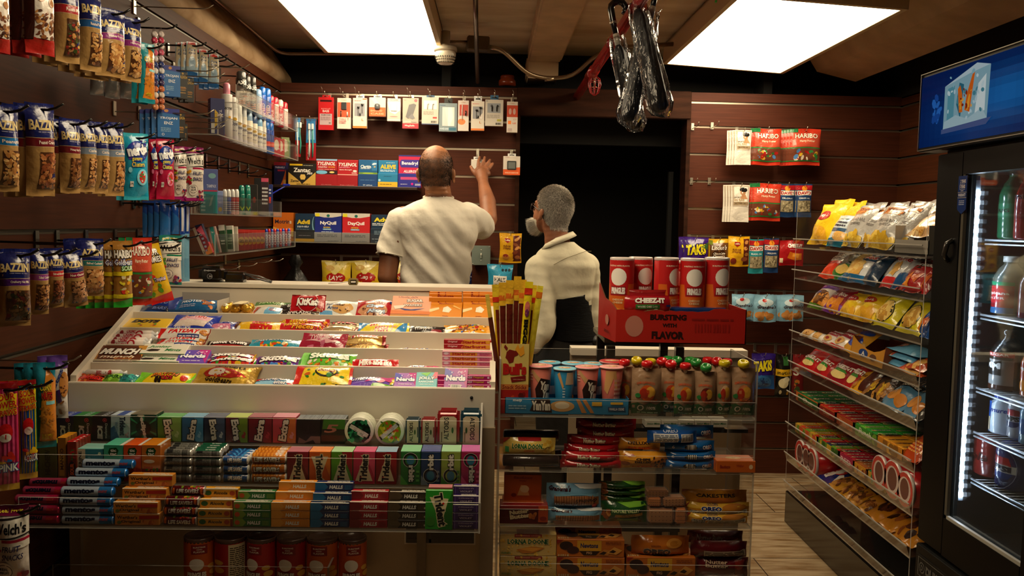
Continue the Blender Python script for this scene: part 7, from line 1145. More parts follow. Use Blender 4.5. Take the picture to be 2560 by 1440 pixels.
for i,(x,yb,yt,w,c,cp_) in enumerate(((645,275,224,20,'9ab0c8','8ab0d8'),(656,280,218,18,'2a5ab8','1a6ac8'),(668,285,222,20,'2a5ab0','1a6ac8'),(678,290,240,16,'b8243a','c8283a'),(688,294,244,18,'c8b0a8','b8243a'),(700,298,250,18,'b8243a','c8c0b8'),(712,303,256,16,'d8c8c0','b82434'),(722,307,262,14,'c83a4a','d8d0c8'),(733,312,268,16,'c8a8a8','a82434'))):
    bin_(0,x,yb,yt,w,'%s deodorant stick, %s after the black cans'%(['pale blue','deep blue','royal blue','red','cream and red','crimson','ivory','coral','dusty pink'][i],['first','second','third','fourth','fifth','sixth','seventh','eighth','last'][i]),'deodorant','deodorant',bottle(c,cp_,.75,'t %s .5 .4 .3 .5 e8e0d8 r=90;l .2 .1 .8 .3 3 dde'%('SPEED' if i<3 else 'SPICE')))
bin_(1,541,334,248,34,'dark blue and yellow toothpaste carton standing at the bin end','toothpaste carton','toothpaste_carton',lambda w,h:carton(w,.04,h,'16206a','p e0b81e .3 .2 .5 .3 .55 .6 .3 .7;t TAMPAX .7 .45 .18 .5 d8d8e8 r=-90;r .05 .05 .3 .35 d8d8d0',side='l .2 .4 .8 .9 8 8a90c8;r .15 .04 .85 .3 d8d8d0;s .2 .06 .8 .28 12 222'),rz=30,X=-1.06)
bin_(1,567,340,208,28,'tall white spray can with pink cap','spray can','spray_can',bottle('dcd8d4','d88aa0',.8,'t Secret .5 .7 .6 .08 4a4a4a s=.3;e .6 .5 .08 .03 d8a03a;p e8a0b0 0 0 .6 0 0 .3',neck=.62))
for i,(x,yb,yt,w,c,cp_) in enumerate(((585,345,244,20,'d8d8d4','e4e4e0'),(597,350,262,18,'d8d8d4','e4e4e0'),(609,353,270,17,'e0dcd0','d8dce0'),(621,356,282,22,'e4dccc','8aa8c8'),(634,360,290,20,'e4dccc','3a5a8a'),(647,364,298,20,'dcdcd8','7ab0dc'),(658,367,300,16,'d8d4cc','e0e0dc'),(667,370,306,16,'2a4a98','1a6ac8'),(676,374,308,18,'2a4a98','1a6ac8'))):
    bin_(1,x,yb,yt,w,'%s deodorant, %s after the pink capped can'%(['white','white','cream','cream with blue cap','cream with navy cap','white with sky cap','ivory','deep blue','deep blue'][i],['first','second','third','fourth','fifth','sixth','seventh','eighth','ninth'][i]),'deodorant','deodorant',bottle(c,cp_,.76,DD if i<7 else 'r 0 .3 1 .5 c8342a;r 0 0 1 .2 3a6ab0'))
for i,(x,yb,yt,w,c) in enumerate(((690,378,345,20,'b81e2a'),(700,382,348,20,'b81e2a'),(712,386,344,20,'8a9a6a'),(722,390,348,16,'9aa87a'),(735,394,352,20,'5a7a6a'))): bin_(1,x,yb,yt,w,'%s carton low in the white deodorant bin'%['bright red','second bright red','round labelled olive','pale olive','grey green'][i],'carton','small_carton',bx0(c,'e .5 .6 .3 .3 d8d0b8;t Colgate .5 .4 .7 .14 e8e0d8'))
bin_(2,520,532,424,34,'periwinkle tampon carton leaning over the bin','carton','tampon_carton',lambda w,h:carton(w*1.3,.05,h,'5a6ab0','t TAMPAX .66 .62 .5 .07 d8dcf0;p d8b85a .5 .5 .85 .5 .78 .3 .58 .3;e .7 .85 .2 .06 8ac0c8;r .7 .1 .9 .3 8a9ad0',side='l .2 .2 .8 .9 8 7a8ac8'),rz=22,X=-1.09)
bin_(2,522,534,476,40,'teal shaver box with white side lettering','carton','shaver_carton',lambda w,h:carton(w,.03,h,'1a8a90','l .06 .1 .3 .9 5 a8d0d0;p 8ab0b0 .5 .3 .65 .35 .8 .8 .65 .7;r 0 .94 1 1 c02a5a'),rz=18,X=-1.055)
bin_(2,494,530,505,18,'cream mint strip box with black lettering','carton','mint_carton',bx0('b8a898','t LISTERINE .5 .5 .4 .8 222 r=90'),rz=20,X=-1.1)
bin_(2,550,534,478,14,'pale tampon carton behind the clear lip','carton','tampon_carton',bx0('8a9ac0','t TAMPAX .5 .5 .8 .1 d8d8e8;e .5 .2 .3 .1 d8b83a'),X=-1.06)
for i,(x,c) in enumerate(((562,'8a9aa0'),(572,'2a4a9a'),(582,'a82a3a'),(592,'b82a34'))): bin_(2,x,536,474,11,'white capped travel bottle, %s by the tampon carton'%PN[i+1],'travel bottle','travel_bottle',bottle(c,'d4d4d0',.68,'l .2 .2 .8 .8 5 d8d0d0',neck=1),X=-1.06)
for i,x in enumerate((604,619)): bin_(2,x,538,464,16,'dark green deodorant stick, %s of two'%['first','second'][i],'deodorant','deodorant',bottle('14685a','1a7a6a',.7,'t V .5 .3 .5 .2 b8d82a'),X=-1.07)
bin_(2,626,538,462,34,'black blade box with silver ring','carton','blade_carton',bx0('1c1614','o .3 .8 .12 .04 8a8070;e .8 .5 .1 .1 8a2a1c;r .5 .2 .6 .4 7a2a7a'),X=-1.09,rz=10)
bin_(2,654,538,446,34,'black box with pink edge holding shaver heads','carton','shaver_carton',bx0('101012','t 5 .2 .7 .08 .12 d8d8d8;r .5 .05 1 .9 2a1420;l .55 .3 .95 .8 5 c8c8c8;r .5 .9 1 1 c84a6a'),X=-1.09,rz=10)
bin_(2,688,538,462,18,'navy blade card with red mark','carton','blade_carton',bx0('1a2a6a','l .2 .7 .8 .9 2 d8d8e8;r .3 .4 .8 .6 c8342a'),X=-1.08,rz=8)
c=P(700,500,x=-1.08); c.y=LB[2][1]-.02; q=P(716,464,y=c.y)
tag(link('razor',MB().tube([Vector((c.x-.02,c.y-.01,LB[2][2]+.004)),c+Vector((.004,0,.02)),q],[.004,.004,.003],'1a2aa0',8).box(q.x-.016,q.x+.018,q.y-.006,q.y+.004,q.z-.002,q.z+.008,'1a2aa0',bev=.002).mesh('rz','gloss')),'blue disposable razor sticking out of the bin','razor')
# lowest bin: papers leaning, red packs, lip sticks
for i,(x,w,c,art,tl) in enumerate(((486,18,'16244a','l .3 .1 .6 .9 6 a8b8d8',18),(510,22,'c02a3a','p e88a3a 0 0 1 .3 1 0;r 0 0 .3 1 b8a898;t Parl .15 .1 .25 .1 222 r=90;p e0607a .3 .9 1 1 1 .5',22),(538,18,'b09088','r .3 .0 .8 1 2a9a94;t Tal .5 .8 .3 .06 e8e8e0;r 0 0 .3 .4 c86a4a',12),(556,14,'1a4a28','l .2 .3 .8 .5 2 c8d8c8;r 0 .8 1 1 d8d4c8',6),(572,16,'e0dcd0','r .1 .1 .9 .85 1a5a2e;l .2 .3 .8 .6 3 8ab08a',3),(586,8,'c8c0b0','',2))):
    bin_(3,x+6,636,[562,566,570,566,568,570][i],w,'%s cigarette carton leaning in the lowest bin'%['dark blue','white and crimson','cream and teal','dark green','white framed green','narrow pale'][i],'cigarette carton','cigarette_carton',lambda w,h:carton(w,.05,h*1.05,c,art),rx=-tl,rz=12,X=-1.06)
for i in range(6): bin_(3,604+i*10,632,574+i*.3,13,'red and orange candy pack in the lowest bin, %s of six'%PN[i+1],'candy pack','candy_pack',lambda w,h:carton(w*1.2,.02,h,'b01a1a','e .5 .45 .5 .2 d8a02a;t Hot .5 .5 .6 .1 2a0a0a;t TAMALES .5 .42 .9 .1 2a0a0a;r 0 .85 1 1 d8342a'),rz=14,X=-1.06)
for i in range(10): bin_(3,666+i*7,626,573-i*.2,7,'thin lip balm stick, %s, after the red packs'%(['first','second','third','fourth','fifth','sixth','seventh','eighth','ninth','last'][i]+[' blue capped',' red capped'][i%2]),'lip balm','lip_balm',bottle(['8a9ac0','b83a4a'][i%2],['1a3ab8','c81a2a'][i%2],.85,'t CHAP .5 .5 .5 .7 e8e8f0 r=90',neck=1),X=-1.05)
# ================================================================ SLOPING SNACK DISPLAY (faces the counter)
XD=1.48; YD0,YD1=2.90,4.16; DZ=[1.335,1.19,1.045,.90,.752,.606,.455,.308]
e=tag(link('snack_display',None,(XD+.15,3.5,0)),'long acrylic snack display with eight sloping shelves beside the cooler','display rack')
def dpart(n,mb,mat=AM): link(n,mb.mesh(n,mat),(-XD-.15,-3.5,0),parent=e)
for y in (YD0,YD1):
    mb=MB(); acryl_box(mb,XD-.03,XD+.32,y,y+.006,.2,1.5,'y'); dpart('side_panel',mb)
for z in DZ+[.17]:
    mb=MB(); V=[(XD-.03,z),(XD+.3,z+.05),(XD+.3,z+.045),(XD-.03,z-.006)]
    P8=[(x,y,zz) for y in (YD0,YD1) for x,zz in V]; mb.add(P8,[(0,4,5,1),(3,2,6,7)],'fff',0).add(P8,[(0,3,7,4)],'fff',1)
    P4=[(XD-.03,YD0,z-.006),(XD-.03,YD1,z-.006),(XD-.045,YD1,z+.04),(XD-.045,YD0,z+.04)]; mb.add(P4,[(0,1,2,3)],'fff',0)
    mb.box(XD-.047,XD-.043,YD0,YD1,z+.038,z+.042,'fff',1); dpart('shelf',mb)
dpart('base_cabinet',MB().box(XD-.03,XD+.32,YD0,YD1,0,.155,'0f0d0b',bev=.003),'gloss')
dpart('back_board',MB().box(XD+.31,XD+.32,YD0,YD1,.155,1.5,'140f0c'),'matte')
def dsp(i,x0,x1,ytop,desc,cat,mk,tilt=38,dx=.0,kind=None,dz=0,group=None,H=None,y0=None,X=None):
    """item on display shelf i between picture columns x0..x1 along the shelf, face toward -X, leaning back"""
    X=X if X is not None else XD-.02+dx; z=DZ[i]+(X-XD+.03)*.15+.004+dz; zl=DZ[i]
    def yat(px): 
        d=ray(px,0); # solve on the line x=X,z
        a,b=1.5,5.0
        for _ in range(40):
            m=(a+b)/2; a,b=(m,b) if proj((X,m,z+.03))[0]>px else (a,m)
        return (a+b)/2
    ya_,yb_=max(yat(x1),YD0+.01),min(yat(x0),YD1-.003); z+=.022*math.sin(R(tilt)); w=yb_-ya_; cy=(ya_+yb_)/2
    if H is None:
        H=.05
        while H<.3 and proj((X+H*math.sin(R(tilt)),cy,z+H*math.cos(R(tilt))))[1]>ytop: H+=.003
    H=min(H,(XD+.285-X)/max(.05,math.sin(R(tilt)))); H=min(H,.122/math.cos(R(tilt))) if i else H
    return tag(link(kind or 'snack_bag',mk(w,H),(X,cy,z),(-R(tilt),0,R(-90))),desc,cat,group)
bg=lambda col,art,t=.05,seed=1,**k:(lambda w,h: bag(w,h,t,col,art,seed=seed,**k))
LY="e .42 .66 .28 .12 a8201c;t Lay's .42 .66 .4 .11 f2ece0 s=.2;n .1 .04 .9 .3 .2 e8b83a,d8a02a 6"
# shelf 0
dsp(0,2020,2078,510,'big yellow chip bag at the far end of the top shelf','chip bag',bg('e0bc1e',LY,.06,1),dx=.02,tilt=22)
dsp(0,2050,2095,500,'yellow chip bag behind the first on the top shelf','chip bag',bg('e0b81e','',.05,2),dx=.09,tilt=20)
dsp(0,2084,2126,504,'yellow chip bag top rising behind the grey ones','chip bag',bg('e0b81e','',.05,3),dx=.1,tilt=20)
dsp(0,2064,2108,540,'white and sky blue chip bag between yellow and silver ones','chip bag',bg('b8c4cc',"p 1e7a9a 0 0 1 0 1 .3 0 .2;e .7 .3 .3 .14 d8a85a;r .1 .44 .9 .54 2a4a6a;l .2 .6 .8 .8 2 3a3a4a;t Honey .5 .85 .6 .1 4a6a6a",.05,4),dx=-.0,tilt=24)
KT="p d0883a .2 .74 .8 .74 .75 .94 .15 .94;t Tortilla .5 .88 .6 .08 c8641e o=2a1a14;t Shabang .5 .8 .7 .09 d87a1e o=3a2014 b=.06;t ORIGINAL .5 .6 .7 .07 8a8684;l .3 .48 .7 .54 2 6a6664;n .1 .02 .95 .28 .2 c8a02a,d8b84a,b8902a 8"
for i,(a,b,t_) in enumerate(((2098,2150,515),(2140,2186,520),(2160,2232,515),(2222,2272,508))): dsp(0,a,b,t_,'silver grey kettle chip bag with orange lettering, %s along the top shelf'%PN[i+1],'chip bag',bg('a8a6a2',KT,.055,5+i),dx=.005+.02*(i%2),tilt=26,group='silver chip bags on the top shelf')
for i,(a,b,t_) in enumerate(((2128,2175,508),(2185,2235,506),(2245,2300,504),(2285,2335,508))): dsp(0,a,b,t_,'silver kettle chip bag in the rear row of the top shelf, %s'%PN[i+1],'chip bag',bg('a8a6a2','',.05,9+i,mat='foil'),dx=.11,tilt=20,group='silver chip bags on the top shelf')
pb=dsp(0,2236,2345,560,'open white carton of sweet chips at the near end of the top shelf','carton',lambda w,h:MB().box(-w/2,w/2,0,.003,0,.05,'8a857c').box(-w/2,-w/2+.003,0,.15,0,.10,'c8c4bc').box(w/2-.003,w/2,0,.15,0,.10,'9a958c').box(-w/2,w/2,.15,.153,0,.11,'8a857c').box(-w/2,w/2,0,.15,0,.003,'777').mesh('c','carton'),tilt=0,kind='open_carton',H=.1,dx=.0)
dsp(0,2262,2338,530,'red and cream potato snack bag inside the open carton','chip bag',bg('c8a070','p a81c1c .3 .6 .9 .6 .9 .9 .4 .9;n .1 .1 .9 .6 .14 d8a85a,c88a3a,e8c88a 16;t Sweet .6 .75 .5 .14 e8d8c8',.05,14),dx=.03,tilt=50,dz=.04)
# shelf 1
dsp(1,2046,2088,630,'orange and white kettle chip bag on the second shelf','chip bag',bg('c8381e',"r 0 .55 1 1 c8c0b8;t HALS .5 .85 .7 .1 2a2a2a;t NEW_YORK .5 .75 .7 .05 2a2a2a;l .2 .6 .8 .7 2 2a2a2a;r 0 .45 1 .55 a81e14",.05,20),tilt=40)
dsp(1,2070,2112,632,'green and white kettle chip bag on the second shelf','chip bag',bg('2a6a2a',"r 0 .55 1 1 6a6a62;t HALS .5 .85 .7 .1 1a1a1a;r 0 .45 1 .55 1a2a1a;e .6 .3 .3 .14 c8a85a",.05,21),tilt=40)
RU="t Ruffles .5 .78 .8 .14 b81e24 o=e8e0e0 s=.2;n .1 .3 .7 .62 .26 d8b86a,c89a4a 4;r 0 0 1 .2 1a5a8a"
dsp(1,2095,2160,634,'white and blue ridged chip bag, first on the second shelf','chip bag',bg('c8ccd0','p 1a4a7a .0 .64 1 .64 1 1 0 1;'+RU,.055,22),tilt=40)
dsp(1,2150,2185,640,'dark blue chip bag turned edge on','chip bag',bg('14304a','',.05,23),tilt=36)
dsp(1,2178,2214,636,'blue and white ridged chip bag beside the edge on one','chip bag',bg('b8bcc0',RU,.05,24),tilt=40,dx=.03)
dsp(1,2196,2244,634,'red footed ridged chip bag in the middle of the second shelf','chip bag',bg('c8ccd0','p 1a3a6a .0 .7 1 .7 1 1 0 1;r 0 0 1 .24 c02a2a;'+RU.replace('1a5a8a','c02a2a'),.055,25),tilt=40)
dsp(1,2224,2262,645,'plain blue footed chip bag beside the red tortilla chips','chip bag',bg('b0b4b8','r 0 0 1 .4 1a4a7a',.05,26),tilt=40)
DO="t Doritos .5 .74 .84 .12 f0ece8 o=141414 s=.2 b=.05;p 141414 .4 .6 .6 .6 .5 .66;p d8701e .15 .3 .5 .5 .45 .2;p c85a1a .45 .35 .8 .5 .7 .2;p e08a2a .2 .15 .5 .32 .5 .1"
for i,(a,b) in enumerate(((2240,2300),(2294,2360))): dsp(1,a,b,652,'red tortilla chip bag on the second shelf, %s'%['first','nearest the cooler'][i],'chip bag',bg('a0181c',DO,.055,27+i),tilt=40)
# shelf 2
dsp(2,2016,2060,716,'white and violet cookie bag on the third shelf','cookie bag',bg('c8c0bc','r 0 .8 1 1 5a2a8a;n .1 .1 .9 .6 .22 c8863a,b8742a,5a3418 9;p 4a7a1e 0 0 1 0 1 .12 0 .2;t Chips .3 .6 .4 .16 2a3a7a',.05,30),kind='cookie_bag')
dsp(2,2052,2100,724,'wine and purple cracker bag on the third shelf','snack bag',bg('8a1a2a','r 0 0 1 .3 6a2a8a;t Ritz_Bits .5 .68 .7 .14 e0d8d0 s=.2;n .2 .1 .9 .5 .18 d8902a,c8782a 8',.05,31))
for i,(a,b) in enumerate(((2092,2138),(2128,2180))): dsp(2,a,b,736,'bright yellow potato chip bag, %s on the third shelf'%['first','second'][i],'chip bag',bg('dcb81e',LY,.055,32+i))
FU="e .45 .4 .36 .3 1a2410;e .45 .4 .33 .28 d8b85a;n .15 .16 .75 .64 .16 c8983a,e0c06a,b88a3a 14;t Funyuns .5 .86 .7 .14 8ab01e o=3a5a1a"
for i,(a,b) in enumerate(((2176,2232),(2240,2298))): dsp(2,a,b,735,'yellow onion ring snack bag with round window, %s'%['first','second'][i],'snack bag',bg('d0c41e',FU,.06,34+i),tilt=36)
for i,(a,b) in enumerate(((2284,2312),(2300,2332),(2326,2372))): dsp(2,a,b,756,'blue tortilla chip bag on the third shelf, %s'%PN[i+1],'chip bag',bg('1a4a90',DO,.05,36+i))
# shelf 3
for i,(a,b) in enumerate(((1998,2032),(2022,2056))): dsp(3,a,b,836,'white cookie packet with green top, %s on the fourth shelf'%PN[i+1],'cookie packet',bg('c8c0b8','p 1a7a4a .1 .8 .9 .8 .9 1 .1 1;n .2 .1 .8 .6 .2 c89a5a,8a5a34 5;e .4 .85 .3 .1 c8343a',.04,40+i),tilt=55,kind='cookie_packet')
for i,(a,b) in enumerate(((2046,2078),(2068,2108))): dsp(3,a,b,832,'white and red pie packet, %s on the fourth shelf'%PN[i+1],'cookie packet',bg('d0c8c0','r 0 .5 1 .8 9a2a3a;t VOORTMAN .5 .65 .8 .1 e8e0d8;e .5 .3 .26 .16 c89a5a;e .5 .3 .12 .08 8a2a24;p a81c24 0 0 1 0 1 .1 0 .14',.04,42+i),tilt=55,kind='cookie_packet')
dsp(3,2098,2140,828,'golden and blue oat bar packet standing before the torn carton','snack packet',bg('c08a24','e .5 .8 .4 .14 1a3a8a;e .5 .4 .36 .2 1a3aa0;n .3 .3 .7 .5 .12 4a7ad8,1a3aa0 6',.04,44),tilt=50,kind='snack_packet')
dsp(3,2124,2206,850,'torn open golden display carton on the fourth shelf','carton',lambda w,h:(lambda mb:(mb.add([(-w/2,0,0),(w/2,0,0),(w/2,0,.075),(w*.36,0,.06),(w*.2,0,.05),(0,0,.052),(-w*.3,0,.07),(-w/2,0,.09)],[(0,1,2,3,4,5,6,7)],'b8802a'),face_art(mb,'e .4 .6 .14 .3 1a3a7a;t A .4 .6 .1 .3 d8d0c0;t L .7 .5 .1 .3 d8d0c0;e .7 .5 .1 .24 5a3a2a',w,.055,(-w/2,-.0003,0),(1,0,0),(0,0,1)),mb.box(-w/2,w/2,.15,.153,0,.1,'7a4020').box(-w/2,-w/2+.003,0,.15,0,.09,'8a4a24').box(w/2-.003,w/2,0,.15,0,.08,'8a4a24'))[0].mesh('c','carton') or None)(MB()),tilt=8,kind='open_carton',H=.09)
for i,(a,b,dz) in enumerate(((2200,2262,0),(2206,2290,.03),(2216,2300,.055))): dsp(3,a,b,880,'pale blue wafer sleeve, %s of the pile'%['bottom','middle','top'][i],'cookie packet',bg('5a9ac0','n 0 .1 .3 .9 .08 c8a878,e8e0d0,c84a3a 20',.03,46+i,seal='lr'),tilt=78,kind='cookie_packet',dz=dz,dx=.02,H=.09)
for i,(a,b,dz) in enumerate(((2236,2310,.0),(2262,2336,.02))): dsp(3,a,b,880,'orange biscuit packet with black label at the fourth shelf end, %s'%['lower','upper'][i],'cookie packet',bg('b0441a','r .2 .6 .8 .95 141414;t GOYA .5 .78 .5 .2 e8e8e8 b=.06;n .1 .05 .9 .45 .14 d8a85a,c8944a 8;r .02 .5 .16 .8 d8d4cc',.04,49+i),tilt=70,kind='cookie_packet',dz=dz,H=.1)
# shelf 4
CZ="t CHEEZ-IT .5 .5 .8 .14 f0ece4 b=.06;e .5 .26 .3 .12 e0c880;p 3a8a3a .2 .34 .8 .34 .7 .42 .3 .42"
for i,(a,b,c) in enumerate(((1990,2034,'b0181c'),(2026,2062,'a8161c'),(2056,2110,'8a1420'),(2100,2130,'a0161a'))): dsp(4,a,b,[880,888,896,905][i],'red cheese cracker bag, %s on the fifth shelf'%PN[i+1],'snack bag',bg(c,CZ,.045,52+i),tilt=48)
dsp(4,2118,2160,920,'yellow fudge cookie bag on the fifth shelf','cookie bag',bg('d0981c','r .5 .1 .95 .9 4a2018;t FUDGE .28 .5 .3 .08 5a1a14;e .25 .7 .16 .07 a31c22;n .1 .1 .45 .35 .12 b8742a,8a4a24 6',.045,57),tilt=50,kind='cookie_bag')
dsp(4,2146,2200,926,'dark chocolate pretzel bag on the fifth shelf','snack bag',bg('2a1c14','t CHOCOLATE .5 .75 .8 .12 d8d0c0 s=.2;n .05 .05 .95 .5 .14 b8843a,8a5a2a,d8b02a 20',.045,58),tilt=52)
LN="t Linden's .5 .74 .8 .16 e8e0d0 s=.3 o=14100c;r .1 .5 .9 .64 14100c;t Cookies .5 .57 .7 .1 e8e0d0 s=.2;e .35 .28 .22 .13 c8863a;e .7 .2 .2 .12 b8742a"
for i,(a,b) in enumerate(((2190,2250),(2238,2296))): dsp(4,a,b,934,'light blue cookie bag with dark script band, %s'%['beside the pretzels','nearest the cooler'][i],'cookie bag',bg('4a7a9c',LN,.045,59+i),tilt=54,kind='cookie_bag')
dsp(4,2280,2336,990,'dark grey snack bag at the fifth shelf end','snack bag',bg('24221f','',.05,62),tilt=60)
# shelves 5,6: flat display cartons of small bars
def bars_tray(i,x0,x1,desc,ccol,front,cols,n,txt,tc='e8e0d0'):
    def mk(w,h):
        mb=MB(); mb.box(-w/2,w/2,0,.0025,0,.042,ccol).box(-w/2,w/2,.2,.2025,0,.042,ccol).box(-w/2,-w/2+.0025,0,.2,0,.042,ccol).box(w/2-.0025,w/2,0,.2,0,.042,ccol).box(-w/2,w/2,0,.2,0,.002,ccol); face_art(mb,front,w,.042,(-w/2,0,0),(1,0,0),(0,0,1)); return mb.mesh('t','carton')
    o=dsp(i,x0,x1,0,desc,'carton',mk,tilt=0,kind='bar_carton',H=.04); w=-o.data.vertices[0].co.x*2
    me=None
    for k in range(n):
        for r in range(2):
            me=carton(w/n*.92,.09,.02,cols[k%len(cols)],'',top='t %s .5 .5 .24 .8 %s r=-90 o=141414;n 0 0 1 .4 .12 %s,d8a02a 6;r 0 .95 1 1 %s'%(txt,tc,cols[(k+1)%len(cols)],cols[(k+1)%len(cols)]))
            c=link('snack_bar',me,(o.location.x+.05+r*.096,o.location.y+w/2-w/n*(k+.5),o.location.z+.024),(0,0,R(-90))); tag(c,'%s bar, %s %s in the %s'%(txt.lower() if txt.islower() else 'small wrapped',PN[k+1] if k<6 else 'seventh','at the front' if r==0 else 'at the rear',desc[:40]),'snack bar','bars in the '+desc[:50])
bars_tray(5,1990,2050,'green and orange bar carton, sixth shelf','c0642a','r .1 .1 .9 .9 1a5a2a;t Oat .5 .5 .4 .5 c8d0a0',['1a5a34','2a7a3a','1a5a34'],4,'OATS')
bars_tray(5,2044,2092,'red bar carton, sixth shelf','b8521e','r .1 .1 .9 .9 8a1a1c;t Bar .5 .5 .4 .5 c88a5a',['b81e1c','c82a1e'],4,'BERRY')
bars_tray(5,2086,2138,'dark red bar carton, sixth shelf','a84a1e','t Bars .5 .5 .5 .6 c8784a',['8a1a1c','9a241e'],4,'CHERRY')
bars_tray(5,2132,2194,'bright green punch bar carton, sixth shelf','3a8a2a','t Punch .5 .6 .5 .6 c8d8a8 s=.2;n .7 0 1 1 .1 2a5a1a,6a9a2a 8',['2a9a3a','6ac03a','2a9a3a'],4,'PUNCH')
bars_tray(5,2188,2256,'golden caramel bar carton, sixth shelf','c8801e','n .1 .1 .9 .9 .14 8a5a1a,e8b03a 10',['d8901e','e0a02a'],4,'GOLD','5a1a3a')
for i,(a,b) in enumerate(((2250,2290),(2280,2330))): dsp(5,a,b,1080,'orange biscuit bag with black label on the sixth shelf, %s'%['first','nearest the cooler'][i],'snack bag',bg('b8441a','r .2 .66 .8 .95 141414;t GOYA .5 .8 .5 .18 e8e8e8 b=.06;l .2 .2 .8 .5 4 e8a04a',.05,70+i),tilt=50)
bars_tray(6,1988,2046,'multicolour fruit bar carton, seventh shelf','b8923a','n 0 0 1 1 .1 5a8a2a,c8502a,d8b03a 16',['c8a02a','c82a1e','5a9a2a'],5,'FRUIT')
bars_tray(6,2040,2100,'lime and blue fruit bar carton, seventh shelf','5a8a2a','n 0 0 1 1 .1 2a5a1a,c8a02a 14',['6aa82a','c82a1e','1a2a5a'],5,'SOUR')
bars_tray(6,2094,2136,'crimson bar carton, seventh shelf','a81a4a','t RED .5 .5 .6 .5 e8c8c8',['a81c34','b82a3a'],4,'RED')
bars_tray(6,2132,2170,'golden brown bar carton, seventh shelf','d8941e','n 0 0 1 1 .1 8a3a1a,e8b03a 10',['a85a2a','b86a34'],4,'NUT')
bars_tray(6,2164,2216,'green and yellow bar carton, seventh shelf','c89a2a','n 0 0 1 1 .1 2a7a4a,e8c03a 12',['2a8a5a','d8a81e'],5,'MINT')
# cans lying on their sides
def liecan(w,h):
    r=w/2; mb=MB(); L=.16; mb.lathe([(r*.9,0),(r,.002),(r,L),(r*.9,L+.002)],['d8d0cc','b81c20','b81c20'],22)
    mb.lathe([(r*1.02,-.006),(r*1.03,-.003),(r*1.03,.003),(r*.99,.004)],'c8bcb8',22); mb.xf(Matrix.Translation((0,0,r))@Matrix.Rotation(R(-90),4,'X')); 
    face_art(mb,'e .5 .5 .48 .48 c83a34;e .5 .5 .36 .36 d8c0b8;e .5 .52 .26 .3 6a3a34',2*r,2*r,(-r,-.0065,0),(1,0,0),(0,0,1)); 
    sp=R(150); 
    def fn(u,v): a=R(15)+sp*v; nn=Vector((math.cos(a),0,math.sin(a))); return Vector((0,.012+u*(L-.02),r))+nn*r,nn
    surf_art(mb,'r .3 0 1 1 c85a1c;e .42 .55 .1 .2 e8e0d8;r .45 .05 .8 .3 d8d0a8;l .46 .08 .79 .28 5 2a2a1a;t CHIPS .66 .6 .4 .2 f0e8e0 r=0',L,r*sp,fn,None,[.1*k for k in range(1,10)],.0006); return mb.mesh('can','gloss')
for i,(a,b) in enumerate(((1990,2014),(2005,2030),(2018,2044))): dsp(7,a,b,0,'red chip can lying on its side, %s at the far end of the bottom shelves'%PN[i+1],'chip can',liecan,tilt=0,kind='chip_can',H=.05,dz=.045 if 0 else .0)
for i,(a,b) in enumerate(((2180,2220),(2210,2256),(2242,2300))): dsp(6,a+2,b,0,'red chip can lying on its side, %s toward the cooler'%PN[i+1],'chip can',liecan,tilt=0,kind='chip_can',H=.05,dz=.0)
dsp(7,2044,2082,1160,'dark blue cookie packet with white picture on the lowest shelf','cookie packet',bg('14246a','n .1 .1 .9 .7 .2 d8d0c8,c8342a 5;t Pop .5 .8 .5 .14 e0e0e8',.03,80),tilt=72,kind='cookie_packet',H=.16)
for i,(a,b) in enumerate(((2068,2096),(2090,2118),(2110,2140),(2134,2166))): dsp(7,a,b,1165,'golden chocolate pretzel bag on the lowest shelf, %s'%PN[i+1],'snack bag',bg('b8801e',"t Linden's .5 .76 .8 .12 e0d8c8 s=.3 o=14100c;r .1 .5 .9 .66 1a140e;n .05 .05 .95 .46 .14 8a5224,b8803a,5a3418 24",.04,81+i),tilt=72,H=.19)
for i,(a,b) in enumerate(((2160,2196),(2190,2230),(2222,2268),(2256,2300))): dsp(7,a,b,1165,'golden bag of dark fudge cookies on the lowest shelf, %s'%PN[i+1],'snack bag',bg('b8781c','n .1 .1 .9 .8 .2 2a140e,4a2014,8a4a1e 12',.05,86+i),tilt=70,H=.19)
# ================================================================ COOLER
XK=1.42
M['blk']=pmat('black_enamel',rough=.38,spec=.22)
M['led']=emit('led_bead','dff0ff',110); 
def signmat():
    m,nt,o=newmat('backlit_sign_print'); a=N(nt,'Attribute',attribute_name='Col'); e=N(nt,'Emission'); e.inputs[1].default_value=.5; nt.links.new(a.outputs[0],e.inputs[0])
    g=N(nt,'BsdfGlossy'); g.inputs['Roughness'].default_value=.08; lw=N(nt,'LayerWeight'); lw.inputs[0].default_value=.1; mx=N(nt,'MixShader'); nt.links.new(lw.outputs['Fresnel'],mx.inputs[0]); nt.links.new(e.outputs[0],mx.inputs[1]); nt.links.new(g.outputs[0],mx.inputs[2]); nt.links.new(mx.outputs[0],o.inputs[0]); return m
M['sign']=signmat()
e=tag(link('drinks_cooler',None,(XK+.3,2.4,0)),'tall black glass door drinks cooler with a lit blue header','cooler')
def kp(n,mb,mat,par=None): return link(n,mb.mesh(n,mat),(-XK-.3,-2.4,0),parent=par or e)
kp('cabinet',MB().box(XK+.03,XK+.7,1.5,2.8,1.60,1.68,'0b0b0c').box(XK+.03,XK+.7,1.5,2.8,0,.46,'0b0b0c').box(XK+.03,XK+.7,2.72,2.8,.46,1.6,'0b0b0c').box(XK+.03,XK+.7,1.5,2.1,.46,1.6,'0b0b0c').box(XK+.65,XK+.7,2.1,2.72,.46,1.6,'10161c'),'blk')
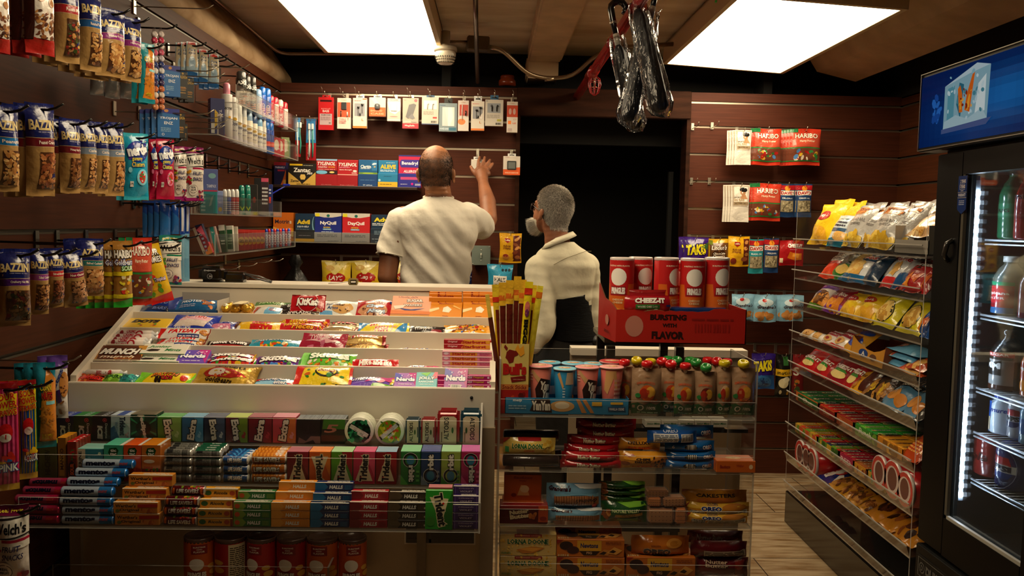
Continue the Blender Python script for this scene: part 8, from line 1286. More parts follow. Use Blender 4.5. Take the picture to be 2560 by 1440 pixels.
kp('door_frame',MB().box(XK,XK+.03,2.645,2.8,.415,1.665,'0a0a0b',bev=.004).box(XK,XK+.03,2.1,2.25,.415,1.665,'0a0a0b',bev=.004).box(XK,XK+.03,2.25,2.645,1.595,1.665,'0a0a0b').box(XK,XK+.03,2.25,2.645,.415,.535,'0a0a0b')
  .box(XK+.002,XK+.012,2.632,2.645,.535,1.595,'5a564c').box(XK+.002,XK+.012,2.25,2.645,.535,.545,'a8a49a'),'blk')
kp('door_glass',MB().box(XK+.012,XK+.018,2.25,2.64,.54,1.6,'fff'),'glass')
kp('handle',MB().tube([(XK-.002,2.70,1.33),(XK-.02,2.69,1.35),(XK-.015,2.685,1.385),(XK,2.68,1.395)],.008,'2a2826',8),'gloss')
kp('kick_grille',MB().box(XK-.01,XK+.03,1.5,2.785,.0,.405,'101011',bev=.003).box(XK-.012,XK-.01,2.55,2.765,.30,.375,'161617'),'blk')
mb=MB(); face_art(mb,'r 0 0 1 .02 8a8a86;r 0 .98 1 1 8a8a86;r 0 0 .01 1 8a8a86;r .99 0 1 1 8a8a86;t DUKERS .58 .5 .66 .5 5a5a5a b=.07;o .13 .5 .08 .02 5a5a5a;t D .13 .5 .07 .3 5a5a5a',.2,.06,(XK-.0122,2.76,.308),(0,-1,0),(0,0,1)); face_art(mb,'r 0 0 1 1 b8b8b0;p 4a9ab8 .1 .5 .3 .8 .3 .6 .5 .6 .5 .4 .3 .4 .3 .2;l .55 .3 .95 .7 3 777',.11,.05,(XK-.0122,2.765,.235),(0,-1,0),(0,0,1)); kp('maker_badge',mb,'gloss')
# header
sg=kp('header_sign',MB().box(XK-.03,XK+.05,1.5,2.872,1.677,1.93,'0c0c0d',bev=.003),'blk')
mb=MB(); w,h=1.3,.225
def grad(mb):
    n=40
    for i in range(n):
        for j in range(10):
            u,v=(i+.5)/n,(j+.5)/10; g=math.exp(-((u-.38)**2)/.02-((v-.5)**2)/.08); k=math.exp(-((u-.2)**2)/.03-((v-.3)**2)/.2)
            c=(.002+.01*g+.004*k,.012+.12*g+.03*k,.09+.32*g+.1*k); a=Vector((XK-.0312,2.866-u*0-w*i/n,1.69+h*j/10)); mb.add([a,a+Vector((0,-w/n,0)),a+Vector((0,-w/n,h/10)),a+Vector((0,0,h/10))],[(0,1,2,3)],c)
grad(mb)
ICE='p 8ab0bc .115 .2 .30 .24 .305 .9 .25 .97 .115 .78;p b8ccd4 .115 .78 .25 .97 .305 .9 .22 .86;p 5a98a8 .13 .26 .16 .27 .16 .76 .13 .74;p 2a6a80 .17 .5 .19 .3 .2 .74 .18 .78;p d8e4e4 .25 .3 .29 .34 .29 .8 .26 .7;p a8c4cc .115 .2 .3 .24 .28 .38 .22 .28 .17 .36 .12 .3;n .12 .22 .3 .9 .008 c8dce0,4a8898,8ab8c4,b8d0d8 26;p d86a1e .185 .38 .2 .38 .195 .62 .185 .74 .175 .7;p e89a2a .187 .42 .195 .42 .19 .58;p d8641a .208 .4 .23 .36 .237 .6 .245 .86 .235 .84 .215 .6;p f0a030 .215 .44 .228 .42 .23 .58 .225 .6;n .18 .4 .24 .7 .005 8a2a10,e8a83a 14;p 4a5a8a .11 .14 .3 .16 .32 .24 .11 .2;n .06 .3 .11 .7 .012 1a4a9a,2a6ac0 14'
face_art(mb,ICE,w,h,(XK-.0315,2.866,1.69),(0,-1,0),(0,0,1)); kp('header_print',mb,'sign',)
mb=MB(); 
for z in (1.682,1.926): mb.box(XK-.034,XK-.03,1.5,2.872,z-.0012,z+.0012,'b8b4a8')
mb.box(XK-.034,XK-.03,2.868,2.871,1.682,1.926,'b8b4a8'); kp('header_frame',mb,'metal')
mb=MB(); face_art(mb,'p 1a3a7a 0 1 1 1 1 .12 .5 0 0 .12;p 8a8e94 -.08 .42 1.08 .42 1.08 .58 -.08 .58;p 16346e 0 .44 1 .44 1 .56 0 .56;t 2_YEARS .55 .86 .6 .09 e8e8f0;t 5_YEARS .5 .72 .62 .09 e8e8f0;l .2 .78 .8 .81 1 a8b8d8;l .2 .64 .8 .67 1 a8b8d8;t WARRANTY .5 .5 .84 .08 d8e0f0;l .2 .24 .8 .38 3 a8b8d8;t +++++ .5 .61 .3 .03 e8e8f0',.05,.115,(XK-.0008,2.665,1.475),(0,-1,0),(0,0,1)); kp('warranty_sticker',mb,'gloss')
# led strip inside
y=2.672; mb=MB(); lb=MB(); lb.box(XK+.06,XK+.075,y+.004,y+.012,.58,1.58,'8a929a')
for k in range(34): z=.6+k*.0285; mb.box(XK+.061,XK+.072,y-.002,y+.003,z-.0062,z+.0062,'fff')
kp('lamp_channel',lb,'gloss'); kp('led_strip',mb,'led')
# wire shelves
def kz(px,py,X=XK+.10): return P(px,py,x=X).z
KZ=[kz(2462,600),kz(2452,785),kz(2445,968),kz(2434,1076),kz(2428,1192)]
for z in KZ:
    mb=MB(); mb.tube([(XK+.09,2.115,z),(XK+.09,2.66,z)],.0035,'b0b4b8',6).tube([(XK+.6,2.115,z),(XK+.6,2.66,z)],.003,'b0b4b8',6)
    for k in range(20): yy=2.13+k*.0275; mb.tube([(XK+.09,yy,z-.002),(XK+.6,yy,z-.002)],.0016,'a0a4a8',5)
    mb.tube([(XK+.09,2.115,z-.012),(XK+.09,2.66,z-.012)],.003,'b0b4b8',6); kp('wire_shelf',mb,'metal')
def drink(sh,x0,x1,ytop,desc,prof,col,art,cap=None,cat='drink',kind='drink_bottle',X=XK+.14,lid='c8c8cc'):
    z=KZ[sh]+.004 if sh>=0 else .462; 
    def yat(px):
        a,b=1.2,4
        for _ in range(40): m=(a+b)/2; a,b=(m,b) if proj((X,m,z+.05))[0]>px else (a,m)
        return (a+b)/2
    ya_,yb_=yat(x1),yat(x0); cy=(ya_+yb_)/2; r=(yb_-ya_)/2*.9; H=P((x0+x1)/2,ytop,x=X).z-z
    mb=MB(); mb.lathe([(r*q,H*v) for q,v in prof],(col+[col[-1]]*9)[:len(prof)-1] if isinstance(col,list) else [col]*(len(prof)-1),22)
    sp=R(150); 
    def fn(u,v): a=R(-155)+u*sp*1.0-R(0); nn=Vector((-math.cos((u-.5)*sp),-math.sin((u-.5)*sp),0)); return Vector((0,0,v*H))+nn*r*.995,nn
    surf_art(mb,art,r*sp,H,fn,[k/10 for k in range(1,10)],None,.0008)
    return tag(link(kind,mb.mesh(kind,'gloss'),(X+.03,cy,z)),desc,cat)
BO=[(.85,0),(1,.03),(1,.62),(.7,.78),(.4,.86),(.4,.9),(.45,.9),(.45,1),(.3,1)]; CA=[(.75,0),(1,.07),(1,.88),(.82,.97),(.85,1),(.5,.985)]
drink(0,2486,2528,420,'large green soda bottle on the top cooler shelf',BO,['1a5a3a']*6+['2a2a2a']*2,'r 0 .3 1 .5 2a6a4a;t ORIG .5 .4 .6 .05 1a2a1a')
drink(0,2522,2556,428,'red soda bottle on the top cooler shelf',BO,['8a1a14']*6+['2a1a1a']*2,'r 0 .3 1 .55 7a1414;t PEPSI .5 .62 .6 .06 1a1a2a r=0')
drink(1,2474,2524,640,'clear juice bottle with white cap and red label',BO,['5a5a50']*6+['d8d8d4']*2,'p 8a1420 0 .1 1 .1 1 .55 0 .55;r 0 .02 1 .12 2a5a8a;r 0 .5 1 .56 2a8a5a;e .5 .34 .4 .14 b81e2a;t Tropicana .5 .36 .8 .07 e8e8e0;t WATER .5 .28 .6 .04 e8d8d8')
drink(1,2535,2575,655,'second juice bottle with white cap at the glass edge',BO,['5a2020']*6+['d8d8d4']*2,'r 0 0 1 .5 6a0f18')
drink(2,2470,2524,822,'dark protein milk bottle with white M label',BO,['1a1614']*6+['241c1a']*2,'r 0 .03 1 .5 8a8c8c;p 141414 .25 .24 .75 .24 .75 .5 .5 .44 .25 .5;t MM .5 .4 .46 .1 e8e8e8 b=.06;r 0 .55 1 .62 a81c24;t NO_SUGAR .5 .585 .8 .04 e8e0e0;t 25 .15 .2 .2 .07 2a2a2a;r 0 0 1 .08 3a1c10')
drink(2,2540,2580,850,'orange juice bottle at the glass edge',BO,['c8641e']*6+['c84a1e']*2,'r 0 .3 1 .6 b8441e;t Tropi .4 .5 .6 .07 e8e8e0;e .6 .2 .3 .1 e8901e')
drink(3,2466,2508,982,'blue and white nutrition shake bottle',[(.9,0),(1,.04),(1,.75),(.7,.84),(.75,.85),(.75,1),(.5,1)],['b8c4d0']*4+['1a3a9a']*2,'p 1a4a9a 0 0 .4 0 .5 .8 0 .8;t Ensure .66 .6 .6 .12 1a3a8a s=.2;r .1 .05 .45 .4 b8a88a',cap='1a3a9a')
drink(3,2507,2543,990,'silver diet cola can with round logo',CA,'a8acb4','e .6 .5 .4 .22 1a2a5a;p a81c24 .25 .55 .95 .55 .85 .7 .35 .7;r .2 .42 .98 .56 b8bcc4;t PEPSI .6 .49 .7 .12 14141c b=.07',kind='drink_can')
drink(3,2538,2580,980,'pale blue water bottle at the glass edge',BO,['6a9ab8']*8,'r 0 .2 1 .5 2a5a9a')
drink(4,2432,2486,1086,'dark red cola can on the lowest wire shelf',CA,'5a1410','t cola .5 .5 .6 .2 2a0c0a s=.2',kind='drink_can')
drink(4,2490,2560,1110,'deep blue cola can with red and white round logo',CA,'12246a','o .45 .5 .4 .012 8a9ac8;p b81c24 .14 .56 .76 .56 .7 .74 .22 .74;r .08 .4 .84 .57 c8ccd4;p 1a3a8a .2 .26 .7 .26 .8 .4 .12 .4;t PEPSI .45 .485 .62 .13 12183a b=.07',kind='drink_can')
for i,(y,z,c,t_) in enumerate(((2.42,.463,'2a2a18','SOUR'),(2.33,.463,'3a1a14','JACKS'))):
    tag(link('candy_bag',bag(.13,.19,.05,c,'t %s .5 .6 .7 .16 b8a86a s=.2;r .2 .1 .8 .4 5a4a2a'%t_,seed=150+i),(XK+.2,y,z),(-R(30),0,R(-90))),'dark sour candy bag on the cooler floor, %s'%['first','second'][i],'candy bag')
tag(link('paper_sleeve',MB().box(-.15,.15,-.012,.012,0,.012,'b8b4ac',bev=.003).mesh('p','matte'),(XK+.12,2.45,.463),(0,0,R(-80))),'white paper sleeve lying on the cooler floor','sleeve')
# ================================================================ UMBRELLAS ON THE RED PIPE
M['nylon']=pmat('black_nylon','0c0c0e',.5,bump=.8,bscale=45,stretch=(3,3,.5))
M['sleeve']=clear('crinkled_sleeve',(.96,.96,.97),.1,0,(.8,.8,.82),fr=1.0)
nt=M['sleeve'].node_tree; g=[n for n in nt.nodes if n.type=='BSDF_GLOSSY'][0]; nz=N(nt,'TexNoise'); nz.inputs['Scale'].default_value=15; nz.inputs['Detail'].default_value=3; tc=N(nt,'TexCoord'); mp=N(nt,'Mapping'); mp.inputs['Scale'].default_value=(3,3,.8); nt.links.new(tc.outputs['Object'],mp.inputs[0]); nt.links.new(mp.outputs[0],nz.inputs[0]); bp=N(nt,'Bump'); bp.inputs['Strength'].default_value=1; bp.inputs['Distance'].default_value=.014; nt.links.new(nz.outputs[0],bp.inputs['Height']); nt.links.new(bp.outputs[0],g.inputs['Normal'])
lw=[n for n in nt.nodes if n.bl_idname=='ShaderNodeLayerWeight'][0]; nt.links.new(bp.outputs[0],lw.inputs['Normal']); lw.inputs[0].default_value=.3
def umbrella(t,b,hk,label,side=1,r=.024):
    t,b=Vector(t),Vector(b); e=tag(link('umbrella',None,t),label,'umbrella'); ax=(b-t); L=ax.length; d=ax.normalized(); mb=MB(); V=[];n=20; a=d.orthogonal().normalized(); c=d.cross(a); rg=random.Random(L)
    prof=[(0,.35),(.03,.7),(.1,.95),(.3,1.05),(.6,1.1),(.85,1.15),(.97,1.1),(1,.6)]
    for s,q in prof: V+=[d*(L*.93*s+.03)+(a*math.cos(2*PI*k/n+s)+c*math.sin(2*PI*k/n+s))*r*q*(.86+.14*math.sin(k*PI*2*4/n)) for k in range(n)]
    F_=[(i*n+k,i*n+(k+1)%n,(i+1)*n+(k+1)%n,(i+1)*n+k) for i in range(len(prof)-1) for k in range(n)]; mb.add(V,F_,'0c0c0e',0,True).add(V[-n:],[tuple(range(n))],'111'); link('folded_canopy',mb.mesh('canopy','nylon'),parent=e)
    mb=MB(); V=[]; prof=[(-.02,1.25),(.0,1.0),(.06,1.15),(.2,1.3),(.5,1.35),(.8,1.5),(.95,1.6),(1.02,1.5),(1.05,1.45)]
    for j,(s,q) in enumerate(prof): V+=[d*(L*s)+(a*math.cos(2*PI*k/n)+c*math.sin(2*PI*k/n)*(.25 if j==8 else .7 if j==7 else 1))*r*q*(1+.12*math.sin(3*k+j*2)+.08*rg.uniform(-1,1)) for k in range(n)]
    F_=[(i*n+k,i*n+(k+1)%n,(i+1)*n+(k+1)%n,(i+1)*n+k) for i in range(len(prof)-1) for k in range(n)]; mb.add(V,F_,'fff',0,True); link('clear_sleeve',mb.mesh('sleeve','sleeve'),parent=e)
    up=-d; hkv=Vector(hk)-t; s=Vector((side,0,0)); mb=MB(); pts=[d*.03,up*.05,up*.10+s*.002]+[up*.10+s*.028+(-s*math.cos(q)*.028+Vector((0,0,1))*math.sin(q)*.028) for q in (.5,1.0,1.57,2.1,2.7,3.3,3.8)]
    link('crook_handle',mb.tube(pts,[.008,.011]+[.0125]*8,'0a0a0b',12).mesh('h','gloss'),parent=e); link('collar',MB().tube([d*-.055,d*-.048],.0135,'c8c4bc',12).mesh('c','metal'),parent=e); link('shaft_tip',MB().tube([d*-.01,d*.03],.012,'c8c0b0',10).mesh('c','gloss'),parent=e)
umbrella(P(1541,92,y=3.18),P(1590,318,y=3.16),P(1560,38,y=3.2),'black umbrella with its crook hooked on the red pipe, furthest of the three')
umbrella(P(1590,2,y=2.98),P(1652,276,y=2.9),P(1600,-30,y=3.0),'black umbrella in shiny clear sleeve crossing in front, slanting toward the snack wall',r=.027)
umbrella(P(1630,24,y=3.1),P(1568,302,y=3.05),P(1625,-20,y=3.1),'black umbrella slanting toward the doorway behind the crossing one',side=-1,r=.026)
# ================================================================ PEOPLE
def blob(parts,voxel,smooth=6,disp=None,name='blob'):
    """one continuous skin around overlapping volumes"""
    bm=bmesh.new()
    def sph(c,r,s=(1,1,1),rot=None):
        m=Matrix.Translation(c)@(rot.to_4x4() if rot else Matrix.Identity(4))@Matrix.Diagonal((r*s[0],r*s[1],r*s[2],1)); bmesh.ops.create_icosphere(bm,subdivisions=3,radius=1,matrix=m)
    for p in parts:
        if p[0]=='s': sph(Vector(p[1]),1,p[2],p[3] if len(p)>3 else None)
        elif p[0]=='c':
            pts=[Vector(q) for q in p[1]]; rs=p[2]
            for i in range(len(pts)-1):
                L=(pts[i+1]-pts[i]).length; n=max(1,int(L/(min(rs[i],rs[i+1])*.35)))
                for k in range(n+1): t=k/n; sph(pts[i].lerp(pts[i+1],t),rs[i]*(1-t)+rs[i+1]*t,p[3] if len(p)>3 else (1,1,1))
        elif p[0]=='r':   # stacked elliptical rings (centre,rx,ry)
            n=36; V=[]
            for c,rx,ry in p[1]: V.append([bm.verts.new(Vector(c)+Vector((rx*math.copysign(abs(math.cos(2*PI*k/n))**.85,math.cos(2*PI*k/n)),ry*math.copysign(abs(math.sin(2*PI*k/n))**.85,math.sin(2*PI*k/n)),0))) for k in range(n)])
            for i in range(len(V)-1):
                for k in range(n): bm.faces.new((V[i][k],V[i+1][k],V[i+1][(k+1)%n],V[i][(k+1)%n]))
            bm.faces.new(V[0]); bm.faces.new(V[-1][::-1])
    bmesh.ops.recalc_face_normals(bm,faces=bm.faces[:])
    me=bpy.data.meshes.new('tmp'); bm.to_mesh(me); bm.free(); o=bpy.data.objects.new('tmp',me); COL.objects.link(o)
    m=o.modifiers.new('r','REMESH'); m.mode='VOXEL'; m.voxel_size=voxel; m=o.modifiers.new('s','SMOOTH'); m.iterations=smooth; m.factor=.5
    bpy.context.view_layer.update(); dg=bpy.context.evaluated_depsgraph_get(); ev=o.evaluated_get(dg).to_mesh(); V=[Vector(v.co) for v in ev.vertices]; F_=[tuple(p.vertices) for p in ev.polygons]; Nn=[Vector(v.normal) for v in ev.vertices]
    o.evaluated_get(dg).to_mesh_clear(); bpy.data.objects.remove(o)
    if disp: V=[v+n*disp(v,n) for v,n in zip(V,Nn)]
    return V,F_,Nn
def person_mesh(name,V,F_,colf,mat,keep=None):
    mb=MB(); cc=[]; ff=[]
    for f in F_:
        c=sum((V[i] for i in f),Vector())/len(f)
        if keep and not keep(c): continue
        ff.append(f); cc.append(colf(c))
    mb.add(V,ff,cc if cc else 'fff',0,True); return mb.mesh(name,mat)
def mixc(a,b,t): t=max(0,min(1,t)); return tuple(x*(1-t)+y*t for x,y in zip(C(a),C(b)))
def headparts(c,Rm,s=1.0):
    T=lambda x,y,z: c+Rm@Vector((x*s,y*s,z*s)); S_=lambda x,y,z,rx,ry,rz:('s',T(x,y,z),(rx*s,ry*s,rz*s),Rm)
    return [S_(0,-.012,.022,.079,.098,.097),S_(0,.03,-.045,.062,.066,.076),S_(0,-.035,-.03,.068,.062,.07),S_(0,.058,-.095,.032,.03,.024),S_(0,.075,.02,.05,.022,.012),
     ('c',[T(0,.094,.01),T(0,.112,-.03)],[.008*s,.013*s]),S_(.017,.098,-.034,.009,.01,.008),S_(-.017,.098,-.034,.009,.01,.008),S_(0,.088,-.062,.024,.012,.007),S_(0,.086,-.072,.021,.012,.008),
     S_(.03,.083,.004,.013,.009,.009),S_(-.03,.083,.004,.013,.009,.009),
     S_(.08,-.012,-.022,.008,.017,.03),S_(-.08,-.012,-.022,.008,.017,.03),S_(.087,-.02,-.012,.006,.016,.024),S_(-.087,-.02,-.012,.006,.016,.024),S_(.083,-.006,-.046,.007,.009,.011),S_(-.083,-.006,-.046,.007,.009,.011)]
def strands(name,V,F_,Nn,mask,flow,cnt,L,cols,seed,wd=.0006):
    rg=random.Random(seed); cand=[f for f in F_ if mask(sum((V[i] for i in f),Vector())/len(f))>0]; mb=MB(); vv=[];ff=[];cc=[]
    for k in range(cnt):
        f=rg.choice(cand); a,b=rg.random(),rg.random(); p=V[f[0]].lerp(V[f[1]],a).lerp(V[f[-1]].lerp(V[f[min(2,len(f)-1)]],a),b)
        if rg.random()>mask(p): continue
        n=Nn[f[0]]; d=(flow(p)+n*rg.uniform(.25,.6)+Vector((rg.uniform(-.3,.3),rg.uniform(-.3,.3),rg.uniform(-.3,.3)))).normalized(); l=L*rg.uniform(.6,1.2); s=d.cross(n).normalized()*wd
        i=len(vv); vv+=[p-s-n*.001,p+s-n*.001,p+d*l*.6+s*.7+n*.001,p+d*l,p+d*l*.6-s*.7+n*.001]; ff.append((i,i+1,i+2,i+3,i+4)); cc.append(rg.choice(cols))
    mb.add(vv,ff,cc,0,True); return mb.mesh(name,'hair')
# ---------------- man in the white tee, reaching to the wall
Y1=4.12; Q=lambda px,py,y=Y1: P(px,py,y=y)
def ring(py,xl,xr,dep,y=Y1): a=Q(xl,py,y); b=Q(xr,py,y); return ((a+b)/2,(b.x-a.x)/2,dep)
hc=Q(1091,427,4.10); HR=Matrix.Rotation(R(-6),3,'Z')@Matrix.Rotation(R(8),3,'X')
arm_r=[Q(1172,540,4.15),Q(1216,556,4.40),Q(1222,548,4.43)]; fore=[Q(1222,548,4.43),Q(1219,505,4.52),Q(1209,462,4.66)]
wr=Q(1208,454,4.68); pm=Q(1206,430,4.74)
hand=[('c',[fore[2],wr],[.030,.028],(1,.8,1)),('c',[wr,Q(1204,436,4.73)],[.028,.036],(1,.45,1)),('c',[Q(1195,424,4.75),Q(1217,423,4.75)],[.016,.015]),('c',[Q(1196,432,4.74),Q(1219,434,4.74)],[.02,.018])]
for k,(pts) in enumerate((((1195,418,4.76),(1196,403,4.785),(1199,393,4.82)),((1204,416,4.765),(1210,402,4.79),(1212,393,4.825)),((1213,419,4.765),(1221,406,4.79),(1225,400,4.82)),((1219,426,4.76),(1228,416,4.78),(1232,409,4.80)))):
    p=[Q(*q) for q in pts]; hand.append(('c',p,[.0098,.0088,.0078]))
hand.append(('c',[Q(1192,438,4.735),Q(1183,428,4.755),Q(1177,417,4.78)],[.014,.0115,.0092]))
body=headparts(hc,HR,.99)+[('c',[Q(1094,468,4.09),Q(1096,490,4.11),Q(1096,512,Y1)],[.058,.062,.072]),('s',Q(1094,472,4.045),(.045,.02,.012)),('s',Q(1095,482,4.05),(.05,.02,.012)),
 ('c',[Q(1010,545,Y1),Q(975,640,4.10),Q(968,692,4.08)],[.055,.049,.045]),('c',[Q(968,692,4.08),Q(985,745,4.2),Q(1000,760,4.32)],[.044,.036,.026]),('s',Q(1004,764,4.37),(.035,.045,.02)),
 ('c',arm_r,[.055,.045,.043]),('c',fore,[.043,.043,.029])]+hand+[
 ('r',[ring(1300,1030,1140,.07),ring(1000,1010,1160,.1),ring(800,1003,1166,.11),ring(715,1008,1160,.11),ring(600,1012,1180,.11),ring(530,1005,1182,.09),ring(510,1050,1145,.07)])]
for px in (1052,1122): body.append(('c',[Q(px,800),Q(px,1100,4.1),Vector((Q(px,900).x,4.14,.06))],[.085,.07,.05])); body.append(('c',[Vector((Q(px,900).x,4.1,.04)),Vector((Q(px,900).x,4.3,.035))],[.04,.035]))
for k in range(4): body.append(('c',[Q(1004,764,4.37)+Vector((-.024+.016*k,.02,0)),Q(1004,764,4.37)+Vector((-.028+.018*k,.085,-.01))],[.009,.007]))
body.append(('c',[Q(1004,764,4.37)+Vector((.03,-.01,0)),Q(1004,764,4.37)+Vector((.05,.045,0))],[.011,.009]))
V,F_,Nn=blob(body,.0046,4)
HI=HR.transposed()
def m1col(c):
    l=HI@(c-hc)
    if l.length<.17 and l.z>-.1:
        n=noise.noise(c*60)*.25; hair=0
        # ring of cropped dark hair around the bald crown
        side=(abs(l.x)/.079)**2+((l.z-.02)/.1)**2; top=l.z-(-.3*l.y)
        crown=Vector((l.x*1.0,l.y+.012,0)).length
        h=1 if l.z<.062+n*.04 and l.z>-.062 and l.y<.035 and not(abs(l.x)>.077 and l.y>-.045) else 0
        if l.z>=.05: h=max(h,.55*(1 if crown>.055+n*.03 else .15))
        base=mixc('a06a44','8e5a3a',.5+n)
        return mixc('a86e48','2a1c16',min(.86,h*(.66+n+noise.noise(c*14)*.35)))
    if c.z<1.02 and c.x<hc.x+.35 and (c-Q(1004,764,4.37)).length>.2: return C('1c1c22')
    return mixc('9a6242','7a4a30',.4+noise.noise(c*9))
me=person_mesh('person',V,F_,m1col,'skin')
man=tag(link('person',me),'man in a white tee seen from behind, one arm raised to the wall','person')
def hm1(p):
    l=HI@(p-hc); 
    if l.length>.16 or l.z<-.065 or l.y>.035 or (abs(l.x)>.0775 and l.y>-.04): return 0
    crown=Vector((l.x,l.y+.012,0)).length
    return 1 if l.z<.06 else (.3 if crown>.05 else .04)
link('hair',strands('hair',V,F_,Nn,hm1,lambda p:Vector((0,0,-1)),9000,.0045,['17110e','2a1f1a','3a302a','6a6058'],3,.0004),parent=man)
# tee
def fold1(v,n):
    u=(v.x*.75+(v.z-1.2)*.66); f=math.sin(u*52+2.6*noise.noise(v*4))*.005+noise.noise((v.x*9,v.y*5,v.z*4.5))*.014+noise.noise((u*30,v.y*8,(v.x-v.z)*5))*.011
    low=max(0,min(1,(1.5-v.z)/.3)); return f*(.35+.65*low)+.001
tee=[('r',[ring(775,990,1171,.135),ring(740,993,1169,.133),ring(715,996,1169,.132),ring(680,1001,1174,.13),ring(640,1003,1181,.13),ring(600,1001,1190,.132),ring(565,992,1196,.128),ring(542,988,1196,.12),ring(525,998,1186,.108),ring(512,1024,1166,.092),ring(503,1050,1148,.08),ring(495,1062,1133,.072),ring(489,1066,1129,.068)]),
 ('c',[Q(1006,552,Y1),Q(985,590,4.12),Q(975,645,4.10)],[.068,.064,.066]),('c',[Q(1170,548,4.14),Q(1198,560,4.28),Q(1206,566,4.36)],[.078,.068,.062])]
V2,F2,N2=blob(tee,.006,8,fold1)
ax=(Q(975,645,4.10)-Q(985,590,4.12)).normalized(); p0=Q(976,640,4.10); ax2=(Q(1206,566,4.36)-Q(1198,560,4.28)).normalized(); p2=Q(1205,565,4.35)
def keep1(c):
    if c.x<-.40 and (c-p0).dot(ax)>0 and c.x<Q(1003,640).x: return False
    if (c-p2).dot(ax2)>.03 and c.x>.02: return False
    if c.z>Q(1096,492).z: return False
    return c.z>Q(1090,768).z
link('t_shirt',person_mesh('t_shirt',V2,F2,lambda c:C('ddd6c8'),'cloth',keep1),parent=man)
cr=Q(1096,497,Y1); link('collar_rib',MB().tube([(cr.x+.068*math.cos(t*PI/12),cr.y+.07*math.sin(t*PI/12),cr.z+.006+.012*math.sin(t*PI/12)) for t in range(25)],.0055,'d8d1c2',8).mesh('collar','cloth'),parent=man)
hp=p0+ax*-.002; rb=[]; a=ax.orthogonal().normalized(); b=ax.cross(a)
link('sleeve_hem',MB().tube([hp+(a*math.cos(t*PI/12)+b*math.sin(t*PI/12))*.0665 for t in range(25)],.0035,'d8d1c2',6).mesh('hem','cloth'),parent=man)
# ---------------- man with grey hair and white beard
Y2=4.0; Q2=lambda px,py,y=Y2: P(px,py,y=y)
def ring2(py,xl,xr,dep,y=Y2): a=Q2(xl,py,y); b=Q2(xr,py,y); return ((a+b)/2,(b.x-a.x)/2,dep)
h2=Q2(1380,525,4.02); H2=Matrix.Rotation(R(41),3,'Z')@Matrix.Rotation(R(14),3,'X'); H2I=H2.transposed()
T2=lambda x,y,z: h2+H2@Vector((x,y,z))*.95
body=headparts(h2,H2,.94)+[('c',[T2(0,-.035,-.07),Q2(1390,585,4.0),Q2(1394,612,4.0)],[.054,.054,.06]),
 ('c',[Q2(1352,678,3.97),Q2(1356,790,3.9)],[.045,.04]),('c',[Q2(1356,790,3.9),Q2(1326,866,3.84),Q2(1300,890,3.82)],[.044,.034,.026]),('c',[Q2(1462,672),Q2(1472,715,4.02),Q2(1478,768,4.02),Q2(1484,835,4.0)],[.04,.034,.03,.024]),
 ('r',[ring2(1100,1350,1480,.09),ring2(900,1340,1486,.11),ring2(800,1380,1478,.1),ring2(700,1345,1480,.1),ring2(640,1345,1475,.09),ring2(612,1370,1430,.06)])]
for c0,s in ((Q2(1288,898,3.82),-1),(Q2(1484,850,3.95),1)):
    body.append(('s',c0,(.035,.045,.022)))
    for k in range(4): body.append(('c',[c0+Vector((-.024+.016*k,0,0)),c0+Vector((-.026+.017*k,.03,-.055 if s>0 else -.01)),c0+Vector((-.024+.016*k,.05,-.075 if s>0 else -.03))],[.0095,.0085,.0075]))
    body.append(('c',[c0+Vector((.03*-s,0,0)),c0+Vector((.045*-s,.03,-.01))],[.011,.009]))
for px in (1385,1448): body.append(('c',[Q2(px,880),Q2(px,1150),Vector((Q2(px,900).x,4.0,.06))],[.09,.07,.05])); body.append(('c',[Vector((Q2(px,900).x,3.98,.04)),Vector((Q2(px,900).x,4.18,.035))],[.04,.035]))
V,F_,Nn=blob(body,.0046,4)
def hm2(p):
    l=H2I@(p-h2)
    if l.length>.165: return 0
    line=.045-.9*max(0,.05-l.z) if l.z<.07 else .07
    if l.z<-.07 or l.y>line: return 0
    if abs(l.x)>.0775 and -.04<l.y<.02: return 0
    if l.z<-.03 and l.y>-.02: return 0
    return 1
def m2col(c):
    l=H2I@(c-h2)
    if l.length<.17 and l.z>-.12:
        if l.y>.03 and l.z<-.055: return C('c8c0b0')
        if abs(l.x)>.015 and abs(l.x)<.045 and l.y>.08 and .0<l.z<.012: return C('e0d8cc') if abs(abs(l.x)-.03)>.005 else C('20140e')
        if l.y>.09 and -.072<l.z<-.058: return C('8a4a3a')
        if hm2(c): return mixc('a89f94','857c72',.5+noise.noise(c*30))
    if c.z<1.06 and c.y>3.86: return C('1c1b1a')
    if c.x>Q2(1436,700).x and Q2(1484,832).z<c.z<1.4: return C('cdc6ae')
    return mixc('9a5f3e','7a462c',.4+noise.noise(c*9))
me=person_mesh('person',V,F_,m2col,'skin')
man2=tag(link('person',me),'grey haired bearded man in a cream shirt and black back belt, looking up','person')
wh=T2(.02,-.085,.045)
def flow2(p): l=p-wh; n=(p-h2).normalized(); t=n.cross(l).normalized(); return (l.normalized()*.8+t*.5+Vector((0,0,-.35)))
link('hair',strands('hair',V,F_,Nn,hm2,flow2,20000,.012,['e0d8cc','d0c8bc','b8afa4','f4ece0','7e766c','fff6ea','a0978c'],5,.0005),parent=man2)
def beard(p):
    l=H2I@(p-h2); return 1 if (l.length<.17 and l.y>.045 and l.z<-.06 and l.z>-.125) else 0
link('beard',strands('beard',V,F_,Nn,beard,lambda p:H2@Vector((0,.9,-.55)),9000,.038,['e0dacc','d0c8ba','f0ece0','b8b0a4'],6,.0007),parent=man2)
gl=MB(); 
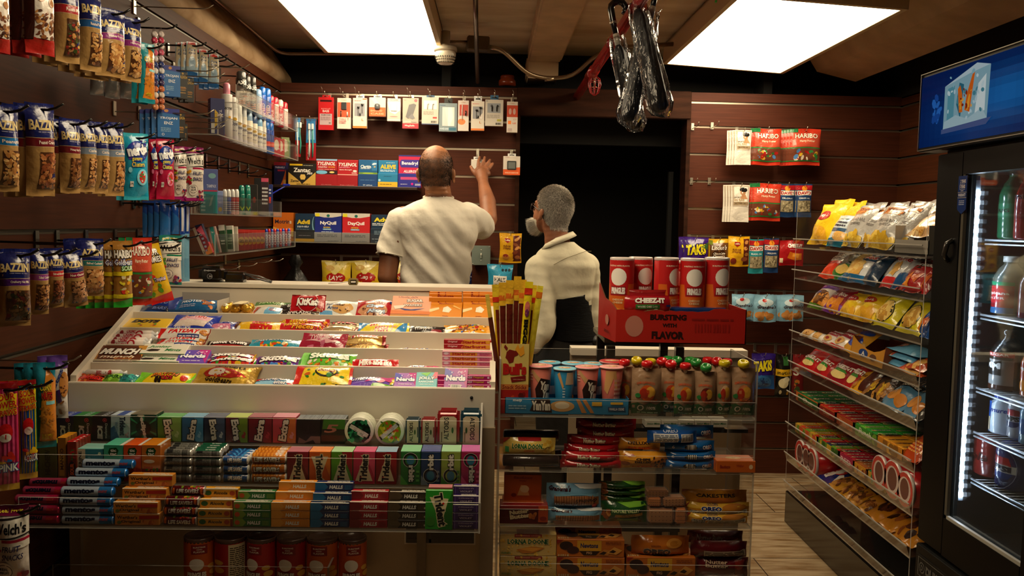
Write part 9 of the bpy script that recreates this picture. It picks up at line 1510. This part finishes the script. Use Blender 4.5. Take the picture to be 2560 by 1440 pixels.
for s in (-1,1):
    gl.tube([T2(s*.012,.102,.008),T2(s*.052,.092,.008),T2(s*.054,.09,-.022),T2(s*.016,.102,-.026),T2(s*.012,.102,.008)],.0018,'1c1512',6); gl.tube([T2(s*.054,.09,.006),T2(s*.08,.04,.004),T2(s*.088,-.02,-.006),T2(s*.086,-.04,-.035)],.0018,'241a14',6)
gl.tube([T2(-.012,.102,.0),T2(.012,.102,.0)],.0018,'1c1512',6)
g=link('spectacles',gl.mesh('gl','gloss'),parent=man2)
M['lens']=clear('dark_lens',(.35,.3,.26),.05,.0)
ln=MB()
for s in (-1,1): ln.add([T2(s*.012,.102,.008),T2(s*.052,.092,.008),T2(s*.054,.09,-.022),T2(s*.016,.102,-.026)],[(0,1,2,3)],'222')
link('lenses',ln.mesh('ln','lens'),parent=g)
def fold2(v,n):
    u=v.x*.9+(v.z-1.2)*.3; return math.sin(u*46+3*noise.noise(v*3.5))*.005+noise.noise((v.x*10,v.y*6,v.z*5))*.013+noise.noise((v.x*5,v.y*4,v.z*26))*.006+.002
sh=[('r',[ring2(800,1374,1476,.105),ring2(765,1370,1474,.11),ring2(735,1358,1478,.115),ring2(700,1342,1484,.118),ring2(665,1336,1488,.115),ring2(642,1342,1478,.105),ring2(626,1352,1462,.09),ring2(612,1364,1444,.078),ring2(600,1370,1430,.07)]),
 ('c',[Q2(1354,678,3.97),Q2(1352,730,3.92),Q2(1358,795,3.89)],[.072,.066,.062]),('c',[Q2(1358,795,3.89),Q2(1346,835,3.86),Q2(1330,862,3.84)],[.062,.052,.036]),
 ('c',[Q2(1462,668),Q2(1470,715,4.02),Q2(1476,768,4.02)],[.062,.055,.046]),('c',[Q2(1476,768,4.02),Q2(1482,826,4.0)],[.044,.034])]
V2,F2,N2=blob(sh,.006,7,fold2)
def keep2(c):
    if c.z>Q2(1400,604).z: return False
    return True
link('shirt',person_mesh('shirt',V2,F2,lambda c:C('cdc6ae'),'cloth',keep2),parent=man2)
# yoke seam and collar
def surf_pt(px,py,V,off=.002):
    best=None; o=Vector((0,0,CH)); d=ray(px,py).normalized()
    for v in V:
        t=(v-o).dot(d); e_=((v-o)-d*t).length
        if e_<.009 and (best is None or t<best[0]): best=(t,v)
    return (o+d*(best[0]-off)) if best else P(px,py,y=3.9)
pts=[surf_pt(x,y,V2,.0012) for x,y in ((1384,662),(1402,652),(1418,644),(1436,638),(1452,632),(1466,628),(1478,628))]
link('yoke_seam',MB().tube(pts,.0011,'8a8268',5).mesh('seam','cloth'),parent=man2)
cb=Q2(1400,594,4.0); V=[];Fc=[]; n=26
for i in range(n+1):
    a=R(-205+ (410)*i/n*.78)+R(35); dx,dy=math.cos(a),math.sin(a); 
    fr=abs(i/n-.5)*2; tz=.020*dx-.004*fr; V+=[cb+Vector((dx*.054,dy*.056,.006+tz)),cb+Vector((dx*.058,dy*.06,.010+tz)),cb+Vector((dx*(.076+.012*fr),dy*(.078+.012*fr),-.014+tz*1.3-.012*fr**2)),cb+Vector((dx*(.073+.012*fr),dy*(.074+.012*fr),-.015+tz*1.3-.012*fr**2))]
for i in range(n):
    for k in range(3): Fc.append((i*4+k,(i+1)*4+k,(i+1)*4+k+1,i*4+k+1))
mb=MB().add(V,Fc,'d2cbb4',0,True)
cl=Q2(1352,627,3.93); 
link('collar',mb.mesh('collar','cloth'),parent=man2)
# pants and back belt
pants=[('r',[ring2(1160,1345,1490,.11),ring2(1000,1338,1492,.13),ring2(900,1335,1494,.14),ring2(860,1352,1492,.135),ring2(835,1368,1486,.12),ring2(815,1374,1480,.11)])]
V3,F3,N3=blob(pants,.008,6,lambda v,n:noise.noise((v.x*9,v.y*9,v.z*5))*.006)
M['denim']=pmat('charcoal_trousers',rough=.9,bump=.3,bscale=90,var=.3,vscale=30,spec=.1)
link('trousers',person_mesh('trousers',V3,F3,lambda c:C('2e2c2b'),'denim'),parent=man2)
def tilted(py,xl,xr,dep,sl):
    c,rx,ry=ring2(py,xl,xr,dep); n=44; return [c+Vector((rx*math.cos(2*PI*k/n),ry*math.sin(2*PI*k/n),sl*math.cos(2*PI*k/n)+noise.noise((k*.4,py,0))*.004)) for k in range(n)]
M['belt']=pmat('black_elastic',rough=.85,bump=.5,bscale=30,stretch=(1,1,6),spec=.1)
rs=[tilted(739,1362,1476,.124,.018),tilted(752,1364,1476,.125,.014),tilted(775,1368,1478,.124,.006),tilted(800,1372,1482,.126,0),tilted(822,1372,1487,.135,-.002),tilted(843,1364,1492,.145,-.002)]
mb=MB(); n=44; mb.add([v for r_ in rs for v in r_],[(i*n+k,i*n+(k+1)%n,(i+1)*n+(k+1)%n,(i+1)*n+k) for i in range(len(rs)-1) for k in range(n)],'0d0d0e',0,True)
bl=link('back_belt',mb.mesh('belt','belt'),parent=man2)
a=Q2(1439,744,Y2-.127); mb=MB(); face_art(mb,'o .1 .5 .1 .02 8a8a8a;t MUELLER .58 .5 .72 .5 9a9a9a s=.2',.04,.007,a,Vector((.98,.12,.12)).normalized(),Vector((-.12,0,.99)).normalized()); link('belt_mark',mb.mesh('mark','gloss'),parent=bl)
